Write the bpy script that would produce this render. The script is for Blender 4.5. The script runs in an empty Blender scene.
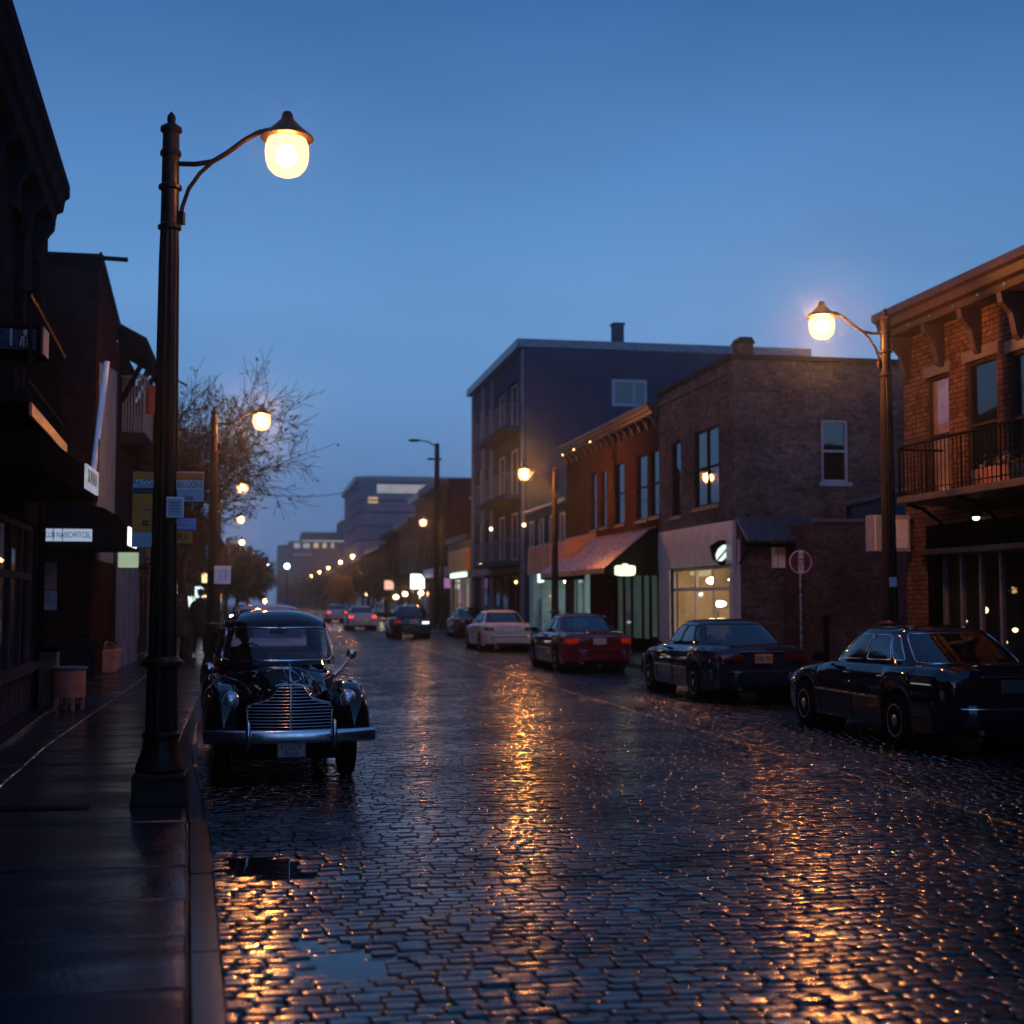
HAZE = .0011
import bpy, bmesh, math, random
import numpy as np
from mathutils import Vector, Matrix

R = math.radians
PI = math.pi
random.seed(7)
rng = np.random.default_rng(11)
S = bpy.context.scene
COL = S.collection

# ---------------------------------------------------------------- camera
CAM = Vector((0, 0, 1.75))
PITCH, YAW, FPX = R(3.73), R(10.5), 1350.0
cam_d = bpy.data.cameras.new("camera")
cam = bpy.data.objects.new("camera", cam_d)
COL.objects.link(cam)
cam.location = CAM
cam.rotation_euler = (R(90) + PITCH, 0, -YAW)
cam_d.sensor_width = 36
cam_d.lens = 36 * FPX / 1024
cam_d.clip_end = 3000
cam_d.dof.use_dof = True
cam_d.dof.focus_distance = 13.2
cam_d.dof.aperture_fstop = cam_d.lens / 1000 / 0.030
S.camera = cam
_M = cam.rotation_euler.to_matrix()


def ray(px, py):
    return _M @ Vector(((px - 512) / FPX, -(py - 512) / FPX, -1))


def on_x(px, py, x):
    d = ray(px, py)
    return CAM + d * ((x - CAM.x) / d.x)


def on_y(px, py, y):
    d = ray(px, py)
    return CAM + d * ((y - CAM.y) / d.y)


def on_z(px, py, z):
    d = ray(px, py)
    return CAM + d * ((z - CAM.z) / d.z)


# ---------------------------------------------------------------- scene objects
ORG = {}


def tag(o, label=None, cat=None, group=None, kind=None):
    if label: o["label"] = label
    if cat: o["category"] = cat
    if group: o["group"] = group
    if kind: o["kind"] = kind
    return o


def thing(name, label, cat, loc=(0, 0, 0), rz=0.0, group=None):
    o = bpy.data.objects.new(name, None)
    o.empty_display_size = .2
    COL.objects.link(o)
    o.location = loc
    o.rotation_euler = (0, 0, rz)
    ORG[o.name] = Vector(loc)
    return tag(o, label, cat, group)


def copy_tree(o, parent=None):
    c = o.copy()
    COL.objects.link(c)
    if parent is not None:
        c.parent = parent
    for ch in list(o.children):
        copy_tree(ch, c)
    return c


class MB:
    def __init__(s):
        s.v = []; s.f = []; s.m = []; s.mi = 0

    def add(s, vs, fs):
        b = len(s.v)
        s.v.extend(tuple(v) for v in vs)
        for f in fs:
            s.f.append(tuple(i + b for i in f))
            s.m.append(s.mi)

    def quad(s, *p):
        s.add(p, [tuple(range(len(p)))])

    def box(s, x0, x1, y0, y1, z0, z1):
        s.add([(x, y, z) for z in (z0, z1) for y in (y0, y1) for x in (x0, x1)],
              [(0, 2, 3, 1), (4, 5, 7, 6), (0, 1, 5, 4), (2, 6, 7, 3), (0, 4, 6, 2), (1, 3, 7, 5)])

    def obox(s, c, size, rot=None):
        hx, hy, hz = [q / 2 for q in size]
        vs = [Vector((x, y, z)) for z in (-hz, hz) for y in (-hy, hy) for x in (-hx, hx)]
        if rot is not None:
            vs = [rot @ v for v in vs]
        c = Vector(c)
        s.add([v + c for v in vs], [(0, 2, 3, 1), (4, 5, 7, 6), (0, 1, 5, 4), (2, 6, 7, 3), (0, 4, 6, 2), (1, 3, 7, 5)])

    def mbox(s, M, a0, a1, z0, z1, d0, d1):
        s.add([M(a, z, d) for d in (d0, d1) for z in (z0, z1) for a in (a0, a1)],
              [(0, 2, 3, 1), (4, 5, 7, 6), (0, 1, 5, 4), (2, 6, 7, 3), (0, 4, 6, 2), (1, 3, 7, 5)])

    def prism(s, poly, axis, a0, a1):
        n = len(poly)
        def P(p, a):
            return {'x': (a, p[0], p[1]), 'y': (p[0], a, p[1]), 'z': (p[0], p[1], a)}[axis]
        s.add([P(p, a0) for p in poly] + [P(p, a1) for p in poly],
              [tuple(range(n)), tuple(range(2 * n - 1, n - 1, -1))] + [(i, (i + 1) % n, n + (i + 1) % n, n + i) for i in range(n)])

    def tube(s, pts, r, n=8, cap=True, flat=None, closed=False):
        pts = [Vector(p) for p in pts]
        k = len(pts)
        rs = r if isinstance(r, (list, tuple)) else [r] * k
        rings = []
        up = None
        for i in range(k):
            if closed:
                t = pts[(i + 1) % k] - pts[i - 1]
            else:
                t = pts[min(i + 1, k - 1)] - pts[max(i - 1, 0)]
            if t.length < 1e-9: t = Vector((0, 0, 1))
            t.normalize()
            if up is None:
                up = Vector((0, 0, 1)) if abs(t.z) < .9 else Vector((1, 0, 0))
            a = t.cross(up)
            if a.length < 1e-6:
                a = t.cross(Vector((1, 0, 0)) if abs(t.x) < .9 else Vector((0, 1, 0)))
            a.normalize()
            b = a.cross(t).normalized()
            up = b
            fa, fb = flat if flat else (1, 1)
            rings.append([pts[i] + a * (math.cos(q) * rs[i] * fa) + b * (math.sin(q) * rs[i] * fb) for q in [2 * PI * j / n for j in range(n)]])
        vs = [v for rg in rings for v in rg]
        fs = []
        for i in range(k if closed else k - 1):
            i2 = (i + 1) % k
            for j in range(n):
                fs.append((i * n + j, i * n + (j + 1) % n, i2 * n + (j + 1) % n, i2 * n + j))
        if cap and not closed:
            fs.append(tuple(range(n - 1, -1, -1)))
            fs.append(tuple((k - 1) * n + j for j in range(n)))
        s.add(vs, fs)

    def lathe(s, prof, n=24, c=(0, 0, 0), axis='z', flute=None, square=None):
        vs = []
        for (r, h) in prof:
            for j in range(n):
                q = 2 * PI * j / n
                rr = r
                if flute: rr = r * (1 - flute[1] * (0.5 + 0.5 * math.cos(q * flute[0])))
                if square: rr = r / max(abs(math.cos(q)), abs(math.sin(q))) if square == 'sq' else r
                x, y = rr * math.cos(q), rr * math.sin(q)
                p = {'z': (x, y, h), 'y': (x, h, y), 'x': (h, x, y)}[axis]
                vs.append((p[0] + c[0], p[1] + c[1], p[2] + c[2]))
        fs = []
        for i in range(len(prof) - 1):
            for j in range(n):
                fs.append((i * n + j, i * n + (j + 1) % n, (i + 1) * n + (j + 1) % n, (i + 1) * n + j))
        fs.append(tuple(range(n)))
        fs.append(tuple((len(prof) - 1) * n + j for j in range(n)))
        s.add(vs, fs)

    def grid(s, rows, closed=False):
        m = len(rows[0])
        vs = [p for r in rows for p in r]
        fs = []
        for i in range(len(rows) - 1):
            for j in range(m if closed else m - 1):
                j2 = (j + 1) % m
                fs.append((i * m + j, i * m + j2, (i + 1) * m + j2, (i + 1) * m + j))
        s.add(vs, fs)

    def ball(s, c, r, n=16, k=10):
        rx, ry, rz = r if isinstance(r, (tuple, list)) else (r, r, r)
        rows = []
        for i in range(k + 1):
            a = -PI / 2 + PI * i / k
            rows.append([(c[0] + rx * math.cos(a) * math.cos(2 * PI * j / n), c[1] + ry * math.cos(a) * math.sin(2 * PI * j / n), c[2] + rz * math.sin(a)) for j in range(n)])
        s.grid(rows, closed=True)

    def build(s, name, mats, parent=None, world=True, smooth=None, bevel=0, merge=True, recalc=True):
        me = bpy.data.meshes.new(name)
        off = Vector((0, 0, 0))
        if parent is not None and world:
            off = ORG[parent.name]
        me.from_pydata([(v[0] - off.x, v[1] - off.y, v[2] - off.z) for v in s.v], [], s.f)
        if not isinstance(mats, (list, tuple)): mats = [mats]
        for m in mats: me.materials.append(m)
        if len(mats) > 1:
            me.polygons.foreach_set("material_index", s.m)
        if merge or recalc:
            bm = bmesh.new(); bm.from_mesh(me)
            if merge: bmesh.ops.remove_doubles(bm, verts=bm.verts, dist=1e-5)
            if recalc: bmesh.ops.recalc_face_normals(bm, faces=bm.faces)
            bm.to_mesh(me); bm.free()
        if smooth:
            me.polygons.foreach_set("use_smooth", [True] * len(me.polygons))
            me.set_sharp_from_angle(angle=R(smooth if smooth is not True else 40))
        me.update()
        o = bpy.data.objects.new(name, me)
        COL.objects.link(o)
        if parent is not None:
            o.parent = parent
            ORG[o.name] = ORG[parent.name] if world else Vector((0, 0, 0))
        else:
            ORG[o.name] = Vector((0, 0, 0))
        if bevel:
            b = o.modifiers.new("edge", 'BEVEL')
            b.width = bevel; b.segments = 2; b.limit_method = 'ANGLE'; b.angle_limit = R(35)
        return o


def text(body, name, mat, parent, loc, rot, size, world=True, align='CENTER', ext=.002, sx=1.0):
    cu = bpy.data.curves.new(name, 'FONT')
    cu.body = body; cu.size = size; cu.align_x = align; cu.align_y = 'CENTER'; cu.extrude = ext
    cu.materials.append(mat)
    tmp = bpy.data.objects.new(name + "_curve", cu)
    COL.objects.link(tmp)
    bpy.context.view_layer.update()
    me = bpy.data.meshes.new_from_object(tmp.evaluated_get(bpy.context.evaluated_depsgraph_get()))
    bpy.data.objects.remove(tmp); bpy.data.curves.remove(cu)
    if not me.materials: me.materials.append(mat)
    o = bpy.data.objects.new(name, me)
    COL.objects.link(o)
    if parent is not None:
        o.parent = parent
        loc = Vector(loc) - (ORG[parent.name] if world else Vector((0, 0, 0)))
    o.location = loc
    o.rotation_euler = rot
    o.scale = (sx, 1, 1)
    return o


# ---------------------------------------------------------------- materials
def nt(name):
    m = bpy.data.materials.new(name)
    m.use_nodes = True
    n, l = m.node_tree.nodes, m.node_tree.links
    return m, n, l, n["Principled BSDF"]


def mat(name, col, rough=.6, metal=0, var=.3, vs=3.0, bump=0.0, bs=60.0, coat=0, coatr=.1, rvar=.12, spec=None, ior=None, wet=None):
    m, n, l, b = nt(name)
    tc = n.new("ShaderNodeTexCoord")
    n1 = n.new("ShaderNodeTexNoise"); n1.inputs["Scale"].default_value = vs; n1.inputs["Detail"].default_value = 6; n1.inputs["Roughness"].default_value = .62
    l.new(tc.outputs["Object"], n1.inputs["Vector"])
    mr = n.new("ShaderNodeMapRange"); mr.inputs["From Min"].default_value = .3; mr.inputs["From Max"].default_value = .7
    mr.inputs["To Min"].default_value = 1 - var; mr.inputs["To Max"].default_value = 1 + var
    l.new(n1.outputs["Fac"], mr.inputs["Value"])
    mx = n.new("ShaderNodeMix"); mx.data_type = 'RGBA'; mx.blend_type = 'MULTIPLY'; mx.inputs["Factor"].default_value = 1
    mx.inputs[6].default_value = (*col, 1)
    l.new(mr.outputs["Result"], mx.inputs[7])
    l.new(mx.outputs[2], b.inputs["Base Color"])
    r2 = n.new("ShaderNodeMapRange"); r2.inputs["From Min"].default_value = .3; r2.inputs["From Max"].default_value = .7
    r2.inputs["To Min"].default_value = max(.02, rough - rvar); r2.inputs["To Max"].default_value = min(1, rough + rvar)
    n3 = n.new("ShaderNodeTexNoise"); n3.inputs["Scale"].default_value = vs * 2.3; n3.inputs["Detail"].default_value = 4
    l.new(tc.outputs["Object"], n3.inputs["Vector"])
    l.new(n3.outputs["Fac"], r2.inputs["Value"])
    l.new(r2.outputs["Result"], b.inputs["Roughness"])
    b.inputs["Metallic"].default_value = metal
    b.inputs["Coat Weight"].default_value = coat
    b.inputs["Coat Roughness"].default_value = coatr
    if ior: b.inputs["IOR"].default_value = ior
    if spec is not None: b.inputs["Specular IOR Level"].default_value = spec
    if bump:
        n2 = n.new("ShaderNodeTexNoise"); n2.inputs["Scale"].default_value = bs; n2.inputs["Detail"].default_value = 4
        l.new(tc.outputs["Object"], n2.inputs["Vector"])
        bp = n.new("ShaderNodeBump"); bp.inputs["Strength"].default_value = bump; bp.inputs["Distance"].default_value = .02
        l.new(n2.outputs["Fac"], bp.inputs["Height"])
        l.new(bp.outputs["Normal"], b.inputs["Normal"])
    return m


def emat(name, col, st, var=0.0, vs=6.0):
    m = bpy.data.materials.new(name); m.use_nodes = True
    n, l = m.node_tree.nodes, m.node_tree.links
    n.clear()
    o = n.new("ShaderNodeOutputMaterial"); e = n.new("ShaderNodeEmission")
    e.inputs["Color"].default_value = (*col, 1); e.inputs["Strength"].default_value = st
    l.new(e.outputs[0], o.inputs[0])
    if var:
        tc = n.new("ShaderNodeTexCoord"); t = n.new("ShaderNodeTexNoise"); t.inputs["Scale"].default_value = vs
        l.new(tc.outputs["Object"], t.inputs["Vector"])
        mr = n.new("ShaderNodeMapRange"); mr.inputs["To Min"].default_value = st * (1 - var); mr.inputs["To Max"].default_value = st * (1 + var)
        l.new(t.outputs["Fac"], mr.inputs["Value"]); l.new(mr.outputs["Result"], e.inputs["Strength"])
    return m


def brick(name, c1, c2, mortar, w=.22, h=.075, ms=.009, rough=.75, dirt=.45):
    m, n, l, b = nt(name)
    g = n.new("ShaderNodeNewGeometry")
    sp = n.new("ShaderNodeSeparateXYZ"); sn = n.new("ShaderNodeSeparateXYZ")
    l.new(g.outputs["Position"], sp.inputs[0]); l.new(g.outputs["True Normal"], sn.inputs[0])
    ab = n.new("ShaderNodeMath"); ab.operation = 'ABSOLUTE'; l.new(sn.outputs[0], ab.inputs[0])
    gt = n.new("ShaderNodeMath"); gt.operation = 'GREATER_THAN'; gt.inputs[1].default_value = .6; l.new(ab.outputs[0], gt.inputs[0])
    mu = n.new("ShaderNodeMix"); l.new(gt.outputs[0], mu.inputs[0]); l.new(sp.outputs[0], mu.inputs[2]); l.new(sp.outputs[1], mu.inputs[3])
    cb = n.new("ShaderNodeCombineXYZ"); l.new(mu.outputs[0], cb.inputs[0]); l.new(sp.outputs[2], cb.inputs[1])
    bt = n.new("ShaderNodeTexBrick")
    bt.inputs["Scale"].default_value = 1; bt.inputs["Mortar Size"].default_value = ms; bt.inputs["Mortar Smooth"].default_value = .3
    bt.inputs["Brick Width"].default_value = w; bt.inputs["Row Height"].default_value = h
    bt.inputs["Color1"].default_value = (*c1, 1); bt.inputs["Color2"].default_value = (*c2, 1); bt.inputs["Mortar"].default_value = (*mortar, 1)
    bt.inputs["Bias"].default_value = -.1
    l.new(cb.outputs[0], bt.inputs["Vector"])
    ns = n.new("ShaderNodeTexNoise"); ns.inputs["Scale"].default_value = .7; ns.inputs["Detail"].default_value = 8; ns.inputs["Roughness"].default_value = .7
    l.new(g.outputs["Position"], ns.inputs["Vector"])
    mr = n.new("ShaderNodeMapRange"); mr.inputs["From Min"].default_value = .3; mr.inputs["From Max"].default_value = .7
    mr.inputs["To Min"].default_value = 1 - dirt; mr.inputs["To Max"].default_value = 1 + dirt * .6
    l.new(ns.outputs["Fac"], mr.inputs["Value"])
    nf = n.new("ShaderNodeTexNoise"); nf.inputs["Scale"].default_value = 9; nf.inputs["Detail"].default_value = 5
    l.new(g.outputs["Position"], nf.inputs["Vector"])
    mf = n.new("ShaderNodeMapRange"); mf.inputs["From Min"].default_value = .3; mf.inputs["From Max"].default_value = .7
    mf.inputs["To Min"].default_value = .6; mf.inputs["To Max"].default_value = 1.4
    l.new(nf.outputs["Fac"], mf.inputs["Value"])
    mm = n.new("ShaderNodeMath"); mm.operation = 'MULTIPLY'; l.new(mr.outputs[0], mm.inputs[0]); l.new(mf.outputs[0], mm.inputs[1])
    mx = n.new("ShaderNodeMix"); mx.data_type = 'RGBA'; mx.blend_type = 'MULTIPLY'; mx.inputs["Factor"].default_value = 1
    l.new(bt.outputs["Color"], mx.inputs[6]); l.new(mm.outputs[0], mx.inputs[7])
    l.new(mx.outputs[2], b.inputs["Base Color"])
    b.inputs["Roughness"].default_value = rough; b.inputs["Specular IOR Level"].default_value = .0
    iv = n.new("ShaderNodeMath"); iv.operation = 'SUBTRACT'; iv.inputs[0].default_value = 1; l.new(bt.outputs["Fac"], iv.inputs[1])
    ad = n.new("ShaderNodeMath"); ad.operation = 'MULTIPLY_ADD'; ad.inputs[1].default_value = .15; l.new(nf.outputs["Fac"], ad.inputs[0]); l.new(iv.outputs[0], ad.inputs[2])
    bp = n.new("ShaderNodeBump"); bp.inputs["Strength"].default_value = .7; bp.inputs["Distance"].default_value = .012
    l.new(ad.outputs[0], bp.inputs["Height"]); l.new(bp.outputs["Normal"], b.inputs["Normal"])
    return m


def thin_glass(name, tint=(.75, .8, .85), rough=.02, ior=1.5):
    m = bpy.data.materials.new(name); m.use_nodes = True
    n, l = m.node_tree.nodes, m.node_tree.links
    n.clear()
    o = n.new("ShaderNodeOutputMaterial"); t = n.new("ShaderNodeBsdfTransparent"); g = n.new("ShaderNodeBsdfGlossy")
    t.inputs[0].default_value = (*tint, 1); g.inputs["Roughness"].default_value = rough
    f = n.new("ShaderNodeFresnel")
    gm = n.new("ShaderNodeNewGeometry"); io = n.new("ShaderNodeMix"); io.inputs[2].default_value = ior; io.inputs[3].default_value = 1 / ior
    l.new(gm.outputs["Backfacing"], io.inputs[0]); l.new(io.outputs[0], f.inputs[0])
    mx = n.new("ShaderNodeMixShader")
    l.new(f.outputs[0], mx.inputs[0]); l.new(t.outputs[0], mx.inputs[1]); l.new(g.outputs[0], mx.inputs[2]); l.new(mx.outputs[0], o.inputs[0])
    return m


def dark_glass(name, col=(.006, .008, .012), ior=1.7, rough=.03):
    m, n, l, b = nt(name)
    b.inputs["Base Color"].default_value = (*col, 1); b.inputs["Roughness"].default_value = rough; b.inputs["IOR"].default_value = ior
    tc = n.new("ShaderNodeTexCoord"); ns = n.new("ShaderNodeTexNoise"); ns.inputs["Scale"].default_value = 1.3
    l.new(tc.outputs["Object"], ns.inputs["Vector"])
    bp = n.new("ShaderNodeBump"); bp.inputs["Strength"].default_value = .15; bp.inputs["Distance"].default_value = .03
    l.new(ns.outputs["Fac"], bp.inputs["Height"]); l.new(bp.outputs["Normal"], b.inputs["Normal"])
    return m


M_post = mat("weathered_bronze_paint", (.016, .009, .006), .45, .0, .35, 6, .25, 50, coat=.12, coatr=.3, spec=.1)
M_iron = mat("black_iron", (.006, .006, .007), .5, .2, .3, 5, .15, 60, spec=0)
M_globe = emat("sodium_globe", (1, .33, .06), 600)
M_globe_strong = emat("sodium_bulb_strong", (1, .35, .07), 5600)
M_globe_weak = emat("sodium_bulb_weak", (1, .35, .07), 1700)
M_globe_mid = emat("sodium_bulb_mid", (1, .35, .07), 5600)
M_globe_glass = bpy.data.materials.new("frosted_globe"); M_globe_glass.use_nodes = True
_n, _l = M_globe_glass.node_tree.nodes, M_globe_glass.node_tree.links
_n.clear()
_o = _n.new("ShaderNodeOutputMaterial"); _t = _n.new("ShaderNodeBsdfTransparent"); _e = _n.new("ShaderNodeEmission"); _a = _n.new("ShaderNodeAddShader")
_t.inputs[0].default_value = (.30, .28, .25, 1); _e.inputs[0].default_value = (1, .40, .15, 1); _e.inputs[1].default_value = 3.4
_l.new(_t.outputs[0], _a.inputs[0]); _l.new(_e.outputs[0], _a.inputs[1]); _l.new(_a.outputs[0], _o.inputs[0])
M_globe_far = emat("sodium_globe_distant", (1, .46, .12), 60)
M_globe_cool = emat("white_lamp_globe", (.85, .92, 1), 30)
M_brick_warm = brick("warm_brick", (.130, .066, .043), (.078, .040, .027), (.034, .025, .020), w=.25, h=.088, ms=.012, dirt=.35)
M_brick_brown = brick("brown_brick", (.115, .085, .078), (.050, .040, .041), (.090, .080, .082), w=.26, h=.095, ms=.011, dirt=.5)
M_brick_red = brick("red_brick", (.062, .026, .021), (.044, .019, .016), (.036, .024, .021), w=.25, h=.09, ms=.011, dirt=.4)
M_brick_low = brick("dull_red_brick", (.095, .052, .044), (.050, .029, .026), (.065, .050, .047), w=.26, h=.09, ms=.011, dirt=.5)
M_brick_dark = brick("dark_red_brick", (.026, .013, .013), (.018, .010, .011), (.016, .011, .012), dirt=.4)  # very dark reddish brick, tone varying at random
M_brick_black = brick("shade_dark_brick", (.013, .015, .022), (.008, .010, .016), (.012, .013, .018), dirt=.4)  # shade on the near left front is put into the brick colour
M_brick_far = brick("distant_red_brick", (.0605, .0121, .0138), (.0468, .0110, .0121), (.0440, .0165, .0165), dirt=.3)
M_gray_clad = mat("slate_render", (.022, .044, .074), .7, 0, .2, .8, .1, 20, spec=0)
M_gray_pale = mat("pale_grey_panel", (.12, .15, .20), .6, 0, .2, 1.5, .05, 30, spec=0)
M_timber_dark = mat("dark_painted_timber", (.005, .004, .004), .5, 0, .35, 4, .15, 40, spec=0)
M_cornice = mat("brown_painted_cornice", (.034, .018, .012), .55, 0, .35, 4, .15, 40)
M_stone = mat("weathered_stone", (.09, .07, .06), .7, 0, .3, 4, .2, 40)
M_frame_dark = mat("dark_window_frame", (.03, .024, .022), .5, 0, .3, 5, spec=0)
M_frame_pale = mat("pale_window_frame", (.20, .24, .30), .5, 0, .2, 5)
M_white = mat("white_painted_trim", (.30, .28, .32), .5, 0, .18, 2.5, .05, 30)
M_cream = mat("cream_slats", (.17, .135, .105), .6, 0, .2, 2)
M_roofing = mat("dark_roofing", (.02, .021, .025), .75, 0, .4, 3, .3, 25, spec=0)
M_metal_roof = mat("slate_blue_metal", (.09, .10, .125), .35, .6, .3, 3)
M_awning_black = mat("black_awning_canvas", (.006, .006, .008), .7, 0, .3, 3, .1, 60, spec=0)
M_awning_tan = mat("tan_awning_board", (.24, .12, .075), .55, 0, .3, 3, .1, 20)
M_awning_metal = mat("ribbed_awning_metal", (.20, .11, .09), .34, .55, .35, 2.5)
M_orange = mat("orange_sign_board", (.75, .27, .03), .55, 0, .2, 3)
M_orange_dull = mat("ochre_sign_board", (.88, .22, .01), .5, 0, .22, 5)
M_sign_white = mat("white_sign_face", (.78, .74, .78), .45, 0, .12, 6)
M_sign_blue = mat("blue_sign_face", (.20, .36, .80), .45, 0, .15, 6)
M_sign_grey = mat("greyish_sign_face", (.46, .47, .58), .45, 0, .12, 6)
M_sign_red = mat("dull_red_sign_face", (.075, .010, .012), .45, 0, .2, 6)
M_ink = mat("dark_lettering", (.012, .014, .03), .5, 0, .1)
M_ink_white = mat("white_lettering", (.6, .6, .62), .5, 0, .1)
M_win = dark_glass("dark_window_glass")
M_win_blind = mat("window_with_drawn_blind", (.20, .13, .10), .12, 0, .35, 2.2, coat=1, coatr=.04)
M_shop_glass = thin_glass("shop_glass", (.9, .92, .92))
M_car_glass = thin_glass("car_glass", (.30, .36, .42), .015, 2.3)
M_car_glass_clear = thin_glass("windscreen_glass", (.80, .82, .86), .015, 1.8)
M_rubber = mat("tyre_rubber", (.012, .012, .012), .8, 0, .2, 10, .2, 60, spec=0)
M_chrome = mat("chrome", (.66, .66, .68), .20, 1, .12, 10, rvar=.06)
M_alloy = mat("grey_wheel_alloy", (.30, .30, .32), .3, .9, .15, 8)
M_plastic = mat("black_trim_plastic", (.012, .012, .013), .5, 0, .2, 8, spec=0)
M_interior = mat("dark_car_interior", (.02, .018, .018), .8, 0, .3, 6, spec=0)
M_plate_pale = mat("pale_number_plate", (.26, .25, .26), .45, 0, .15, 20)
M_plate_cream = mat("cream_number_plate", (.30, .20, .12), .45, 0, .15, 20)
M_tail = mat("red_tail_lens", (.05, .005, .005), .15, 0, .15, 20, coat=1)
M_tail_lit = emat("lit_tail_lens", (1, .05, .02), 2.2)
M_tail_dim = emat("glowing_tail_lens", (1, .04, .015), .17, .6, 9)
M_head_lit = emat("lit_headlamp", (1, .78, .45), 26)
M_lens = dark_glass("headlamp_lens", (.30, .30, .32), 1.6, .08)
M_headlens = mat("bright_headlamp_glass", (.72, .72, .76), .16, .85, .15, 30, .3, 45)
M_amber = mat("amber_lens", (.35, .07, .01), .2, 0, .1, coat=1)


def paint(name, col, coat=1.0):
    return mat(name, col, .38, .0, .10, 2, 0, 60, coat=coat, coatr=.03, rvar=.06, spec=0)


P_black = paint("black_blue_car_paint", (.006, .008, .014))
P_vint = paint("midnight_blue_vintage_paint", (.004, .006, .013))
P_blue = paint("dark_blue_car_paint", (.008, .014, .030))
P_maroon = paint("maroon_car_paint", (.075, .010, .016))
P_white = paint("white_car_paint", (.42, .38, .38))
P_silver = paint("silver_blue_car_paint", (.16, .19, .25))
# ================================================================ THE GROUND
KERB_PTS = [(-2, .30), (0, .20), (5.7, -.105), (11, -.38), (13.4, -.60), (16.5, -.78), (28, -.86), (45, -1.4), (62, -1.8), (90, -2.1), (480, -2.1)]
KY = np.array([p[0] for p in KERB_PTS]); KX = np.array([p[1] for p in KERB_PTS])


def kerb_x(y):
    return np.interp(y, KY, KX)


KERB_R = 9.5
PUDDLES = []
for (px, py, rx, ry, dp) in [(345, 962, .22, .34, .046), (300, 940, .10, .10, .02), (255, 862, .26, .40, .034), (300, 872, .22, .18, .03), (790, 740, .8, .3, .012), (700, 690, 1.1, .5, .010)]:
    p = on_z(px, py, 0)
    PUDDLES.append((p.x, p.y, rx, ry, dp))


def undulate(x, y):
    z = .005 * np.sin(x * 9.1 + 2 * np.sin(y * 6)) * np.sin(y * 8.3 + 1.5 * np.sin(x * 5)) * .5
    z = z + .004 * np.sin(x * 1.9 + .6 * np.sin(y * .8)) + .004 * np.sin(y * 1.3 + x * .7) + .003 * np.sin(x * 3.7 - y * 2.9)
    for (cx, cy, rx, ry, dp) in PUDDLES:
        z = z - dp * np.exp(-(((x - cx) / rx) ** 2 + ((y - cy) / ry) ** 2) ** 1.0)
    return z


def stone_field(y0, y1, U, name_tilt=1.0):
    xs, ys, hw, hl = [], [], [], []
    y = y0
    row = 0
    while y < y1:
        d = .098 + rng.uniform(-.007, .007)
        x = float(kerb_x(y)) - .05 - rng.uniform(0, .2)
        while x < KERB_R + .02:
            w = rng.uniform(.105, .185)
            xs.append(x + w / 2); ys.append(y + d / 2); hw.append(w / 2 - .0028); hl.append(d / 2 - .0030)
            x += w
        y += d
        row += 1
    xs, ys, hw, hl = map(np.array, (xs, ys, hw, hl))
    n = len(xs)
    ys = ys + .030 * np.sin(xs * 1.1 + ys * .23) + .018 * np.sin(xs * 2.7 + ys * .5) + rng.normal(0, .004, n)
    U = np.array(U)
    k = len(U)
    gu, gv = np.meshgrid(U, U)
    gu, gv = gu.ravel(), gv.ravel()
    sx = np.sign(gu) * np.abs(gu)
    # corner rounding in plan
    rr = np.maximum(np.abs(gu), np.abs(gv))
    cr = 1 - .07 * (np.abs(gu) ** 3) * (np.abs(gv) ** 3)
    dome = .0005 * np.abs(gu) ** 2.4 + .0030 * np.abs(gv) ** 2.2 + .020 * np.where(rr > .985, 1, 0) + .0014 * np.where(rr > .925, 1, 0)
    h = rng.normal(0, .0022, n)
    tx = rng.normal(0, .011, n); ty = rng.normal(0, .018, n) * np.clip(rng.lognormal(-.2, .6, n), .1, 2.2)
    ang = rng.normal(0, .03, n)
    skew = rng.normal(0, .05, (n, 1))
    X = hw[:, None] * (gu * cr) * (1 + skew * gv)
    Y = hl[:, None] * (gv * cr) * (1 + .5 * skew * gu)
    ca, sa = np.cos(ang)[:, None], np.sin(ang)[:, None]
    PXw = xs[:, None] + ca * X - sa * Y
    PYw = ys[:, None] + sa * X + ca * Y
    rough = rng.normal(0, .0007, (n, k * k))
    dk = np.clip(rng.lognormal(-.4, .7, n), .05, 2.4)[:, None]
    PZ = h[:, None] + tx[:, None] * X + ty[:, None] * Y - dome[None, :] * np.where(dome[None, :] > .015, 1, dk) + undulate(xs, ys)[:, None] + rough - .004
    V = np.stack([PXw, PYw, PZ], -1).reshape(-1, 3)
    q = []
    for i in range(k - 1):
        for j in range(k - 1):
            q.append((i * k + j, i * k + j + 1, (i + 1) * k + j + 1, (i + 1) * k + j))
    q = np.array(q)
    F = (q[None] + (np.arange(n) * k * k)[:, None, None]).reshape(-1, 4)
    rnd = np.repeat(rng.uniform(0, 1, n), k * k)
    return V, F, rnd


def np_mesh(name, V, F, rnd=None, mats=(), smooth=True):
    me = bpy.data.meshes.new(name)
    me.vertices.add(len(V)); me.vertices.foreach_set("co", V.astype(np.float32).ravel())
    me.loops.add(F.size); me.loops.foreach_set("vertex_index", F.astype(np.int32).ravel())
    me.polygons.add(len(F))
    me.polygons.foreach_set("loop_start", (np.arange(len(F)) * F.shape[1]).astype(np.int32))
    me.polygons.foreach_set("loop_total", np.full(len(F), F.shape[1], np.int32))
    if smooth:
        me.polygons.foreach_set("use_smooth", np.ones(len(F), bool))
    if rnd is not None:
        a = me.attributes.new("rnd", 'FLOAT', 'POINT'); a.data.foreach_set("value", rnd.astype(np.float32))
    for m in mats: me.materials.append(m)
    me.update(calc_edges=True)
    me.validate()
    o = bpy.data.objects.new(name, me); COL.objects.link(o)
    ORG[o.name] = Vector((0, 0, 0))
    return o


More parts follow.
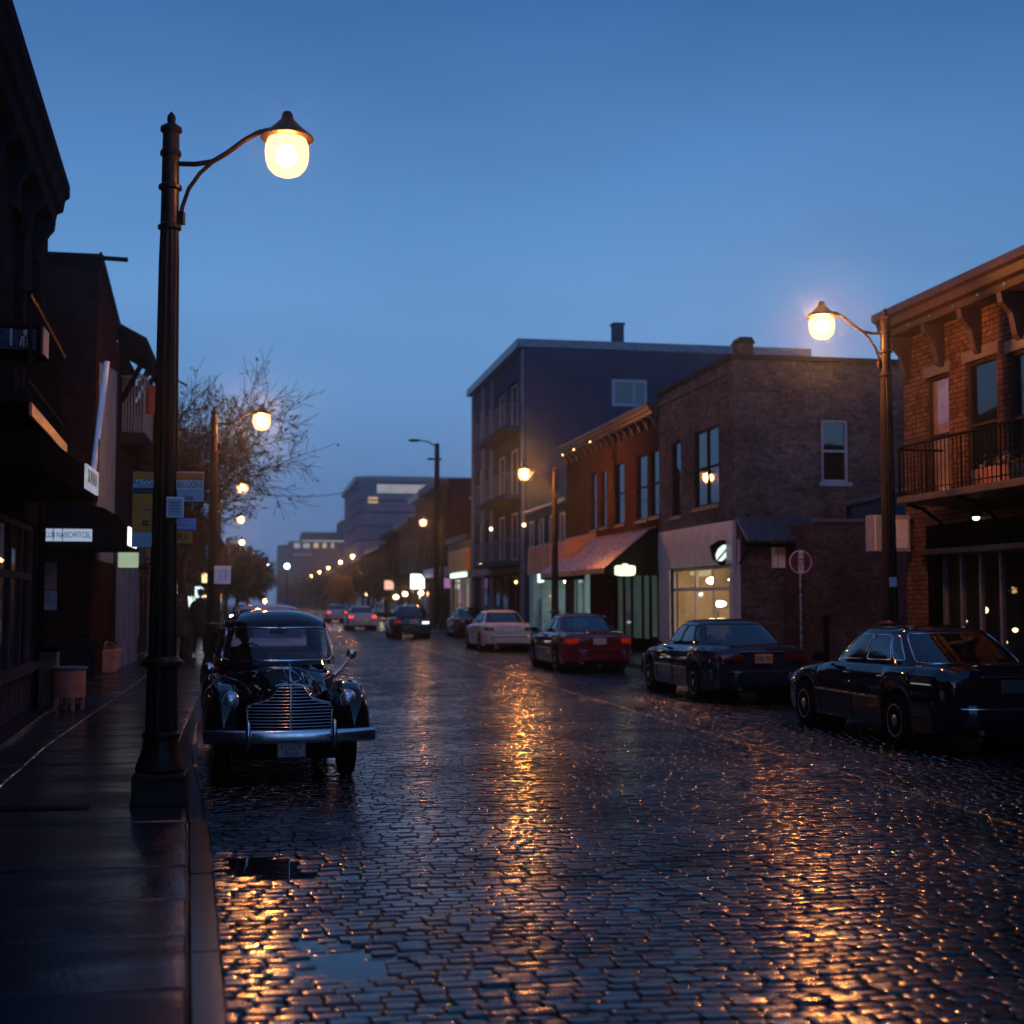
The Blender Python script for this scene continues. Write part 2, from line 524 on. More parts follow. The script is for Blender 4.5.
def stone_mat():
    m, n, l, b = nt("wet_setts")
    at = n.new("ShaderNodeAttribute"); at.attribute_name = "rnd"
    g = n.new("ShaderNodeNewGeometry")
    cr = n.new("ShaderNodeValToRGB")
    e = cr.color_ramp.elements
    e[0].color = (.0018, .0020, .0028, 1); e[1].color = (.0062, .0056, .0060, 1)
    e2 = e.new(.5); e2.color = (.0036, .0037, .0046, 1)
    l.new(at.outputs["Fac"], cr.inputs[0])
    ns = n.new("ShaderNodeTexNoise"); ns.inputs["Scale"].default_value = 55; ns.inputs["Detail"].default_value = 5
    l.new(g.outputs["Position"], ns.inputs["Vector"])
    mr = n.new("ShaderNodeMapRange"); mr.inputs["From Min"].default_value = .3; mr.inputs["From Max"].default_value = .7; mr.inputs["To Min"].default_value = .6; mr.inputs["To Max"].default_value = 1.4
    l.new(ns.outputs["Fac"], mr.inputs["Value"])
    mx = n.new("ShaderNodeMix"); mx.data_type = 'RGBA'; mx.blend_type = 'MULTIPLY'; mx.inputs["Factor"].default_value = 1
    l.new(cr.outputs[0], mx.inputs[6]); l.new(mr.outputs[0], mx.inputs[7])
    # worn yellow lane line across the stones
    sp = n.new("ShaderNodeSeparateXYZ"); l.new(g.outputs["Position"], sp.inputs[0])
    sb = n.new("ShaderNodeMath"); sb.operation = 'SUBTRACT'; sb.inputs[1].default_value = 5.86; l.new(sp.outputs[0], sb.inputs[0])
    ab = n.new("ShaderNodeMath"); ab.operation = 'ABSOLUTE'; l.new(sb.outputs[0], ab.inputs[0])
    lt = n.new("ShaderNodeMath"); lt.operation = 'LESS_THAN'; lt.inputs[1].default_value = .055; l.new(ab.outputs[0], lt.inputs[0])
    wn = n.new("ShaderNodeTexNoise"); wn.inputs["Scale"].default_value = 5; wn.inputs["Detail"].default_value = 6; l.new(g.outputs["Position"], wn.inputs["Vector"])
    wm = n.new("ShaderNodeMapRange"); wm.inputs["From Min"].default_value = .38; wm.inputs["From Max"].default_value = .6; l.new(wn.outputs["Fac"], wm.inputs["Value"])
    ml = n.new("ShaderNodeMath"); ml.operation = 'MULTIPLY'; l.new(lt.outputs[0], ml.inputs[0]); l.new(wm.outputs[0], ml.inputs[1])
    my = n.new("ShaderNodeMix"); my.data_type = 'RGBA'; l.new(ml.outputs[0], my.inputs[0]); l.new(mx.outputs[2], my.inputs[6]); my.inputs[7].default_value = (.24, .13, .018, 1)
    l.new(my.outputs[2], b.inputs["Base Color"])
    rg = n.new("ShaderNodeMapRange"); rg.inputs["To Min"].default_value = .34; rg.inputs["To Max"].default_value = .52
    l.new(at.outputs["Fac"], rg.inputs["Value"]); l.new(rg.outputs[0], b.inputs["Roughness"])
    n4 = n.new("ShaderNodeTexNoise"); n4.inputs["Scale"].default_value = .55; n4.inputs["Detail"].default_value = 4; l.new(g.outputs["Position"], n4.inputs["Vector"])
    cw = n.new("ShaderNodeMapRange"); cw.inputs["From Min"].default_value = .36; cw.inputs["From Max"].default_value = .56; cw.inputs["To Min"].default_value = .6; cw.inputs["To Max"].default_value = 1
    l.new(n4.outputs["Fac"], cw.inputs["Value"])
    l.new(cw.outputs[0], b.inputs["Coat Weight"])
    cR = n.new("ShaderNodeMapRange"); cR.inputs["To Min"].default_value = .14; cR.inputs["To Max"].default_value = .24; b.inputs["Coat IOR"].default_value = 1.6; b.inputs["Specular IOR Level"].default_value = .0
    l.new(at.outputs["Fac"], cR.inputs["Value"]); l.new(cR.outputs[0], b.inputs["Coat Roughness"])
    n5 = n.new("ShaderNodeTexNoise"); n5.inputs["Scale"].default_value = 1; n5.inputs["Detail"].default_value = 3
    m5 = n.new("ShaderNodeMapping"); m5.inputs["Scale"].default_value = (11, 44, 20); l.new(g.outputs["Position"], m5.inputs["Vector"]); l.new(m5.outputs[0], n5.inputs["Vector"])
    bp = n.new("ShaderNodeBump"); bp.inputs["Strength"].default_value = .30; bp.inputs["Distance"].default_value = .006
    l.new(n5.outputs["Fac"], bp.inputs["Height"])
    l.new(bp.outputs["Normal"], b.inputs["Normal"]); l.new(bp.outputs["Normal"], b.inputs["Coat Normal"])
    bp.inputs["Strength"].default_value = .09
    return m


M_sett = stone_mat()
V1, F1, r1 = stone_field(3.2, 24, (-1, -.95, -.88, -.5, .5, .88, .95, 1))
V2, F2, r2 = stone_field(24, 78, (-1, -.93, -.82, .82, .93, 1))
o1 = np_mesh("road", np.concatenate([V1, V2]), np.concatenate([F1, F2 + len(V1)]), np.concatenate([r1, r2]), [M_sett])
tag(o1, kind="structure")

M_asphalt = mat("wet_asphalt", (.008, .008, .010), .30, 0, .35, 2.5, .35, 26, coat=.8, coatr=.12)
M_grout = mat("wet_grit_bed", (.010, .010, .011), .5, 0, .4, 12, .5, 70)
mb = MB(); mb.quad((-6, 2, -.034), (KERB_R + .1, 2, -.034), (KERB_R + .1, 78.2, -.034), (-6, 78.2, -.034))
tag(mb.build("road_bed", M_grout), kind="structure")
mb = MB(); mb.quad((-3, 77.6, -.012), (KERB_R + .1, 77.6, -.012), (KERB_R + .1, 460, -.012), (-3, 460, -.012))
tag(mb.build("road_beyond", M_asphalt), kind="structure")
mb = MB(); mb.quad((-500, -200, -.12), (500, -200, -.12), (500, 900, -.12), (-500, 900, -.12))
tag(mb.build("ground", M_asphalt), kind="structure")

# standing water between and over the lowest setts
m, n, l, b = nt("puddle_water")
b.inputs["Base Color"].default_value = (.004, .004, .005, 1); b.inputs["Roughness"].default_value = .02; b.inputs["IOR"].default_value = 1.33
g = n.new("ShaderNodeNewGeometry"); ns = n.new("ShaderNodeTexNoise"); ns.inputs["Scale"].default_value = 7
l.new(g.outputs["Position"], ns.inputs["Vector"]); bp = n.new("ShaderNodeBump"); bp.inputs["Strength"].default_value = .06; bp.inputs["Distance"].default_value = .01
l.new(ns.outputs["Fac"], bp.inputs["Height"]); l.new(bp.outputs["Normal"], b.inputs["Normal"])
M_water = m
ys_ = np.linspace(3, 40, 60)
mb = MB()
mb.grid([[(float(kerb_x(y)) - .08, y, -.0225) for y in ys_], [(KERB_R + .02, y, -.0225) for y in ys_]])
tag(mb.build("puddle_water", M_water), kind="structure")

# ---------------------------------------------------------------- kerbs and pavements
M_kerb = mat("granite_kerb", (.010, .010, .012), .40, 0, .35, 6, .15, 45, coat=.45, coatr=.16, rvar=.2, spec=0)


def wet_concrete():
    m, n, l, b = nt("wet_concrete_slabs")
    g = n.new("ShaderNodeNewGeometry")
    mp = n.new("ShaderNodeMapping"); mp.inputs["Scale"].default_value = (.55, 1.5, 1); l.new(g.outputs["Position"], mp.inputs["Vector"])
    n1 = n.new("ShaderNodeTexNoise"); n1.inputs["Scale"].default_value = 1.0; n1.inputs["Detail"].default_value = 7; n1.inputs["Roughness"].default_value = .6; n1.inputs["Distortion"].default_value = .6
    l.new(mp.outputs[0], n1.inputs["Vector"])
    wet = n.new("ShaderNodeMapRange"); wet.inputs["From Min"].default_value = .40; wet.inputs["From Max"].default_value = .60
    l.new(n1.outputs["Fac"], wet.inputs["Value"])
    n2 = n.new("ShaderNodeTexNoise"); n2.inputs["Scale"].default_value = 60; n2.inputs["Detail"].default_value = 4; l.new(g.outputs["Position"], n2.inputs["Vector"])
    cr = n.new("ShaderNodeValToRGB"); cr.color_ramp.elements[0].color = (.022, .025, .036, 1); cr.color_ramp.elements[1].color = (.012, .014, .021, 1)
    l.new(wet.outputs[0], cr.inputs[0])
    mr = n.new("ShaderNodeMapRange"); mr.inputs["From Min"].default_value = .3; mr.inputs["From Max"].default_value = .7; mr.inputs["To Min"].default_value = .65; mr.inputs["To Max"].default_value = 1.35; l.new(n2.outputs["Fac"], mr.inputs["Value"])
    mx = n.new("ShaderNodeMix"); mx.data_type = 'RGBA'; mx.blend_type = 'MULTIPLY'; mx.inputs["Factor"].default_value = 1
    l.new(cr.outputs[0], mx.inputs[6]); l.new(mr.outputs[0], mx.inputs[7]); l.new(mx.outputs[2], b.inputs["Base Color"])
    rg = n.new("ShaderNodeMapRange"); rg.inputs["To Min"].default_value = .55; rg.inputs["To Max"].default_value = .16; l.new(wet.outputs[0], rg.inputs["Value"]); l.new(rg.outputs[0], b.inputs["Roughness"])
    cwt = n.new("ShaderNodeMapRange"); cwt.inputs["To Min"].default_value = .30; cwt.inputs["To Max"].default_value = 1; l.new(wet.outputs[0], cwt.inputs["Value"]); l.new(cwt.outputs[0], b.inputs["Coat Weight"])
    crr = n.new("ShaderNodeMapRange"); crr.inputs["To Min"].default_value = .22; crr.inputs["To Max"].default_value = .12; l.new(wet.outputs[0], crr.inputs["Value"]); l.new(crr.outputs[0], b.inputs["Coat Roughness"])
    b.inputs["Coat IOR"].default_value = 1.6; b.inputs["Specular IOR Level"].default_value = .0
    st = n.new("ShaderNodeMapRange"); st.inputs["To Min"].default_value = .5; st.inputs["To Max"].default_value = .06; l.new(wet.outputs[0], st.inputs["Value"])
    bp = n.new("ShaderNodeBump"); bp.inputs["Distance"].default_value = .008; l.new(st.outputs[0], bp.inputs["Strength"]); l.new(n2.outputs["Fac"], bp.inputs["Height"])
    l.new(bp.outputs["Normal"], b.inputs["Normal"])
    n6 = n.new("ShaderNodeTexNoise"); n6.inputs["Scale"].default_value = 34; n6.inputs["Detail"].default_value = 6; l.new(g.outputs["Position"], n6.inputs["Vector"])
    b2 = n.new("ShaderNodeBump"); b2.inputs["Strength"].default_value = .34; b2.inputs["Distance"].default_value = .01; l.new(n6.outputs["Fac"], b2.inputs["Height"]); l.new(b2.outputs["Normal"], b.inputs["Coat Normal"])
    return m


M_slab = wet_concrete()
mb = MB()
y = 1.0
while y < 110:
    L_ = 1.85 if y < 40 else 6
    ya, yb = y + .004, y + L_ - .004
    xa, xb = float(kerb_x(ya)), float(kerb_x(yb))
    w = .165
    j = random.uniform(-.003, .003)
    mb.add([(xa - w, ya, -.1), (xa, ya, -.1), (xb, yb, -.1), (xb - w, yb, -.1), (xa - w, ya, .12 + j), (xa - .012, ya, .12 + j), (xb - .012, yb, .12 + j), (xb - w, yb, .12 + j)],
           [(0, 1, 2, 3), (4, 5, 6, 7), (0, 1, 5, 4), (1, 2, 6, 5), (2, 3, 7, 6), (3, 0, 4, 7)])
    y += L_
tag(mb.build("kerb", M_kerb, smooth=30, bevel=.014), kind="structure")

mb = MB()
y = .6
while y < 112:
    L_ = random.choice((.84, .92, 1.02)) if y < 45 else 5
    ya, yb = y + .008, y + L_ - .008
    xr0, xr1 = float(kerb_x(ya)) - .172, float(kerb_x(yb)) - .172
    cuts = [0, .5, 1]
    xl = -3.75 if y < 40 else -5.2
    for c0, c1 in zip(cuts[:-1], cuts[1:]):
        P = []
        for (yy, xr) in ((ya, xr0), (yb, xr1)):
            P.append((xr + (xl - xr) * c0 - (.004 if c0 else 0), yy)); P.append((xr + (xl - xr) * c1 + .004, yy))
        z = .120 + random.uniform(-.003, .003); t = random.uniform(-.004, .004); t2 = random.uniform(-.004, .004)
        a, b_, c, d = P[0], P[1], P[3], P[2]
        mb.add([(*a, -.05), (*b_, -.05), (*c, -.05), (*d, -.05), (*a, z + t), (*b_, z), (*c, z + t2), (*d, z + t + t2)],
               [(0, 1, 2, 3), (4, 5, 6, 7), (0, 1, 5, 4), (1, 2, 6, 5), (2, 3, 7, 6), (3, 0, 4, 7)])
    y += L_
tag(mb.build("pavement", M_slab, smooth=30, bevel=.016), kind="structure")
mb = MB(); mb.quad((-30, -2, .10), (.2, -2, .10), (-.9, 20, .10), (-1.2, 40, .10), (-2.4, 112, .10), (-30, 112, .10))
mb.quad((-30, 112, .10), (-2.3, 112, .10), (-2.3, 460, .10), (-30, 460, .10))
tag(mb.build("pavement_bed", M_grout), kind="structure")

mb = MB()
y = 4.0
while y < 120:
    L_ = 2.2
    mb.box(KERB_R, KERB_R + .17, y + .004, y + L_ - .004, -.1, .12 + random.uniform(-.003, .003)); y += L_
tag(mb.build("kerb", M_kerb, smooth=30, bevel=.014), kind="structure")
mb = MB()
y = 4.0
while y < 120:
    for a, b_ in ((KERB_R + .178, 10.85), (10.862, 12.1)):
        mb.box(a, b_, y + .005, y + 1.495, -.05, .12 + random.uniform(-.003, .003))
    y += 1.5
tag(mb.build("pavement", M_slab, smooth=30, bevel=.008), kind="structure")
mb = MB(); mb.quad((KERB_R + .05, 2, .10), (60, 2, .10), (60, 460, .10), (KERB_R + .05, 460, .10))
tag(mb.build("pavement_bed", M_grout), kind="structure")

# dark iron cover let into the pavement
c = on_z(45, 808, .124)
mb = MB(); mb.box(c.x - .33, c.x + .33, c.y - .11, c.y + .11, .10, .1275)
for i in range(9):
    mb.box(c.x - .30 + i * .07, c.x - .265 + i * .07, c.y - .085, c.y + .085, .1275, .1315)
tag(mb.build("drain_cover", M_iron), "flat black iron drain cover let into the wet left pavement", "drain cover")

# ================================================================ STREET LAMPS


def lamp(label, near=True, globe=None, group="sodium street lamps along both kerbs"):
    t = thing("street_lamp", label, "street lamp", (0, 0, 0), 0, group)
    b = MB()
    b.lathe([(.215, 0), (.215, .03), (.205, .05), (.205, .23), (.185, .25)], 32, square='sq')
    b.build("plinth", M_post, t, False, smooth=30, bevel=.008)
    b = MB()
    b.lathe([(.185, .25), (.20, .27), (.19, .30), (.165, .36), (.145, .43), (.135, .50), (.15, .52), (.15, .545), (.13, .56)], 32)
    b.lathe([(.128, .56), (.120, 1.06)], 48, flute=(12, .10))
    b.lathe([(.13, 1.06), (.165, 1.075), (.165, 1.11), (.135, 1.13), (.12, 1.15)], 32)
    b.build("base", M_post, t, False, smooth=30)
    b = MB()
    b.lathe([(.112, 1.15), (.098, 2.6), (.082, 4.35), (.074, 4.6)], 72, flute=(12, .13))
    for z, r in ((4.60, .094), (4.93, .094), (5.21, .085)):
        b.lathe([(.076, z - .02), (r, z - .01), (r, z + .015), (.076, z + .03)], 24)
    b.lathe([(.074, 4.6), (.066, 5.42)], 24)
    b.build("shaft", M_post, t, False, smooth=35)
    b = MB()
    b.lathe([(.066, 5.38), (.088, 5.40), (.085, 5.43), (.055, 5.45), (.030, 5.47), (.036, 5.50), (.03, 5.53), (.006, 5.56)], 20)
    b.build("finial", M_post, t, False, smooth=40)
    b = MB()
    top = [(.06, 0, 5.20), (.20, 0, 5.195), (.34, 0, 5.215), (.46, 0, 5.285), (.60, 0, 5.39), (.72, 0, 5.455), (.82, 0, 5.475)]
    b.tube(top, .021, 10)
    b.tube([(.085, 0, 4.74), (.10, 0, 4.84), (.15, 0, 4.99), (.24, 0, 5.12), (.35, 0, 5.22), (.46, 0, 5.285)], .018, 8)
    b.obox((.095, 0, 4.75), (.05, .06, .10))
    b.build("arm", M_post, t, False, smooth=40)
    cx = .95; HZ = .20
    b = MB()
    b.lathe([(.03, 5.42), (.045, 5.40), (.05, 5.36), (.065, 5.345), (.11, 5.30), (.17, 5.245), (.210, 5.215), (.216, 5.200), (.200, 5.195), (.14, 5.20)], 32, (cx, 0, HZ))
    b.build("lamp_hood", M_post, t, False, smooth=40)
    b = MB()
    prof = [(.155, 5.19), (.172, 5.14), (.178, 5.08), (.170, 5.01), (.146, 4.95), (.108, 4.91), (.055, 4.888), (.004, 4.88)]
    b.lathe(prof, 20, (cx, 0, HZ))
    gl = b.build("lamp_globe", M_globe_glass, t, False, smooth=60)
    b = MB(); b.ball((cx, 0, HZ + 5.06), (.085, .085, .095), 16, 10); b.build("bulb", globe or M_globe, gl, False, smooth=True)
    return t


lp = lamp("tall nearest bronze street lamp hung with signs on the left pavement")
p = on_z(160, 803, .12); L1 = p.copy()
for c in lp.children:
    if c.name.split(".")[0] in ("arm", "lamp_hood", "lamp_globe"): c.rotation_euler = (0, 0, R(-12)); c.location.z = -.07
lp.location = p; lp.scale = (1.02, 1.02, 1.022)
lp2 = lamp("lamp", True, M_globe_strong); lp3 = lamp("lamp", True, M_globe_mid); lp4 = lamp("lamp", True, M_globe_weak)
lefts = [(212, 28.0, "second lamp on the left pavement, rising behind the vintage car"), (211.5, 45.0, "third lamp on the left, its globe glowing among bare branches"),
         (218.5, 62.6, "fourth lamp on the left, below the globe in the bare tree"), (226, 87.6, "small farthest lamp of the left row behind the tree")]
for (px, Z, lab) in lefts:
    c = copy_tree(lp3 if Z < 40 else lp4); c.scale = lp.scale; c["label"] = lab
    d = ray(px, 600); d = d / (d.dot(_M @ Vector((0, 0, -1))))
    q = CAM + d * Z
    c.location = (q.x, q.y, .12)
rights = [(890, 9.8, 1.135, "right-hand lamp standing in front of the brick building with balcony"), (555, 9.8, 1.12, "right-hand lamp in front of the ribbed shop awning"),
          (442, 9.8, 1.12, "right-hand lamp beside the wooden utility pole"), (388, 9.8, 1.12, "right-hand lamp past the dark red block, its globe low"),
          (363, 9.8, 1.12, "right-hand lamp with globe against the white modern building"),
          (336, 9.8, 1.12, "small distant right-hand lamp below the office windows"), (317, 9.8, 1.12, "tiny distant right-hand lamp, next to last visible"),
          (349.5, 9.8, 1.12, "dim right-hand lamp just past the modern block"), (326, 9.8, 1.12, "small right-hand lamp left of the office windows"), (303, 9.8, 1.12, "farthest tiny lamp at the end of the right row")]
R_LAMPS = []
for (px, x, sc, lab) in rights:
    if px == 388: continue
    c = copy_tree(lp3 if px == 890 else (lp2 if px == 555 else lp4)); c["label"] = lab
    q = on_x(px, 600, x)
    c.location = (x, q.y, .12); c.rotation_euler = (0, 0, PI); c.scale = (sc, sc, sc)
    R_LAMPS.append(c)

for o in (lp2, lp3, lp4):
    for c in list(o.children_recursive) + [o]: bpy.data.objects.remove(c)
# ================================================================ VEHICLES


def super_plan(n, k):
    """k points evenly spaced by length on the unit superellipse of exponent n."""
    q = np.linspace(0, 2 * PI, 4001)
    x = np.sign(np.cos(q)) * np.abs(np.cos(q)) ** (2 / n); y = np.sign(np.sin(q)) * np.abs(np.sin(q)) ** (2 / n)
    s = np.concatenate([[0], np.cumsum(np.hypot(np.diff(x), np.diff(y)))])
    t = np.linspace(0, s[-1], k + 1)[:-1]
    return np.interp(t, s, x), np.interp(t, s, y)


def cabin(root, belt, roof, wins, mats, n_plan=4.5, N=168, T=16, bulge=.03, trim=None, trim_r=.008, body_name="roof"):
    """belt/roof: dict(w, y0, y1, z0, z1) half width, rear y, front y, rear z, front z. wins: list of (name, test(xq,yq,t), glass)."""
    xq, yq = super_plan(n_plan, N)

    def ring(d):
        yc, ly = (d['y0'] + d['y1']) / 2, (d['y1'] - d['y0']) / 2
        y = yc + ly * yq
        return np.stack([d['w'] * xq, y, d['z0'] + (d['z1'] - d['z0']) * (yq + 1) / 2], -1)
    B, Q = ring(belt), ring(roof)
    rows = []
    ts = np.linspace(0, 1, T)
    for t in ts:
        P = B + (Q - B) * t
        o = np.stack([xq * .8, yq * .5, np.zeros(N)], -1)
        P = P + o * bulge * math.sin(PI * t)
        rows.append(P)
    cz = roof['zt']
    yc, ly = (roof['y0'] + roof['y1']) / 2, (roof['y1'] - roof['y0']) / 2
    for s_ in (.965, .91, .83, .7, .5, .28, .08):
        P = Q.copy()
        P[:, 0] *= s_
        P[:, 1] = yc + (P[:, 1] - yc) * s_
        P[:, 2] = Q[:, 2] * s_ ** .5 + (cz) * (1 - s_ ** .5) if False else Q[:, 2] + (cz - Q[:, 2]) * (1 - s_ ** 3.2)
        rows.append(P)
    nr = len(rows)
    V = np.concatenate(rows)
    owner = {}
    for i in range(T - 1):
        tm = (ts[i] + ts[i + 1]) / 2
        for j in range(N):
            j2 = (j + 1) % N
            a, b = (xq[j] + xq[j2]) / 2, (yq[j] + yq[j2]) / 2
            for k, (nm, test, g) in enumerate(wins):
                if test(a, b, tm):
                    owner[(i, j)] = k
                    break
    mb = MB(); mb.v = [tuple(v) for v in V]
    for i in range(nr - 1):
        for j in range(N):
            if (i, j) in owner: continue
            j2 = (j + 1) % N
            mb.f.append((i * N + j, i * N + j2, (i + 1) * N + j2, (i + 1) * N + j)); mb.m.append(0)
    mb.f.append(tuple((nr - 1) * N + j for j in range(N))); mb.m.append(0)
    shell = mb.build(body_name, mats, root, False, smooth=45)
    for k, (nm, test, g) in enumerate(wins):
        cells = [c for c, o in owner.items() if o == k]
        if not cells: continue
        used = {}
        gb = MB()
        edges = {}
        for (i, j) in cells:
            j2 = (j + 1) % N
            q = [(i, j), (i, j2), (i + 1, j2), (i + 1, j)]
            ids = []
            for c in q:
                if c not in used:
                    used[c] = len(gb.v); gb.v.append(tuple(rows[c[0]][c[1]]))
                ids.append(used[c])
            gb.f.append(tuple(ids)); gb.m.append(0)
            for e0, e1 in zip(q, q[1:] + q[:1]):
                key = tuple(sorted((e0, e1)))
                edges[key] = edges.get(key, 0) + 1
        w = gb.build(nm, g, root, False, smooth=60, recalc=False)
        if trim:
            nb = {}
            for (a, b), c in edges.items():
                if c == 1:
                    nb.setdefault(a, []).append(b); nb.setdefault(b, []).append(a)
            st = next(iter(nb)); loop = [st]; prev = None
            while True:
                nx = [q for q in nb[loop[-1]] if q != prev]
                prev = loop[-1]
                if not nx or nx[0] == st: break
                loop.append(nx[0])
                if len(loop) > 2000: break
            P = np.array([rows[a][b] for a, b in loop])
            for _ in range(3):
                P = (np.roll(P, 1, 0) + 2 * P + np.roll(P, -1, 0)) / 4
            tb = MB(); tb.tube([tuple(p) for p in P], trim_r, 6, closed=True)
            tb.build("window_trim", trim, w, False, smooth=60)
    return shell


def wheel(root, x, y, r, wd, rim_mat, hub=.62, spokes=0, hubcap=False):
    s = 1 if x > 0 else -1
    wl = bpy.data.objects.new("wheel", None); wl.empty_display_size = .1; COL.objects.link(wl); wl.parent = root; wl.location = (x, y, r); ORG[wl.name] = Vector((0, 0, 0))
    b = MB()
    b.lathe([(r * hub, -wd / 2), (r * .80, -wd / 2 - .004), (r * .93, -wd * .46), (r * .985, -wd * .36), (r, -wd * .2), (r, wd * .2), (r * .985, wd * .36), (r * .93, wd * .46), (r * .80, wd / 2 + .004), (r * hub, wd / 2)], 36, axis='x')
    b.build("tyre", M_rubber, wl, False, smooth=50)
    b = MB()
    o = wd / 2 * s
    if hubcap:
        prof = [(r * hub, o * .7), (r * hub * .98, o * .98), (r * .46, o * .86), (r * .40, o * 1.0), (r * .25, o * 1.25), (r * .1, o * 1.35), (.004, o * 1.36)]
        b.lathe(prof, 28, axis='x')
    else:
        b.lathe([(r * hub, o * .6), (r * hub * 1.02, o * 1.0), (r * hub * .93, o * 1.02), (r * hub * .86, o * .85), (r * .30, o * .80), (r * .22, o * 1.0), (r * .10, o * 1.06), (.004, o * 1.06)], 28, axis='x')
        for k in range(spokes):
            a = 2 * PI * k / spokes
            rot = Matrix.Rotation(a, 3, 'X')
            b.obox(rot @ Vector((o * .93, 0, r * .42)), (.012, r * .13, r * .42), rot)
    b.build("rim", rim_mat, wl, False, smooth=40)
    return wl


def sedan(name, label, pnt, L=4.8, W=1.76, H=1.40, tail='wide', lit=None, head=False, wb=2.75, plate=M_plate_cream, rim=M_alloy, trimline=True, group=None, plate_text=None, cat="car", boxy=0.0, belt_z=.93, deck_z=.98, roofrear=-.98, glass_y0=-1.66):
    t = thing(name, label, cat, (0, 0, 0), 0, group)
    hw = W / 2
    hl = L / 2
    yf, yr = wb / 2 + .08, -wb / 2 + .08
    rw = .315; ra = .375

    def top(y):
        return float(np.interp(y, [-hl, -hl + .05, -hl + .3, -1.45, -.6, .7, 1.0, hl - .55, hl - .12, hl],
                               [deck_z - .16, deck_z - .05, deck_z - .005, deck_z, belt_z + .03, belt_z + .01, belt_z - .02, .80, .70, .60]))

    def plan(y):
        return hw * float(np.interp(y, [-hl, -hl + .06, -hl + .25, -hl + .8, 0, hl - .9, hl - .35, hl - .10, hl],
                                    [.83, .885, .935, .985, 1.0, .985, .93, .83, .70]))

    def bot(y):
        z = .22 + .08 * max(0, (abs(y) - hl + .35) / .35)
        for yw in (yf, yr):
            d = abs(y - yw)
            if d < ra: z = max(z, rw + math.sqrt(ra * ra - d * d))
        return z
    ys = set(np.linspace(-hl, hl, 64))
    for yw in (yf, yr):
        for a in np.linspace(0, PI, 25): ys.add(yw + ra * math.cos(a))
        ys.add(yw + ra + .004); ys.add(yw - ra - .004)
    ys |= {-hl + .02, -hl + .06, hl - .02, hl - .06}
    ys = sorted(ys)
    rows = []
    for y in ys:
        zb, zt, w = bot(y), top(y), plan(y)
        h = zt - zb
        sec = []
        for f, k in ((0, .955), (.12, .985), (.35, 1.0), (.62, .995), (.80, .975), (.90, .945)):
            sec.append((w * k, zb + h * f))
        sec += [(w * .90, zt - .018 * (1 + 0)), (w * .84, zt), (w * .6, zt + .018), (w * .3, zt + .027), (0, zt + .03)]
        full = [(x, y, z) for x, z in sec] + [(-x, y, z) for x, z in sec[-2::-1]]
        rows.append(full)
    b = MB(); b.grid(rows)
    for rw_, in ((rows[0],), (rows[-1],)):
        b.quad(*rw_)
    b.build("body", pnt, t, False, smooth=38)
    b = MB(); b.box(-hw * .80, hw * .80, -hl + .12, hl - .2, .20, .52)
    for yw in (yf, yr):
        for s in (-1, 1):
            b.lathe([(ra + .02, s * hw * .45), (ra + .02, s * hw * .93), (ra - .005, s * hw * .93), (ra - .005, s * hw * .5)], 28, (0, yw, rw), axis='x')
    b.build("underside", M_interior, t, False)
    # cabin
    bw = hw * .865
    belt = dict(w=bw, y0=glass_y0, y1=.98, z0=deck_z - .005, z1=belt_z - .015)
    roof = dict(w=hw * .655, y0=roofrear, y1=.22, z0=H - .075, z1=H - .065, zt=H)
    wins = [("windscreen", lambda x, y, q: y > .86 and abs(x) < .90 and .08 < q < .93, M_car_glass),
            ("rear_window", lambda x, y, q: y < -.86 and abs(x) < .90 and .08 < q < .92, M_car_glass)]
    for s in (-1, 1):
        wins += [("front_door_window", lambda x, y, q, s=s: x * s > .86 and .12 < y < .80 and .10 < q < .88, M_car_glass),
                 ("rear_door_window", lambda x, y, q, s=s: x * s > .86 and -.52 < y < .06 and .10 < q < .88, M_car_glass),
                 ("quarter_window", lambda x, y, q, s=s: x * s > .86 and -.78 < y < -.56 and .10 < q < .84, M_car_glass)]
    cabin(t, belt, roof, wins, pnt, n_plan=5.0, trim=M_plastic if not trimline == 'chrome' else M_chrome, trim_r=.009)
    # seats
    for s in (-1, 1):
        b = MB(); b.box(s * .36 - .23, s * .36 + .23, -.25, -.12, .6, 1.12); b.box(s * .36 - .12, s * .36 + .12, -.24, -.15, 1.10, 1.28)
        b.build("front_seat", M_interior, t, False, bevel=.03)
    b = MB(); b.box(-.6, .6, -1.12, -.98, .6, 1.06); b.build("rear_seat", M_interior, t, False, bevel=.03)
    for (x, y) in ((hw - .105, yf), (-hw + .105, yf), (hw - .105, yr), (-hw + .105, yr)):
        wheel(t, x, y, rw, .19, rim, spokes=9)
    # bumpers
    for sgn, nm in ((-1, "rear_bumper"), (1, "front_bumper")):
        pts = []
        for f in np.linspace(-1, 1, 21):
            a = f * 1.0
            yy = hl - .34 * abs(a) ** 5
            xx = a * (plan(sgn * (hl - .30)) + .012)
            pts.append((xx, sgn * (yy + .055), 0))
        b = MB()
        rows2 = []
        for (dz, off) in ((.30, -.03), (.32, .0), (.40, .018), (.50, .022), (.565, .012), (.585, -.03)):
            rows2.append([(x * (1 + off * .3), y + sgn * off, dz + .0) for x, y, _ in pts])
        b.grid(rows2)
        b.build(nm, pnt, t, False, smooth=40)
        if nm == "rear_bumper":
            b = MB(); b.tube([(x * 1.006, y + sgn * .022, .525) for x, y, _ in pts], .013, 6, flat=(.6, 1)); b.build("bumper_strip", M_chrome if trimline == 'chrome' else M_plastic, t, False, smooth=60)
    # lights
    lm = {None: M_tail, 'on': M_tail_lit, 'dim': M_tail_dim}[lit]
    lz = deck_z - .20
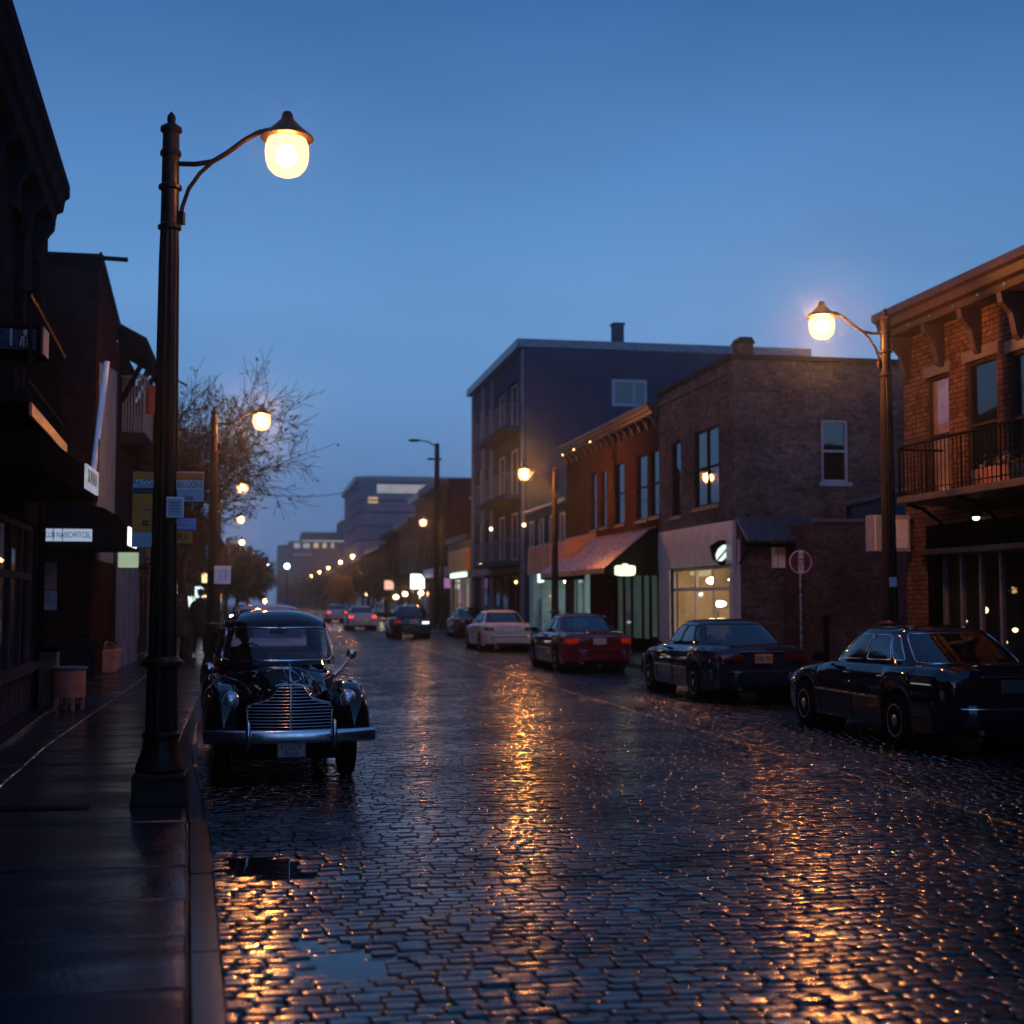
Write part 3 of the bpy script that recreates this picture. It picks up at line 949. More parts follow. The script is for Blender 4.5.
    for s in (-1, 1):
        b = MB()
        x0, x1 = (.40, .83) if tail == 'wide' else (.60, .84)
        P1, P2 = [], []
        for f in np.linspace(0, 1, 8):
            xx = hw * (x0 + (x1 - x0) * f)
            yy = -hl - .012 + .035 * max(0, f - .55) ** 1
            P1.append((s * xx, yy, lz - .055)); P2.append((s * xx, yy + .012, lz + .060))
        # wrap round to the flank
        for yy in (-hl + .06, -hl + .17):
            xx = plan(yy) + .006
            P1.append((s * xx, yy, lz - .045)); P2.append((s * xx, yy, lz + .055))
        b.grid([P1, [(p[0], p[1] - .012 * (i < 8), p[2] + .056) for i, p in enumerate(P1)], P2])
        b.build("tail_light", lm, t, False, smooth=50)
        b = MB()
        P1, P2 = [], []
        for f in np.linspace(0, 1, 6):
            xx = hw * (.42 + .30 * f); yy = hl + .014 - .09 * f * f
            P1.append((s * xx, yy, .56)); P2.append((s * xx, yy - .04, .69))
        for yy in (hl - .12, hl - .24):
            xx = plan(yy) + .008
            P1.append((s * xx, yy, .57)); P2.append((s * xx, yy, .70))
        b.grid([P1, P2]); b.build("headlight", M_head_lit if head else M_lens, t, False, smooth=50)
        b = MB(); b.ball((s * (hw + .07), .72, belt_z + .07), (.09, .05, .065), 12, 8); b.tube([(s * (hw - .08), .74, belt_z + .01), (s * (hw + .04), .73, belt_z + .05)], .025, 8)
        b.build("side_mirror", M_plastic, t, False, smooth=60)
        for yy in (.02, -.92):
            b = MB(); xx = plan(yy) * .985
            b.tube([(s * xx, yy - .075, belt_z - .11), (s * (xx + .022), yy - .05, belt_z - .108), (s * (xx + .022), yy + .05, belt_z - .108), (s * xx, yy + .075, belt_z - .11)], .011, 6)
            b.build("door_handle", M_chrome if trimline == 'chrome' else M_plastic, t, False, smooth=60)
        b = MB(); ya, yb = yr + ra + .05, yf - ra - .04
        b.tube([(s * (plan(q) + .004), q, .56) for q in np.linspace(ya, yb, 12)], .014, 6, flat=(.5, 1))
        b.build("side_moulding", M_alloy if trimline else M_plastic, t, False, smooth=60)
        for yy in (.86, -.12, -1.0):
            b = MB(); b.tube([(s * (plan(yy) * (.958 + (.045 if .2 < f < .85 else .03)) + .0015), yy - (.12 * max(0, f - .8) if yy < -.9 else 0), .26 + (belt_z - .31) * f) for f in np.linspace(0, 1, 9)], .004, 5)
            b.build("door_seam", M_plastic, t, False)
    b = MB(); b.box(-.16, .16, -hl - .030, -hl - .012, lz - .085, lz + .07); pl = b.build("number_plate", plate, t, False, bevel=.004)
    if plate_text:
        text(plate_text, "lettering", M_ink, pl, (0, -hl - .032, lz - .008), (R(90), 0, 0), .11, world=False, sx=.8)
    b = MB(); b.box(-.38, .38, -hl - .016, -hl + .02, lz + .095, lz + .112); b.build("boot_trim", M_chrome, t, False, bevel=.004)
    b = MB(); b.box(-.34, .34, hl + .005, hl + .02, .56, .66); b.build("grille", M_plastic, t, False, bevel=.006)
    b = MB(); b.lathe([(.03, -hl - .25), (.03, -hl - .02), (.022, -hl - .02)], 12, (-.45, .14, .27), axis='y'); b.build("exhaust_pipe", M_alloy, t, False, smooth=40)
    return t


def put(o, px, Z, dx=0.0, rz=0.0):
    d = ray(px, 600); d = d / (d.dot(_M @ Vector((0, 0, -1))))
    q = CAM + d * Z
    o.location = (q.x + dx, q.y, 0); o.rotation_euler = (0, 0, rz)


M_ink_plate = mat("dark_number_plate", (.06, .05, .05), .5, 0, .3, 20)  # plate with a very dark base colour
carA = sedan("parked_sedan", "black sedan parked nearest on the right, chrome strip along its rear bumper", P_black, L=4.85, W=1.80, H=1.44, trimline='chrome', plate=M_ink_plate)
carA.location = (7.49 + .86, 16.46, 0)
carB = sedan("parked_sedan", "dark blue sedan with a cream number plate, second parked on the right", P_blue, L=4.75, W=1.78, H=1.42, plate=M_plate_cream, plate_text="7HB 2K1")
carB.location = (7.40 + .86, 23.9, 0)
carC = sedan("parked_sedan", "maroon sedan with glowing red tail lights and rounded rear window", P_maroon, L=4.7, W=1.76, H=1.42, tail='narrow', lit='dim', plate=M_plate_pale, roofrear=-.85)
carC.location = (7.05 + .86, 33.6, 0)
carD = sedan("parked_sedan", "white sedan parked before the slate grey apartment block", P_white, L=4.7, W=1.74, H=1.42, tail='narrow', lit=None, plate=M_sign_grey)
put(carD, 497, 47.5)
carE = sedan("dark_hatchback", "dark hatchback with one bright plate lamp, under the white lit sign", P_black, L=4.3, W=1.8, H=1.52, tail='narrow', lit='dim', plate=M_plate_pale, wb=2.6, roofrear=-1.45, glass_y0=-1.95)
put(carE, 408, 63)
b = MB(); b.box(.42, .72, -2.19, -2.17, .68, .78); b.build("plate_lamp", emat("cool_plate_lamp", (.75, .95, 1), 2.2), carE, False)
carF = sedan("silver_sedan", "pale sedan with both red tail lights on, farthest clear car on the right", P_white, L=4.6, W=1.76, H=1.42, tail='narrow', lit='on', plate=M_sign_grey)
put(carF, 360, 80)
carG = sedan("parked_sedan", "black sedan half hidden behind the white sedan, under the orange sign", P_black, L=4.5, W=1.75, H=1.42, lit=None, head=False)
put(carG, 456, 64, .6)
carL = sedan("parked_sedan", "silver blue car parked behind the vintage car, only its roof showing", P_silver, L=4.6, W=1.76, H=1.66, head=False, belt_z=1.02, deck_z=1.05)
carL.location = (.12, 27.0, 0); carL.rotation_euler = (0, 0, PI + R(1.5))
carH = sedan("oncoming_car", "distant oncoming car with paired headlights shining beside the tree", P_black, lit=None, head=True)
put(carH, 281, 150, 0, PI)
c = copy_tree(carH); c["label"] = "oncoming car with bright headlights just right of the second left lamp"; put(c, 234, 95, 0.6, PI)
c = copy_tree(carF); c["label"] = "small distant car with red tail lights, left of the pale sedan"; put(c, 336, 108)


M_uphol = mat("lamp_pink_upholstery", (.34, .20, .19), .8, 0, .2, 6, .1, 40)  # pinkish lamp glow inside the car is put into the seat colour
# ---------------------------------------------------------------- the vintage car
V = thing("vintage_car", "midnight blue 1940s car with chrome grille and split bumper guards at the left kerb", "vintage car")


def sup(w, zb, zt, n, a):
    c_, s_ = math.cos(a), math.sin(a)
    return w * math.copysign(abs(c_) ** (2 / n), c_), zb + (zt - zb) * max(0.0, s_) ** (2 / n)


ST = [(2.24, .10, .55, .92), (2.22, .22, .52, .94), (2.16, .32, .48, .96), (2.05, .37, .44, .975), (1.7, .405, .36, .995), (1.3, .45, .32, 1.035), (.95, .50, .31, 1.065), (.72, .625, .30, 1.09), (.50, .70, .30, 1.10),
      (.25, .745, .30, 1.10), (-.4, .765, .30, 1.10), (-1.1, .745, .30, 1.09), (-1.6, .66, .32, 1.05), (-2.0, .54, .34, .95), (-2.25, .38, .38, .80), (-2.38, .2, .45, .66)]
sy = np.array([q[0] for q in ST])[::-1]; sw = np.array([q[1] for q in ST])[::-1]; sb_ = np.array([q[2] for q in ST])[::-1]; st_ = np.array([q[3] for q in ST])[::-1]
rows = []
for y in np.concatenate([np.linspace(-2.38, -1.9, 12), np.linspace(-1.85, 1.9, 48), np.linspace(1.95, 2.24, 14)]):
    w = float(np.interp(y, sy, sw)); zb = float(np.interp(y, sy, sb_)); zt = float(np.interp(y, sy, st_))
    n_ = 2.5 if y > .9 else 2.5 + min(1, (.9 - y) / .6) * 1.3
    rows.append([(x, y, z) for x, z in [sup(w, zb, zt, n_, PI * k / 40) for k in range(41)]])
b = MB(); b.grid(rows); b.quad(*rows[0]); b.quad(*rows[-1])
b.build("body", P_vint, V, False, smooth=50)
b = MB(); b.box(-.55, .55, -2.2, 2.05, .24, .5); b.box(-.5, .5, 1.35, 1.55, .30, .42); b.build("chassis", M_plastic, V, False)


def fender(s, front):
    rows = []
    if front:
        tab = [(2.20, .02, .55, .60), (2.185, .09, .50, .72), (2.13, .15, .44, .82), (2.02, .185, .40, .905), (1.85, .20, .38, .955), (1.6, .205, .40, .975), (1.3, .205, .42, .965), (1.0, .20, .40, .92), (.7, .18, .34, .85), (.4, .13, .34, .74), (.15, .06, .36, .62)]
        cx, yw = .665, 1.46
    else:
        tab = [(-.55, .05, .36, .6), (-.75, .12, .34, .76), (-1.0, .17, .34, .86), (-1.4, .195, .34, .90), (-1.8, .19, .34, .87), (-2.1, .15, .36, .76), (-2.3, .08, .4, .6)]
        cx, yw = .665, -1.45
    tab = sorted(tab)
    ty = [q[0] for q in tab]
    for y in np.linspace(ty[0], ty[-1], 48):
        w = float(np.interp(y, ty, [q[1] for q in tab])); zb = float(np.interp(y, ty, [q[2] for q in tab])); zt = float(np.interp(y, ty, [q[3] for q in tab]))
        d = abs(y - yw)
        if d < .40 and (front or True): zb = max(zb, .33 + math.sqrt(.40 ** 2 - d * d) * (.85 if front else .55))
        zb = min(zb, zt - .05)
        rows.append([(s * cx + x, y, z) for x, z in [sup(w, zb, zt, 2.7, PI * k / 24) for k in range(25)]])
    b = MB(); b.grid(rows); b.quad(*rows[0]); b.quad(*rows[-1])
    return b.build("front_fender" if front else "rear_fender", P_vint, V, False, smooth=55)


for s in (-1, 1):
    fender(s, True); fender(s, False)
    wheel(V, s * .66, 1.46, .35, .17, M_chrome, hubcap=True); wheel(V, s * .66, -1.45, .35, .17, M_chrome, hubcap=True)
    # headlamp: painted bowl, chrome ring, domed lens
    b = MB(); b.lathe([(.01, 1.80), (.05, 1.84), (.080, 1.95), (.088, 2.07), (.084, 2.11)], 28, (s * .60, 0, .815), axis='y'); hl_ = b.build("headlight", P_vint, V, False, smooth=50)
    b = MB(); b.lathe([(.086, 2.085), (.094, 2.10), (.094, 2.12), (.083, 2.135), (.078, 2.128)], 28, (s * .60, 0, .815), axis='y'); b.build("headlight_ring", M_chrome, hl_, False, smooth=50)
    b = MB(); b.lathe([(.081, 2.122), (.074, 2.142), (.055, 2.16), (.03, 2.172), (.003, 2.175)], 24, (s * .60, 0, .815), axis='y'); b.build("lens", M_headlens, hl_, False, smooth=60)
    b = MB(); b.ball((s * .76, 2.10, .60), (.032, .02, .035), 12, 8); b.build("side_marker", M_amber, V, False, smooth=60)
    # chrome spear along the bonnet side
    b = MB(); b.tube([(s * (float(np.interp(y, sy, sw)) * .93 + .002), y, float(np.interp(y, sy, st_)) - .13) for y in np.linspace(.55, 1.75, 14)], .009, 6); b.build("bonnet_trim", M_chrome, V, False, smooth=60)
# grille: horizontal bars on a prow, widening downward
def gw(z):
    return float(np.interp(z - .05, [.46, .50, .70, .735, .765, .80, .86, .90], [.40, .43, .435, .40, .27, .195, .155, .12]))


def gy(x, z):
    return 2.275 - .35 * abs(x) ** 1.6 - .10 * max(0, z - .77)


b = MB()
for z in np.arange(.535, .955, .031):
    w = gw(z)
    b.tube([(x, gy(x, z), z) for x in np.linspace(-w, w, 13)], .0085, 6, flat=(1, .8))
b.tube([(0, gy(0, z) + .012, z) for z in np.linspace(.51, .96, 10)], .011, 6)
zs = list(np.linspace(.515, .95, 22))
b.tube([(gw(z), gy(gw(z), z), z) for z in zs] + [(0, gy(0, .97), .965)] + [(-gw(z), gy(gw(z), z), z) for z in zs[::-1]], .012, 6, closed=True)
b.build("grille", M_chrome, V, False, smooth=60)
b = MB()
b.grid([[(x * gw(z), gy(x * gw(z), z) - .022, z) for x in np.linspace(-1, 1, 11)] for z in zs])
b.build("grille_backing", M_plastic, V, False, smooth=60)
# bumper
b = MB()
b.tube([(x, 2.44 - .17 * abs(x / .86) ** 2.4, .49) for x in np.linspace(-.86, .86, 27)], .062, 12, flat=(.38, 1))
b.build("front_bumper", M_chrome, V, False, smooth=60)
for s in (-1, 1):
    b = MB(); b.tube([(s * .43, 2.41, .39), (s * .43, 2.455, .46), (s * .43, 2.46, .53), (s * .43, 2.43, .62), (s * .43, 2.40, .645)], [.018, .026, .027, .022, .01], 10); b.build("bumper_guard", M_chrome, V, False, smooth=60)
b = MB(); b.box(-.14, .14, 2.435, 2.447, .295, .435); pl = b.build("number_plate", M_plate_pale, V, False, bevel=.004)
b = MB(); b.tube([(-.13, 2.45, .305), (.13, 2.45, .305), (.13, 2.45, .425), (-.13, 2.45, .425)], .004, 4, closed=True); b.build("plate_border", M_ink, pl, False)
text("P2J5KM", "lettering", M_ink, pl, (0, 2.4485, .385), (R(90), 0, PI), .068, world=False)
text("SKS/RK", "lettering", M_ink, pl, (0, 2.4485, .333), (R(90), 0, PI), .05, world=False)
# bonnet ornament
b = MB()
b.tube([(0, 2.17, .93), (0, 2.19, .985), (0, 2.12, 1.02), (0, 1.98, 1.03)], [.022, .028, .018, .006], 8)
b.tube([(0, 2.13, .98), (0, 2.11, 1.09), (0, 2.07, 1.17)], [.014, .010, .003], 8)
b.tube([(-.09, 2.08, 1.0), (-.05, 2.13, .985), (0, 2.15, .98), (.05, 2.13, .985), (.09, 2.08, 1.0)], [.003, .012, .016, .012, .003], 8, flat=(1, .5))
b.build("bonnet_ornament", M_chrome, V, False, smooth=60)
b = MB(); b.tube([(0, y, float(np.interp(y, sy, st_)) + .004) for y in np.linspace(.62, 2.1, 20)], .007, 6); b.build("bonnet_seam", M_chrome, V, False, smooth=60)
# cabin
wins = [("windscreen", lambda x, y, q: y > .66 and abs(x) < .93 - .03 and .10 < q < .86 - .05 * abs(x) ** 3 and not (abs(x) > .80 and (q < .14)), M_car_glass_clear),
        ("rear_window", lambda x, y, q: y < -.84 and abs(x) < .72 and .26 < q < .88, M_car_glass_clear)]
for s in (-1, 1):
    wins += [("front_door_window", lambda x, y, q, s=s: x * s > .80 and .06 < y < .62 and .16 < q < .86, M_car_glass_clear),
             ("rear_door_window", lambda x, y, q, s=s: x * s > .80 and -.60 < y < -.02 and .16 < q < .86, M_car_glass_clear)]
cabin(V, dict(w=.725, y0=-1.95, y1=.72, z0=1.0, z1=1.085), dict(w=.615, y0=-1.25, y1=.20, z0=1.52, z1=1.535, zt=1.665), wins, P_vint, n_plan=2.9, N=200, T=22, bulge=.03, trim=M_chrome, trim_r=.012)
b = MB()
b.box(-.55, .55, -.75, -.55, .7, 1.16); b.build("front_seat", M_uphol, V, False, bevel=.05)
b = MB(); b.box(-.56, .56, -1.62, -1.42, .7, 1.22); b.build("rear_seat", M_uphol, V, False, bevel=.06)
b = MB(); b.box(-.52, .52, .28, .46, .95, 1.10); b.build("dashboard", M_interior, V, False, bevel=.05)
b = MB(); b.tube([(.34 + .19 * math.cos(q), .16 + .06 * math.sin(q), 1.14 + .16 * math.sin(q)) for q in np.linspace(0, 2 * PI, 25)[:-1]], .012, 6, closed=True); b.tube([(.34, .16, 1.14), (.34, .38, 1.02)], .015, 6); b.tube([(.16, .16, 1.14), (.52, .16, 1.14)], .010, 6)
b.build("steering_wheel", M_plastic, V, False, smooth=60)
b = MB(); b.box(-.09, .09, .23, .255, 1.405, 1.465); b.tube([(0, .24, 1.46), (0, .27, 1.52)], .008, 6); b.build("rear_view_mirror", M_plastic, V, False, bevel=.012)
# outside mirrors: round one on a long arm (image right), low chrome one (image left)
b = MB(); b.tube([(-.66, .62, 1.02), (-.74, .66, 1.08), (-.80, .70, 1.17)], .014, 8)
b.tube([(-.56, 1.02, .98), (-.66, .84, 1.03), (-.80, .70, 1.17)], [.028, .030, .012], 8)
b.lathe([(.004, .67), (.05, .675), (.062, .70), (.058, .73), (.03, .745), (.003, .75)], 20, (-.81, 0, 1.20), axis='y')
b.build("side_mirror", M_chrome, V, False, smooth=60)
b = MB(); b.tube([(.68, .70, .90), (.74, .72, .98), (.80, .74, 1.02)], .014, 8); b.lathe([(.004, .70), (.05, .705), (.064, .73), (.058, .765), (.03, .785), (.003, .79)], 20, (.80, 0, 1.055), axis='y')
b.build("side_mirror", M_chrome, V, False, smooth=60)
q = on_z(289, 777, 0)
VROT = PI + R(2.9)
fwd = Vector((-math.sin(VROT), math.cos(VROT), 0))
V.location = Vector((q.x, q.y, 0)) - fwd * 1.46 + Vector((-.045, 0, 0))
V.rotation_euler = (0, 0, VROT); V.scale = (.92, .97, .985)
# ================================================================ BUILDINGS
FX = 11.92                       # line of the right-hand fronts


def yx(px, x=FX):
    return on_x(px, 600, x).y


def zx(px, py, x=FX):
    return on_x(px, py, x).z


def wall_map(axis, c, s=1):
    """(a along, z up, d inwards) -> world; axis 'x': plane x=c, inwards s; axis 'y': plane y=c facing the camera."""
    if axis == 'x': return lambda a, z, d=0: (c + s * d, a, z)
    return lambda a, z, d=0: (a, c + s * d, z)


def holed(mb, M, a0, a1, z0, z1, holes, dep):
    holes = [(max(a0, min(h[0], h[1])), min(a1, max(h[0], h[1])), max(z0, h[2]), min(z1, h[3])) for h in holes]
    A = sorted({a0, a1} | {h[0] for h in holes} | {h[1] for h in holes})
    Z = sorted({z0, z1} | {h[2] for h in holes} | {h[3] for h in holes})
    for i in range(len(A) - 1):
        for j in range(len(Z) - 1):
            ca, cz = (A[i] + A[i + 1]) / 2, (Z[j] + Z[j + 1]) / 2
            if any(h[0] < ca < h[1] and h[2] < cz < h[3] for h in holes): continue
            mb.quad(M(A[i], Z[j]), M(A[i + 1], Z[j]), M(A[i + 1], Z[j + 1]), M(A[i], Z[j + 1]))
    for h in holes:
        p = [(h[0], h[2]), (h[1], h[2]), (h[1], h[3]), (h[0], h[3])]
        for q in range(4):
            u, v = p[q], p[(q + 1) % 4]
            mb.quad(M(*u), M(*v), M(*v, dep), M(*u, dep))


def shell(parent, m, xf, xb, y0, y1, z1, fh=(), sh=(), dep=.16, name="wall", z0=.0, m_roof=None):
    s = 1 if xb > xf else -1
    mb = MB()
    holed(mb, wall_map('x', xf, s), y0, y1, z0, z1, list(fh), dep)
    holed(mb, wall_map('y', y0, 1), min(xf, xb), max(xf, xb), z0, z1, list(sh), dep)
    mb.quad((xf, y1, z0), (xb, y1, z0), (xb, y1, z1), (xf, y1, z1))
    mb.quad((xb, y0, z0), (xb, y1, z0), (xb, y1, z1), (xb, y0, z1))
    o = mb.build(name, m, parent, merge=False, recalc=False)
    mb = MB(); mb.quad((xf, y0, z1), (xb, y0, z1), (xb, y1, z1), (xf, y1, z1)); mb.build("roof", m_roof or M_roofing, parent, recalc=False)
    return o


def win(parent, M, a0, a1, z0, z1, d=.12, fw=.055, mf=None, mg=None, bars=(), sill=None, lintel=None, label=None, name="window"):
    a0, a1 = min(a0, a1), max(a0, a1)
    b = MB()
    t = .05
    b.mbox(M, a0, a0 + fw, z0, z1, d - t, d); b.mbox(M, a1 - fw, a1, z0, z1, d - t, d)
    b.mbox(M, a0 + fw, a1 - fw, z0, z0 + fw, d - t, d); b.mbox(M, a0 + fw, a1 - fw, z1 - fw, z1, d - t, d)
    for (k, f) in bars:
        if k == 'h':
            zz = z0 + (z1 - z0) * f; b.mbox(M, a0 + fw, a1 - fw, zz - fw * .4, zz + fw * .4, d - t + .004, d)
        else:
            aa = a0 + (a1 - a0) * f; b.mbox(M, aa - fw * .4, aa + fw * .4, z0 + fw, z1 - fw, d - t + .008, d)
    w = b.build(name, mf or M_frame_dark, parent)
    if label: w["label"] = label
    b = MB(); b.quad(M(a0, z0, d + .004), M(a1, z0, d + .004), M(a1, z1, d + .004), M(a0, z1, d + .004)); b.build("pane", mg or M_win, w)
    if sill:
        b = MB(); b.mbox(M, a0 - .07, a1 + .07, z0 - .11, z0 - .003, -.06, .10); b.build("sill", sill, w, bevel=.008)
    if lintel:
        b = MB(); b.mbox(M, a0 - .08, a1 + .08, z1 + .003, z1 + .20, -.02, .10); b.build("lintel", lintel, w, bevel=.008)
    return w


M_room = mat("shop_room_plaster", (.42, .36, .28), .7, 0, .25, 1.2)
M_room_dark = mat("dark_shop_room", (.10, .075, .06), .7, 0, .3, 1.2)
M_room_cool = mat("pale_shop_room", (.40, .45, .45), .7, 0, .2, 1.2)
E_warm = emat("warm_ceiling_lamp", (1, .66, .32), 40)
E_soft = emat("soft_warm_shop_lamp", (1, .58, .25), 12)
E_cool = emat("cool_shop_lamp", (.72, 1, .92), 20)
E_cool_sign = emat("cool_lit_sign", (.78, 1, .92), 1.5)
E_white_sign = emat("white_lit_sign", (1, 1, .96), 2.2)
E_pale_sign = emat("pale_lit_sign", (.62, .80, .72), .42)
E_blue_sign = emat("bluish_lit_sign_face", (.55, .72, 1), .55)
E_bulb = emat("small_warm_bulb", (1, .62, .28), 14)
E_bulb_dim = emat("dim_warm_bulb", (1, .66, .36), 3.0)
E_win_warm = emat("lit_distant_window", (1, .70, .42), .55, .5, .8)
E_win_pale = emat("pale_lit_distant_window", (.8, .83, .9), .36, .4, .6)


def room(parent, M, a0, a1, z0, z1, depth, m, lamps=(), lamp_m=None, d0=.22):
    b = MB()
    P = [M(a0, z0, d0), M(a1, z0, d0), M(a1, z1, d0), M(a0, z1, d0)]
    Q = [M(a0, z0, depth), M(a1, z0, depth), M(a1, z1, depth), M(a0, z1, depth)]
    for i in range(4):
        b.quad(P[i], P[(i + 1) % 4], Q[(i + 1) % 4], Q[i])
    b.quad(*Q)
    # shelves and a counter give the room something to show
    b.mbox(M, a0 + .1, a1 - .1, z0, z0 + .95, depth - .9, depth - .5)
    k = a0 + .3
    while k < a1 - .3:
        h = random.uniform(.5, 1.6); b.mbox(M, k, k + .22, z0 + .95, z0 + .95 + h * .4, depth - .7, depth - .6); k += random.uniform(.35, .9)
    dd = d0 + .35
    while dd < depth - 1.2:
        h = random.uniform(.7, 1.9); w_ = random.uniform(.25, .6)
        b.mbox(M, a1 - random.uniform(.15, .4), a1 - .02, z0, z0 + h, dd, dd + w_); dd += w_ + random.uniform(.05, .5)
    r = b.build("room", m, parent, recalc=False)
    for (fa, fz, fd, w, h) in lamps:
        b = MB(); a = a0 + (a1 - a0) * fa; z = z0 + (z1 - z0) * fz; d = d0 + (depth - d0) * fd
        q = M(a, z, d)
        b.ball(q, (w, w, h), 10, 6)
        b.build("ceiling_lamp", lamp_m or E_warm, r, smooth=True)
    return r


def shopfront(parent, M, a0, a1, z0, z1, splits, frame, d=.14, transom=None, kick=.35, glass=None, fw=.07, label=None):
    """Glazed front: posts at the fractions in splits, a transom bar, a kick panel below; panes are one sheet of glass."""
    b = MB()
    b.mbox(M, a0, a0 + fw, z0, z1, d - .08, d); b.mbox(M, a1 - fw, a1, z0, z1, d - .08, d)
    b.mbox(M, a0 + fw, a1 - fw, z1 - fw, z1, d - .08, d); b.mbox(M, a0 + fw, a1 - fw, z0, z0 + kick, d - .09, d)
    for f in splits:
        a = a0 + (a1 - a0) * f; b.mbox(M, a - fw / 2, a + fw / 2, z0 + kick, z1 - fw, d - .076, d - .004)
    if transom:
        z = z0 + (z1 - z0) * transom; b.mbox(M, a0 + fw, a1 - fw, z - fw / 2, z + fw / 2, d - .072, d - .008)
    w = b.build("shop_window", frame, parent)
    if label: w["label"] = label
    b = MB(); b.quad(M(a0, z0, d - .03), M(a1, z0, d - .03), M(a1, z1, d - .03), M(a0, z1, d - .03)); b.build("pane", glass or M_shop_glass, w)
    return w


def cornice(parent, x, y0, y1, z, out, h, s, m, brackets=0, bh=.5, ret=.25, name="cornice"):
    """Moulded eave standing out from a front at plane x towards -s (the street)."""
    b = MB()
    prof = [(0, 0), (-out * .55, .02), (-out * .62, h * .28), (-out * .80, h * .34), (-out * .86, h * .62), (-out, h * .70), (-out, h), (0, h)]
    b.prism([(x + s * p[0], z + p[1]) for p in prof], 'y', y0 - ret, y1)
    c = b.build(name, m, parent, bevel=.012)
    if brackets:
        for k in range(brackets):
            y = y0 + .25 + (y1 - y0 - .5) * k / max(1, brackets - 1)
            b = MB()
            b.prism([(x + s * p[0], z + p[1]) for p in [(0, -.002), (-out * .62, -.002), (-out * .58, -bh * .22), (-out * .32, -bh * .45), (-out * .2, -bh * .9), (-out * .12, -bh), (0, -bh)]], 'y', y - .07, y + .07)
            b.build("bracket", m, c, bevel=.008)
    return c


# ---------------------------------------------------------------- right: brick building with the iron balcony
MR = wall_map('x', FX, 1)
M_frame_mid = mat("grey_painted_frame", (.085, .085, .105), .5, 0, .2, 5)
t = thing("brick_building", "two storey orange brick building with bracketed eave and iron balcony at the right edge", "building", (FX, 23.6, 0))
B1 = t
w1 = (yx(953), yx(930), 3.55, zx(941, 374)); w2 = (yx(1002), yx(970), 3.55, zx(985, 357)); w3 = (yx(1062), yx(1014), 3.55, zx(1030, 346)); w4 = (16.2, 17.2, 3.55, 5.85)
sf = (14.4, yx(928), .0, 3.1)
shell(t, M_brick_warm, FX, 22, -24, 23.6, 7.0, [w1, w2, w3, w4, sf], dep=.22)
for k, w in enumerate((w1, w2, w3, w4)):
    win(t, MR, *w, d=.11, fw=.06, mf=M_frame_dark, mg=M_win_blind if k == 0 else M_win, bars=[('h', .52)], lintel=M_stone, label="tall sash window with a drawn pale blind" if k == 0 else None)
cornice(t, FX, -24, 23.6, 6.66, .64, .46, 1, M_cornice, brackets=38, bh=.75, ret=.12)
b = MB()
for y in np.arange(15, 23.4, .8):
    b = MB(); b.ball((FX - .60, y, 6.66), (.022, .022, .035), 8, 6); b.build("eave_bulb", M_chrome, t, smooth=True)
# shop at street level
shopfront(t, MR, sf[0] + .1, sf[1] - .25, .12, 2.62, [.13, .26, .40, .53, .66, .76, .84, .92], M_frame_mid, d=.24, kick=.45)
b = MB(); b.mbox(MR, sf[0], sf[1], 2.62, 3.10, -.02, .28); b.build("shop_fascia", M_timber_dark, t, bevel=.015)
b = MB(); b.mbox(MR, sf[0], sf[1] + .05, 2.56, 2.66, -.14, .05); b.build("fascia_ledge", M_cornice, t, bevel=.012)
b = MB(); b.mbox(MR, sf[1] - .25, sf[1], .0, 2.62, .0, .30); b.build("shop_post", M_timber_dark, t, bevel=.012)
room(t, MR, sf[0], sf[1], .12, 2.62, 4.5, M_room_dark, [(.58, .60, .12, .03, .03), (.66, .42, .10, .045, .04), (.73, .70, .15, .03, .03), (.77, .45, .08, .05, .04), (.84, .36, .12, .03, .03), (.90, .58, .10, .055, .06), (.945, .50, .06, .03, .03)], E_bulb_dim)
p = on_x(986, 517, FX)
b = MB(); b.lathe([(.01, .10), (.05, .09), (.09, .02), (.10, 0)], 14, (FX - .18, p.y, p.z)); b.tube([(FX - .18, p.y, p.z + .09), (FX - .16, p.y, p.z + .18), (FX, p.y, p.z + .20)], .014, 6); lf = b.build("door_lamp", M_iron, t, smooth=40)
b = MB(); b.ball((FX - .18, p.y, p.z - .01), (.06, .06, .05), 10, 6); b.build("bulb", emat("greenish_bulb", (.55, 1, .72), 5), lf, smooth=True)
# balcony
bx = FX - 1.02; by0, by1 = 13.9, yx(893, bx); bz = 3.42
b = MB()
slab = [(FX, by1 + .02), (FX, by0), (bx, by0)] + [(bx + .30 - .30 * math.cos(q), by1 - .30 + .32 * math.sin(q)) for q in np.linspace(0, PI / 2, 8)]
b.prism(slab, 'z', bz, bz + .12); bal = b.build("balcony", M_cornice, t, bevel=.012)
path = [(bx + .04, y) for y in np.linspace(by0, by1 - .30, 44)] + [(bx + .32 - .28 * math.cos(q), by1 - .30 + .30 * math.sin(q)) for q in np.linspace(.2, PI / 2, 5)] + [(x, by1) for x in np.linspace(bx + .45, FX - .02, 4)]
b = MB()
b.tube([(x, y, bz + .98) for x, y in path], .022, 8); b.tube([(x, y, bz + .20) for x, y in path], .012, 6)
cum = 0; last = path[0]; nxt = 0
for (x, y) in path:
    pass
for k in range(int((by1 - by0) / .13) + 8):
    s_ = k * .13
    y = by0 + s_
    if y < by1 - .30: q = (bx + .04, y)
    else:
        a = min(PI / 2, (y - (by1 - .30)) / .42); q = (bx + .32 - .28 * math.cos(a), by1 - .30 + .30 * math.sin(a))
        if (y - (by1 - .30)) / .42 > PI / 2: q = (min(FX - .03, bx + .32 + (y - by1 + .30 - .66)), by1)
    b.tube([(q[0], q[1], bz + .12), (q[0], q[1], bz + .98)], .009 if k % 9 else .018, 6)
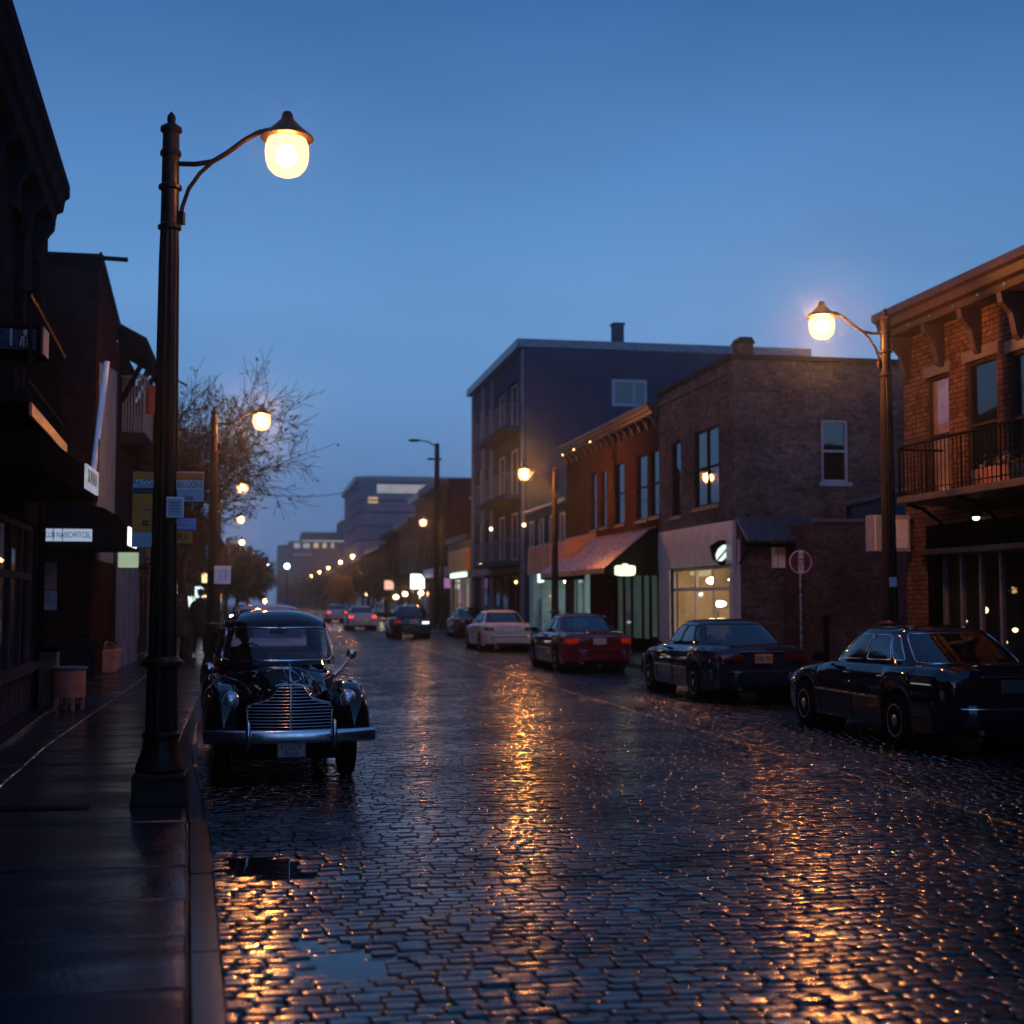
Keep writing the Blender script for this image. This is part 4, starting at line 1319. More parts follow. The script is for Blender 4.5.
b.build("railing", M_iron, bal, smooth=50)
for y in (15.2, 17.6, 20.0, by1 - .35):
    b = MB(); b.tube([(FX, y, bz - .75), (FX - .12, y, bz - .62), (FX - .30, y, bz - .30), (FX - .62, y, bz - .08), (bx + .12, y, bz - .01)], .035, 6); b.build("balcony_bracket", M_iron, bal, smooth=50)
# potted chair-height planter boxes seen behind the rail
p = on_x(1000, 487, FX - .5)
tp = thing("planter_box", "long clay planter standing on the iron balcony behind its railing", "planter", (FX - .5, p.y, bz + .12))
b = MB(); b.prism([(-.16, 0), (.16, 0), (.20, .30), (-.20, .30)], 'y', -.55, .55); b.build("trough", mat("clay_trough", (.26, .12, .08), .7, 0, .3, 4), tp, False, bevel=.012)
b = MB()
for k in range(160):
    q = Vector((random.gauss(0, .10), random.uniform(-.5, .5), .30 + abs(random.gauss(0, .09)))); a = Vector((random.gauss(0, 1), random.gauss(0, 1), random.gauss(0, 1))).normalized() * .06; c_ = a.cross(Vector((random.gauss(0, 1), random.gauss(0, 1), random.gauss(0, 1)))).normalized() * .025
    b.quad(q - a, q + c_, q + a, q - c_)
b.build("foliage", mat("dry_planter_leaves", (.10, .07, .035), .6, 0, .4, 8), tp, False, recalc=False)

M_box_white = mat("dull_white_sign_box", (.20, .20, .25), .5, 0, .12, 6, spec=0)
# white blade sign box
sx0, sx1 = on_y(868, 533, 23.3).x, FX - .02
b = MB()
t = thing("box_sign", "white box sign on brackets behind the right-hand lamp post", "sign", (sx0, 23.3, 2.98))
p0, p1 = on_y(868, 515, 23.3), on_y(868, 552, 23.3)
b.box(sx0, FX - .10, 23.22, 23.42, p1.z, p0.z); b.build("sign_box", M_box_white, t, bevel=.025)
b = MB(); b.box(sx0 + .09, sx0 + .12, 23.212, 23.219, p1.z + .02, p0.z - .02); b.build("face_divider", M_sign_grey, t)
b = MB(); b.box(sx0 + .32, FX - .16, 23.212, 23.219, p1.z + .08, p0.z - .08); b.build("sign_panel", M_sign_grey, t)
for zz in (p0.z - .1, p1.z + .1):
    b = MB(); b.tube([(FX - .12, 23.32, zz), (FX + .01, 23.32, zz)], .02, 6); b.build("bracket", M_iron, t)

# ---------------------------------------------------------------- right: low annex with shed roof between the brick buildings
ax = on_y(814, 600, 31.0).x
t = thing("brick_outbuilding", "low dull red brick outbuilding in the alley before the brown block", "outbuilding", (ax, 31.0, 0))
zt = on_y(850, 523, 31.0).z
shell(t, M_brick_low, ax, 24, 31.0, 32.9, zt)
b = MB(); b.box(ax - .04, 24, 30.93, 31.14, zt + .002, zt + .10); b.build("coping", M_stone, t, bevel=.012)
a0, a1, a2 = on_y(846, 505, 31.9), on_y(905, 486, 31.9), on_y(846, 522, 31.9)
b = MB(); b.prism([(a0.x, zt + .0), (a0.x, a0.z), (a1.x, a1.z), (a1.x + 3, a1.z + .6), (a1.x + 3, zt)], 'y', 31.6, 32.7); b.build("shed_wall", M_gray_clad, t)
b = MB(); b.prism([(a0.x - .25, a0.z - .09), (a1.x + 3, a1.z + .60), (a1.x + 3, a1.z + .72), (a0.x - .25, a0.z + .02)], 'y', 31.45, 32.75); b.build("shed_roof", M_metal_roof, t, bevel=.01)
q = on_y(836, 515, 31.5)
b = MB(); b.box(q.x - .18, q.x + .18, 31.3, 31.65, zt, zt + .5); b.build("chimney", M_brick_low, t)

# ---------------------------------------------------------------- right: brown brick two-storey with the white shopfront
Y0, Y1 = yx(735), yx(660)
t = thing("brick_building", "two storey brown brick corner block above a white lit shopfront", "building", (FX, Y0, 0))
B2 = t
H2 = zx(735, 358)
wa = (yx(682), yx(673), zx(677, 516), zx(677, 441)); wb_ = (yx(720), yx(695), zx(707, 506), zx(707, 428))
XB = 19.5
sa, sb = on_y(822, 482, Y0), on_y(848, 420, Y0)
zf0, zf1 = zx(700, 567), zx(700, 526)
shopw = (yx(731), yx(671), .12, zf0)
MS = wall_map('y', Y0, 1)
shell(t, M_brick_brown, FX, XB, Y0, Y1, H2, [wa, wb_, shopw], [(sa.x, sb.x, sa.z, sb.z)], dep=.2)
win(t, MR, *wa, d=.08, bars=[('h', .5)], sill=M_stone)
win(t, MR, *wb_, d=.08, bars=[('h', .5), ('v', .5)], sill=M_stone)
win(t, MS, sa.x, sb.x, sa.z, sb.z, d=.10, fw=.07, mf=M_frame_pale, bars=[('h', .5)], sill=M_frame_pale, label="pale framed sash window in the blank side wall")
b = MB(); b.box(FX - .10, XB + .05, Y0 - .07, Y0 + .25, H2 + .002, H2 + .14); b.box(FX - .10, FX + .22, Y0 + .25, Y1, H2 + .002, H2 + .14); b.build("coping", M_roofing, t, bevel=.015)
b = MB(); b.mbox(MR, Y0 + .02, Y1 - .02, H2 - .34, H2 - .22, -.05, .1); b.build("brick_course", M_brick_brown, t, bevel=.01)
q = on_y(743, 340, Y0 + .5)
b = MB(); b.box(q.x - .21, q.x + .21, Y0 + .3, Y0 + .75, H2, H2 + .50); ch = b.build("chimney", M_brick_brown, t)
b = MB(); b.prism([(q.x - .26, H2 + .50), (q.x + .26, H2 + .50), (q.x + .16, H2 + .66), (q.x - .16, H2 + .66)], 'y', Y0 + .26, Y0 + .79); b.build("chimney_cap", M_roofing, ch, bevel=.01)
# white shopfront surround
b = MB(); b.mbox(MR, Y0 - .02, Y1 - .04, zf0, zf1, -.06, .05); b.build("shop_fascia", M_white, t, bevel=.012)
b = MB(); b.mbox(MR, Y0 - .02, shopw[0], .10, zf0 - .002, -.05, .10); b.build("shop_pilaster", M_white, t, bevel=.012)
b = MB(); b.mbox(MR, shopw[1], Y1 - .04, .10, zf0 - .002, -.05, .10); b.build("shop_pilaster", M_white, t, bevel=.012)
shopfront(t, MR, shopw[0], shopw[1], .12, zf0, [.30, .60], M_white, d=.14, transom=.76, kick=.5, fw=.09)
room(t, MR, shopw[0] + .02, shopw[1] - .02, .12, zf0, 4.6, M_room, [(.12, .86, .10, .10, .07), (.42, .86, .16, .20, .10), (.72, .86, .12, .14, .09), (.10, .60, .22, .16, .06), (.30, .60, .22, .26, .07), (.62, .60, .14, .17, .08)], E_warm)
# white down pipe on the corner
b = MB(); b.tube([(FX + .10, Y0 - .06, .12), (FX + .10, Y0 - .06, zf1 - .5)], .045, 8); b.build("downpipe", M_white, t, smooth=60)
# tiled lean-to canopy along the side wall
c0, c1 = on_y(741, 515, Y0 - .45), on_y(826, 515, Y0 - .45)
zc = on_y(780, 541, Y0 - .85).z; zc2 = on_y(780, 518, Y0).z
t = thing("tiled_canopy", "dark pantile lean-to canopy along the brown brick side wall", "canopy", (c0.x, Y0, zc))
b = MB()
n_ = 26
for k in range(n_):
    xk = c0.x + (c1.x - c0.x) * (k + .5) / n_; r_ = (c1.x - c0.x) / n_ * .55
    b.tube([(xk, Y0 - .90, zc + random.uniform(-.02, .02)), (xk, Y0 - .02, zc2 + random.uniform(-.03, .03))], r_, 8)
    if k % 2: b.tube([(xk, Y0 - .93, zc - .02), (xk, Y0 - .42, (zc + zc2) / 2 + .05)], r_ * 1.05, 8)
b.build("tile_roof", mat("slate_blue_pantiles", (.045, .05, .065), .45, 0, .5, 6, .3, 30), t, smooth=50)
b = MB(); b.box(c0.x, c1.x, Y0 - .88, Y0 - .80, zc - .16, zc - .05); b.build("eaves_board", M_timber_dark, t)
for xk in (c0.x + .08, c1.x - .1):
    b = MB(); b.tube([(xk, Y0 - .01, zc - .6), (xk, Y0 - .84, zc - .12)], .03, 6); b.build("brace", M_timber_dark, t)
q0, q1 = on_y(773, 568, Y0 - .12), on_y(783, 540, Y0 - .12)
t = thing("meter_box", "pale vertical utility box fixed to the side wall beside the round red sign", "utility box", (q0.x, Y0, q0.z))
b = MB(); b.box(q0.x, q1.x + .1, Y0 - .2, Y0 - .01, q0.z, q1.z); b.build("case", M_sign_white, t, bevel=.015)
b = MB(); b.box(q0.x + .10, q0.x + .115, Y0 - .205, Y0 - .2, q0.z + .02, q1.z - .02); b.build("door_gap", M_ink, t)
# hexagonal lit blade sign with a leaf mark
q = on_x(722, 553, FX - .5)
q = on_y(722, 553, Y0 + .55)
t = thing("hanging_sign", "dark diamond sign with a glowing white leaf mark beside the white shopfront", "sign", (q.x, Y0 + .55, q.z))
r_ = 13.5 * q.y / FPX
hexp = [(-r_ * .95, r_ * .55), (-r_ * .2, r_), (r_ * .25, r_ * .98), (r_ * .95, r_ * .1), (r_ * .7, -r_ * .5), (0, -r_), (-r_ * .75, -r_ * .45)]
b = MB(); b.prism(hexp, 'y', -.07, .07); b.build("sign_case", M_iron, t, False, bevel=.012)
leaf = [(-.62, -.55), (-.60, -.1), (-.35, .40), (.10, .72), (.52, .62), (.55, .25), (.25, -.30), (-.20, -.68)]
b = MB()
half1 = [(-.58, -.62), (-.66, -.15), (-.42, .35), (.0, .68), (.50, .70), (.10, .15), (-.28, -.25)]
half2 = [(-.46, -.68), (-.16, -.34), (.20, .05), (.60, .58), (.58, .10), (.25, -.42), (-.10, -.70)]
for h_ in (half1, half2): b.prism([(x * r_ * .92, z * r_ * .92) for x, z in h_], 'y', -.082, -.074)
b.build("leaf_emblem", emat("white_lit_emblem", (.85, 1, .95), 1.1), t, False)
b = MB(); b.tube([(0, 0, r_ * .3), (FX - q.x - .03, 0, r_ * .3)], .025, 6); b.build("bracket", M_iron, t, False)

# ---------------------------------------------------------------- right: red brick with cornice and awnings
Y2 = yx(567)
t = thing("brick_building", "red brick two storey building with overhanging lit eave and narrow windows", "building", (FX, Y1, 0))
H3 = zx(660, 410)
ws = []
for (pa, pb, pt, pbm) in ((591, 597, 473, 530), (601, 607, 470, 527), (616, 625, 462, 524), (637, 648, 454, 520), (651, 660.5, 449, 516)):
    ws.append((yx(pb), yx(pa), zx((pa + pb) / 2, pbm), zx((pa + pb) / 2, pt)))
shops = (Y1 + .3, yx(612), .12, 2.75)
shop2 = (yx(590), yx(572), .12, 2.85)
shell(t, M_brick_red, FX, 19, Y1 + .005, Y2, H3, ws + [shops, shop2], dep=.2)
for w in ws: win(t, MR, *w, d=.08, fw=.05, bars=[('h', .5)], sill=M_stone)
cornice(t, FX, Y1 + .02, Y2, H3 - .1, .38, .38, 1, M_cornice, brackets=16, bh=.35, ret=0)
q = on_x(479, 573, FX)
for f in (.55, .75, .9):
    b = MB(); b.ball((FX - .45, Y1 + (Y2 - Y1) * f, H3 - .16), (.022, .022, .02), 8, 6); b.build("eave_lamp", E_bulb, t, smooth=True)
shopfront(t, MR, shops[0], shops[1], .12, 2.75, [.22, .38, .62, .8], M_timber_dark, d=.18, kick=.4)
room(t, MR, shops[0], shops[1], .12, 2.75, 4, M_room_cool, [(.10, .75, .4, .20, .08), (.14, .42, .6, .24, .14), (.35, .6, .3, .08, .05)], E_cool)
b = MB(); b.mbox(MR, Y1 + .02, yx(600), 2.77, 3.2, -.03, .1); b.build("shop_fascia", M_timber_dark, t, bevel=.012)
shopfront(t, MR, shop2[0], shop2[1], .12, 2.85, [.5], M_frame_pale, d=.16, kick=.4)
room(t, MR, shop2[0], shop2[1], .12, 2.85, 3.5, M_room_cool, [(.3, .8, .3, .2, .06), (.7, .45, .5, .3, .2), (.6, .7, .6, .15, .1)], E_cool)
# ribbed awning
ya0, ya1 = Y1 + .15, yx(585)
za, zb = zx(655, 527), zx(655, 527) - 1.28
xo = on_y(604, 571, ya0).x
t = thing("shop_awning", "ribbed metal shop awning with black closed end over the dark doorway", "awning", (FX, ya0, zb))
b = MB()
rows = []
for k in range(61):
    y = ya0 + (ya1 - ya0) * k / 60
    dz = .025 * (1 if (k // 2) % 2 else 0)
    rows.append([(FX - .01, y, za + dz), (FX - .3, y, za - .10 + dz), (xo, y, zb + dz), (xo, y, zb - .16)])
b.grid(rows); b.build("awning_sheet", M_awning_metal, t, recalc=False)
for yy, nm in ((ya0 - .012, "awning_end"), (ya1 + .012, "awning_end")):
    b = MB(); b.prism([(FX, za - .02), (FX - .3, za - .12), (xo + .01, zb - .01), (xo + .01, zb - .22), (FX, zb - .22)], 'y', yy - .01, yy + .01); b.build(nm, M_awning_black, t)
q = on_y(625, 570, ya0 - .10)
t = thing("oval_sign", "glowing oval shop sign under the black awning end", "sign", (q.x, ya0 - .10, q.z))
rw_ = 11 * q.y / FPX
b = MB()
prof = [(-1, -.42), (-1, .30), (-.85, .42), (-.3, .45), (-.22, .60), (.22, .60), (.3, .45), (.85, .42), (1, .30), (1, -.30), (.85, -.50), (.4, -.56), (-.4, -.56), (-.85, -.50)]
b.prism([(x * rw_, z * rw_) for x, z in prof], 'y', -.06, .04); b.build("lit_face", emat("greenish_lit_sign", (.90, 1, .62), 1.5), t, False, bevel=.02)
b = MB(); b.tube([(0, 0, rw_ * .6), (0, 0, .55)], .015, 6); b.build("hanger", M_iron, t, False)

# tan shop canopy
xo = 10.75
y0_, y1_ = yx(565, xo), yx(527, xo)
z1_, z0_ = zx(546, 545, xo), zx(546, 573, xo)
t = thing("shop_awning", "tan board shop canopy lit by the lamp, between ribbed awning and grey block", "awning", (xo, y0_, z0_))
b = MB(); b.prism([(FX, z1_ + .35), (xo + .05, z1_ + .02), (xo, z0_), (xo + .1, z0_), (FX, z1_ + .1)], 'y', y0_, y1_); b.build("canopy_board", M_awning_tan, t, bevel=.012)
for k in range(1, 9):
    yy = y0_ + (y1_ - y0_) * k / 9
    b = MB(); b.box(xo - .006, xo + .03, yy - .02, yy + .02, z0_ + .05, z1_ - .05); b.build("batten", M_awning_tan, t)
q = on_x(543, 578, FX - .6)
t = thing("lit_shop_sign", "white glowing sign hanging under the tan canopy", "sign", (FX - .7, q.y, q.z))
rr_ = 8.5 * q.y / FPX
b = MB(); b.box(-.05, .05, -rr_ * 1.3, rr_ * 1.3, -rr_ * .55, rr_ * .55); b.box(-.045, .045, -rr_ * .8, rr_ * .9, rr_ * .5, rr_ * .8); b.build("lit_face", E_cool_sign, t, False, bevel=.03)
b = MB(); b.tube([(0, 0, rr_ * .7), (0, 0, .7)], .015, 6); b.build("hanger", M_iron, t, False)

# ---------------------------------------------------------------- right: slate grey four storey block
Y3, Y4 = yx(525.5), yx(473)
t = thing("apartment_block", "slate grey four storey apartment block with balconies and flat overhanging roof", "building", (FX, Y3, 0))
H4 = 13.45
holes = []
lv = [(3.9, 6.0), (7.0, 9.1), (10.2, 12.3)]
cols = [(.12, .30), (.34, .52), (.62, .72), (.80, .92)]
for (z0, z1) in lv:
    for (f0, f1) in cols: holes.append((Y3 + (Y4 - Y3) * f0, Y3 + (Y4 - Y3) * f1, z0 - (.25 if f0 < .5 else 0), z1))
sa, sb = on_y(612, 406, Y3), on_y(647, 380, Y3)
sc_, sd_ = on_y(572, 503, Y3), on_y(586, 474, Y3)
shell(t, M_gray_clad, FX, 26, Y3, Y4, H4, holes + [(Y3 + .6, Y4 - .6, .12, 3.0)], [(sa.x, sb.x, sa.z, sb.z), (sc_.x, sd_.x, sc_.z, sd_.z)], dep=.3)
MG = wall_map('y', Y3, 1)
M_win_grey = dark_glass("blue_grey_window_glass", (.02, .03, .045), 1.6, .05)
for i, h_ in enumerate(holes):
    win(t, MR, *h_, d=.26, fw=.09, mf=M_frame_pale, mg=M_win_grey, bars=[('v', .5)])
win(t, MG, sa.x, sb.x, sa.z, sb.z, d=.06, fw=.14, mf=M_frame_pale, mg=M_win_grey, bars=[('v', .62)], label="pale framed two light window in the blank flank")
win(t, MG, sc_.x, sd_.x, sc_.z, sd_.z, d=.06, fw=.12, mf=M_frame_pale, mg=M_win_grey)
b = MB(); b.box(FX - .40, 26, Y3 - .05, Y4 + .05, H4 + .01, H4 + .42); b.build("roof_slab", M_metal_roof, t, bevel=.03)
for (z0, z1) in lv:
    b = MB(); ya, yb = Y3 + .5, Y3 + (Y4 - Y3) * .56
    b.box(FX - .95, FX, ya, yb, z0 - .55, z0 - .33); bal = b.build("balcony", M_gray_clad, t, bevel=.015)
    b = MB(); b.tube([(FX - .02, ya + .03, z0 + .65), (FX - .92, ya + .03, z0 + .65), (FX - .92, yb - .03, z0 + .65), (FX - .02, yb - .03, z0 + .65)], .03, 6)
    for k in range(22): b.tube([(FX - .92, ya + .05 + (yb - ya - .1) * k / 21, z0 - .33), (FX - .92, ya + .05 + (yb - ya - .1) * k / 21, z0 + .65)], .014, 4)
    for k in range(7): b.tube([(FX - .9 + .14 * k, ya + .03, z0 - .33), (FX - .9 + .14 * k, ya + .03, z0 + .65)], .014, 4)
    b.build("railing", M_gray_pale, bal)
for f in (.02, .57, .75, .98):
    b = MB(); yy = Y3 + (Y4 - Y3) * f; b.box(FX - .14, FX - .002, yy - .12, yy + .12, .1, H4 - .02); b.build("pilaster", M_gray_pale, t, bevel=.015)
b = MB(); b.box(FX - .18, FX - .003, Y3, Y4, 3.05, 3.45); b.build("shop_fascia", M_gray_pale, t, bevel=.015)
shopfront(t, MR, Y3 + .7, Y4 - .7, .12, 3.0, [.15, .3, .45, .6, .75, .88], M_frame_dark, d=.22, kick=.3)
room(t, MR, Y3 + .7, Y4 - .7, .12, 3.0, 3, M_room_dark, [(.2, .9, .5, .12, .08), (.7, .9, .5, .12, .08)], E_soft)
for q_, m_ in (((491, 529), E_bulb), ((524, 525), E_bulb)):
    q = on_x(q_[0], q_[1], FX - .12)
    b = MB(); b.ball(q, (.07, .07, .07), 10, 8); b.build("porch_bulb", m_, t, smooth=True)
q = on_y(617.5, 335, Y3 + 3)
b = MB(); b.box(q.x - .25, q.x + .25, Y3 + 2.7, Y3 + 3.3, H4 + .42, on_y(617, 326, Y3 + 3).z); b.build("chimney", M_gray_clad, t)
b = MB(); b.box(q.x - .30, q.x + .30, Y3 + 2.65, Y3 + 3.35, on_y(617, 326, Y3 + 3).z, on_y(617, 325, Y3 + 3).z + .06); b.build("chimney_cap", M_roofing, t)
# glazed link between red brick and grey block
zl = zx(546, 508); 
t = thing("glazed_link", "two storey glazed link wing between red brick house and grey block", "building", (FX, Y2, 0))
lw = [(Y2 + (Y3 - Y2) * f0, Y2 + (Y3 - Y2) * f1, 4.1, zl - .35) for f0, f1 in ((.04, .22), (.27, .46), (.52, .72), (.78, .96))]
lshop = (Y2 + .4, Y3 - .5, .12, 3.0)
shell(t, M_gray_clad, FX + .02, 19, Y2 + .005, Y3 - .005, zl, lw + [lshop], dep=.2)
for h_ in lw: win(t, wall_map('x', FX + .02, 1), *h_, d=.15, fw=.09, mf=M_frame_pale, mg=M_win_grey, bars=[('v', .5)])
b = MB(); b.box(FX - .12, 19, Y2 + .02, Y3 - .02, zl + .003, zl + .16); b.build("parapet", M_metal_roof, t, bevel=.02)
MR2 = wall_map('x', FX + .02, 1)
shopfront(t, MR2, lshop[0], lshop[1], .12, 3.0, [.33, .66], M_frame_pale, d=.16, kick=.3)
room(t, MR2, lshop[0], lshop[1], .12, 3.0, 3.5, M_room_cool, [(.2, .85, .4, .22, .07), (.55, .85, .4, .22, .07), (.8, .85, .4, .22, .07), (.4, .5, .6, .28, .25)], E_cool)

# ---------------------------------------------------------------- right: small cream shop, dark red block and the row beyond
Y5 = yx(450)
t = thing("shop_building", "small cream slatted shop with an ochre sign board past the grey block", "building", (FX, Y4 + .3, 0))
H5 = zx(462, 537)
so_ = (Y4 + 1.3, Y5 - .8, .12, 3.4)
shell(t, M_cream, FX, 17, Y4 + .3, Y5, H5, [so_], dep=.25)
for k in range(12):
    yy = Y4 + .5 + (Y5 - Y4 - .8) * k / 11
    b = MB(); b.box(FX - .16, FX - .003, yy - .10, yy + .10, 4.85, H5 - .3); b.build("slat", M_cream, t)
b = MB(); b.box(FX - .35, FX + .2, Y4 + .3, Y5, H5 - .28, H5 + .05); b.build("eave", M_cornice, t, bevel=.02)
b = MB(); b.box(FX - .22, FX - .003, Y4 + 1.0, Y5 - .6, 3.45, 4.80); b.build("sign_board", M_orange, t, bevel=.02)
b = MB(); b.box(FX - .20, FX - .005, Y4 + 2.2, Y5 - 1.4, 3.12, 3.40); b.build("strip_lamp", E_cool_sign, t)
shopfront(t, MR, so_[0], so_[1], .12, 3.1, [.35, .5, .8], M_frame_dark, d=.16, kick=.4)
room(t, MR, so_[0], so_[1], .12, 3.1, 3.0, M_room, [(.3, .85, .3, .3, .12), (.6, .85, .4, .3, .12), (.4, .4, .7, .4, .3)], E_warm)

Y6 = yx(430)
t = thing("brick_building", "tall dark red block with a blank end wall beyond the cream shop", "building", (FX, Y5 + .2, 0))
H6 = on_y(465, 478.5, Y5 + .2).z
hs = [(Y5 + .2 + (Y6 - Y5) * f, Y5 + .2 + (Y6 - Y5) * (f + .16), z0, z0 + 2) for f in (.1, .4, .7) for z0 in (4.2, 7.2)]
shell(t, M_brick_far, FX, 21, Y5 + .2, Y6, H6, hs)
for h_ in hs: win(t, MR, *h_, d=.14, fw=.1, mg=M_win_grey)
b = MB(); b.box(FX - .9, FX + .3, Y5 + .6, Y6, H6 - .5, H6 + .02); b.build("eave", M_cornice, t, bevel=.03)
b = MB(); b.box(FX - .5, FX - .003, Y5 + .3, Y6, 3.3, 3.9); b.build("shop_fascia", M_white, t, bevel=.02)
q0, q1 = on_y(469, 498, Y5 + .15), on_y(484, 497, Y5 + .15)
b = MB(); b.box(q0.x, q1.x, Y5 + .08, Y5 + .197, q0.z - .06, q0.z + .08); b.build("wall_bar", M_white, t)


def rowhouse(label, pa, pb, py_, m, eave=None, nw=3, xoff=0, lit=None):
    ya, yb = yx(pa), yx(pb)
    H = zx((pa + pb) / 2, py_)
    t = thing("row_building", label, "building", (FX + xoff, ya, 0))
    hs = [(ya + (yb - ya) * (k + .25) / nw, ya + (yb - ya) * (k + .75) / nw, 4.4, min(H - .8, 6.8)) for k in range(nw)]
    sh = (ya + .8, yb - .8, .12, 3.1)
    shell(t, m, FX + xoff, FX + 8, ya + .05, yb - .05, H, hs + [sh])
    Mx = wall_map('x', FX + xoff, 1)
    for h_ in hs: win(t, Mx, *h_, d=.14, fw=.12, mg=M_win_grey)
    b = MB(); b.box(FX + xoff - .6, FX + xoff + .4, ya + .05, yb - .05, H - .45, H + .05); b.build("cornice", eave or M_cornice, t, bevel=.03)
    shopfront(t, Mx, sh[0], sh[1], .12, 3.1, [.25, .5, .75], M_frame_dark, d=.16, kick=.4)
    room(t, Mx, sh[0], sh[1], .12, 3.1, 2.6, M_room_dark, lit or [(.3, .8, .4, .3, .2), (.8, .8, .4, .25, .18)], E_warm)
    b = MB(); b.box(FX + xoff - .25, FX + xoff - .003, ya + .3, yb - .3, 3.2, 3.9); b.build("shop_fascia", M_timber_dark, t, bevel=.02)
    return t


rowhouse("dusky row building with white cornice beside the dark red block", 429.5, 415, 495, M_brick_low, M_white)
rowhouse("dark row building behind the third right-hand lamp with round roof edge", 414.5, 399, 522, M_brick_brown, None)
rowhouse("shadowy narrow row building with hanging signs before the modern block", 398.5, 385, 533, M_brick_dark, M_gray_clad)
rowhouse("low brick row building far down the right side", 384.5, 368, 548, M_brick_low, None, 4)
rowhouse("long low dusky terrace farthest on the right side", 367.5, 340, 560, M_brick_brown, None, 6)
rowhouse("last dim terrace at the vanishing end of the right side", 339.5, 312, 574, M_brick_brown, None, 8)

# signs of the row
def lit_box(name, label, px, py, x, hw_, hh, m, cat="sign", dy=.1):
    q = on_x(px, py, x)
    t = thing(name, label, cat, (x, q.y, q.z))
    k = q.y / FPX
    b = MB(); b.prism([(-hw_ * k, -hh * k), (hw_ * k, -hh * k), (hw_ * k * .98, hh * k * .4), (hw_ * k * .45, hh * k), (-hw_ * k, hh * k)], 'y', -dy, dy); b.build("lit_face", m, t, False, bevel=.03)
    b = MB(); b.tube([(0, 0, 0), (FX - x, 0, 0)], .04, 6); b.build("bracket", M_iron, t, False)
    return t


lit_box("lit_shop_sign", "big white glowing sign over the pavement above the dark hatchback", 417.5, 581.5, FX - 1.1, 7, 7.5, E_white_sign)
lit_box("lit_shop_sign", "round pink and white glowing sign left of the big white one", 389, 585, FX - 1.0, 4.5, 4.5, emat("pink_lit_sign", (1, .55, .42), 1.1))
lit_box("lit_shop_sign", "small purple glowing sign beside the ochre board", 446, 583, FX - 1.0, 4.5, 5, emat("purple_lit_sign", (.55, .25, .6), .55))
for (px, py, lab, m_) in ((383, 593, "yellow globe lamp hanging over the far shopfronts, leftmost of three", emat("yellow_lamp", (1, .85, .4), 9)), (396, 597, "round yellow lamp hanging by the far shops, middle of three", None), (405, 594, "small orange lamp by the far shops, rightmost of three", None), (365, 603, "", None), (421, 593, "tiny yellow lamp below the big white glowing sign", None), (481, 566, "pale wall lamp above the cream shop corner", None)):
    if not lab: continue
    q = on_x(px, py, FX - .8)
    t = thing("hanging_lamp", lab, "lamp", q)
    k = q.y / FPX
    b = MB(); b.ball((0, 0, 0), (2.6 * k, 2.6 * k, 2.2 * k), 12, 8); b.build("lamp_globe", m_ or E_bulb, t, False, smooth=True)
    b = MB(); b.tube([(0, 0, 2 * k), (0, 0, 3.5 * k), (.8, 0, 3.8 * k)], .03, 6); b.build("bracket", M_iron, t, False)

# white modern block and the offices across the end of the street
t = thing("modern_building", "pale modern block with rounded corner and lit clerestory strip", "building", (11, 178, 0))
yF = 178.0
x0 = on_y(357.5, 600, yF).x; x1 = on_y(450, 600, yF).x; zT = on_y(400, 482, yF).z
b = MB()
cor = [(x0 + 1.6 - 1.6 * math.cos(q), yF + 2.2 - 2.2 * math.sin(q)) for q in np.linspace(0, PI / 2, 8)]
b.prism([(x0, yF + 30)] + cor + [(x1 + 8, yF), (x1 + 8, yF + 30)], 'z', 0, zT); b.build("wall", M_gray_pale, t, smooth=30)
q0, q1 = on_y(377, 493, yF), on_y(428, 485, yF)
b = MB(); b.box(q0.x, q1.x + 4, yF - .06, yF - .002, q0.z, q1.z); b.build("clerestory_window", E_win_pale, t)
for (a, c_, d_, e_) in ((368, 503, 378, 497), (366, 522, 376, 510)):
    u, v = on_y(a, c_, yF), on_y(d_, e_, yF)
    b = MB(); b.box(u.x, v.x, yF - .06, yF - .002, u.z, v.z); b.build("window", E_win_warm if c_ < 510 else M_win_grey, t)
for py in (500, 512, 526, 540):
    u = on_y(357, py, yF); b = MB(); b.tube([(x0 - .05, yF + 20, u.z)] + [(x - .05 * 0, y - .05, u.z) for x, y in cor] + [(x1 + 8, yF - .05, u.z)], .10, 4); b.build("panel_joint", M_gray_clad, t)
b = MB(); b.prism([(x0 - .5, yF + 30)] + [(x - .5 * (1 - i / 7), y - .5 * (i / 7)) for i, (x, y) in enumerate(cor)] + [(x1 + 8, yF - .5), (x1 + 8, yF + 30)], 'z', zT + .02, zT + .7); b.build("roof_edge", M_metal_roof, t)

t = thing("office_building", "distant hazy office block with lit window band closing the street", "building", (0, 330, 0))
yF = 330.0
def slab(pa, pb, pt, name, m, y0=yF, dep=20):
    u, v = on_y(pa, pt, y0), on_y(pb, 600, y0)
    b = MB(); b.box(u.x, v.x, y0, y0 + dep, 0, u.z); return b.build(name, m, t)
slab(289, 350, 541, "wall", M_gray_clad); slab(278, 290, 545, "side_wing", M_gray_clad, yF + 4); slab(302, 345, 532, "penthouse", M_gray_clad, yF + 5); slab(341, 348, 520, "stair_tower", M_gray_clad, yF + 8)
for i, pa in enumerate((294, 303, 313.5, 322.5, 331)):
    u, v = on_y(pa, 548, yF), on_y(pa + (6, 7, 5, 4, 3)[i], 543, yF)
    b = MB(); b.box(u.x, v.x, yF - .1, yF - .01, u.z, v.z); b.build("window", E_win_warm if i in (2, 3) else E_win_pale, t)
u, v = on_y(293, 556, yF), on_y(312, 553, yF); b = MB(); b.box(u.x, v.x, yF - .1, yF - .01, u.z, v.z); b.build("window_band", M_frame_pale, t)
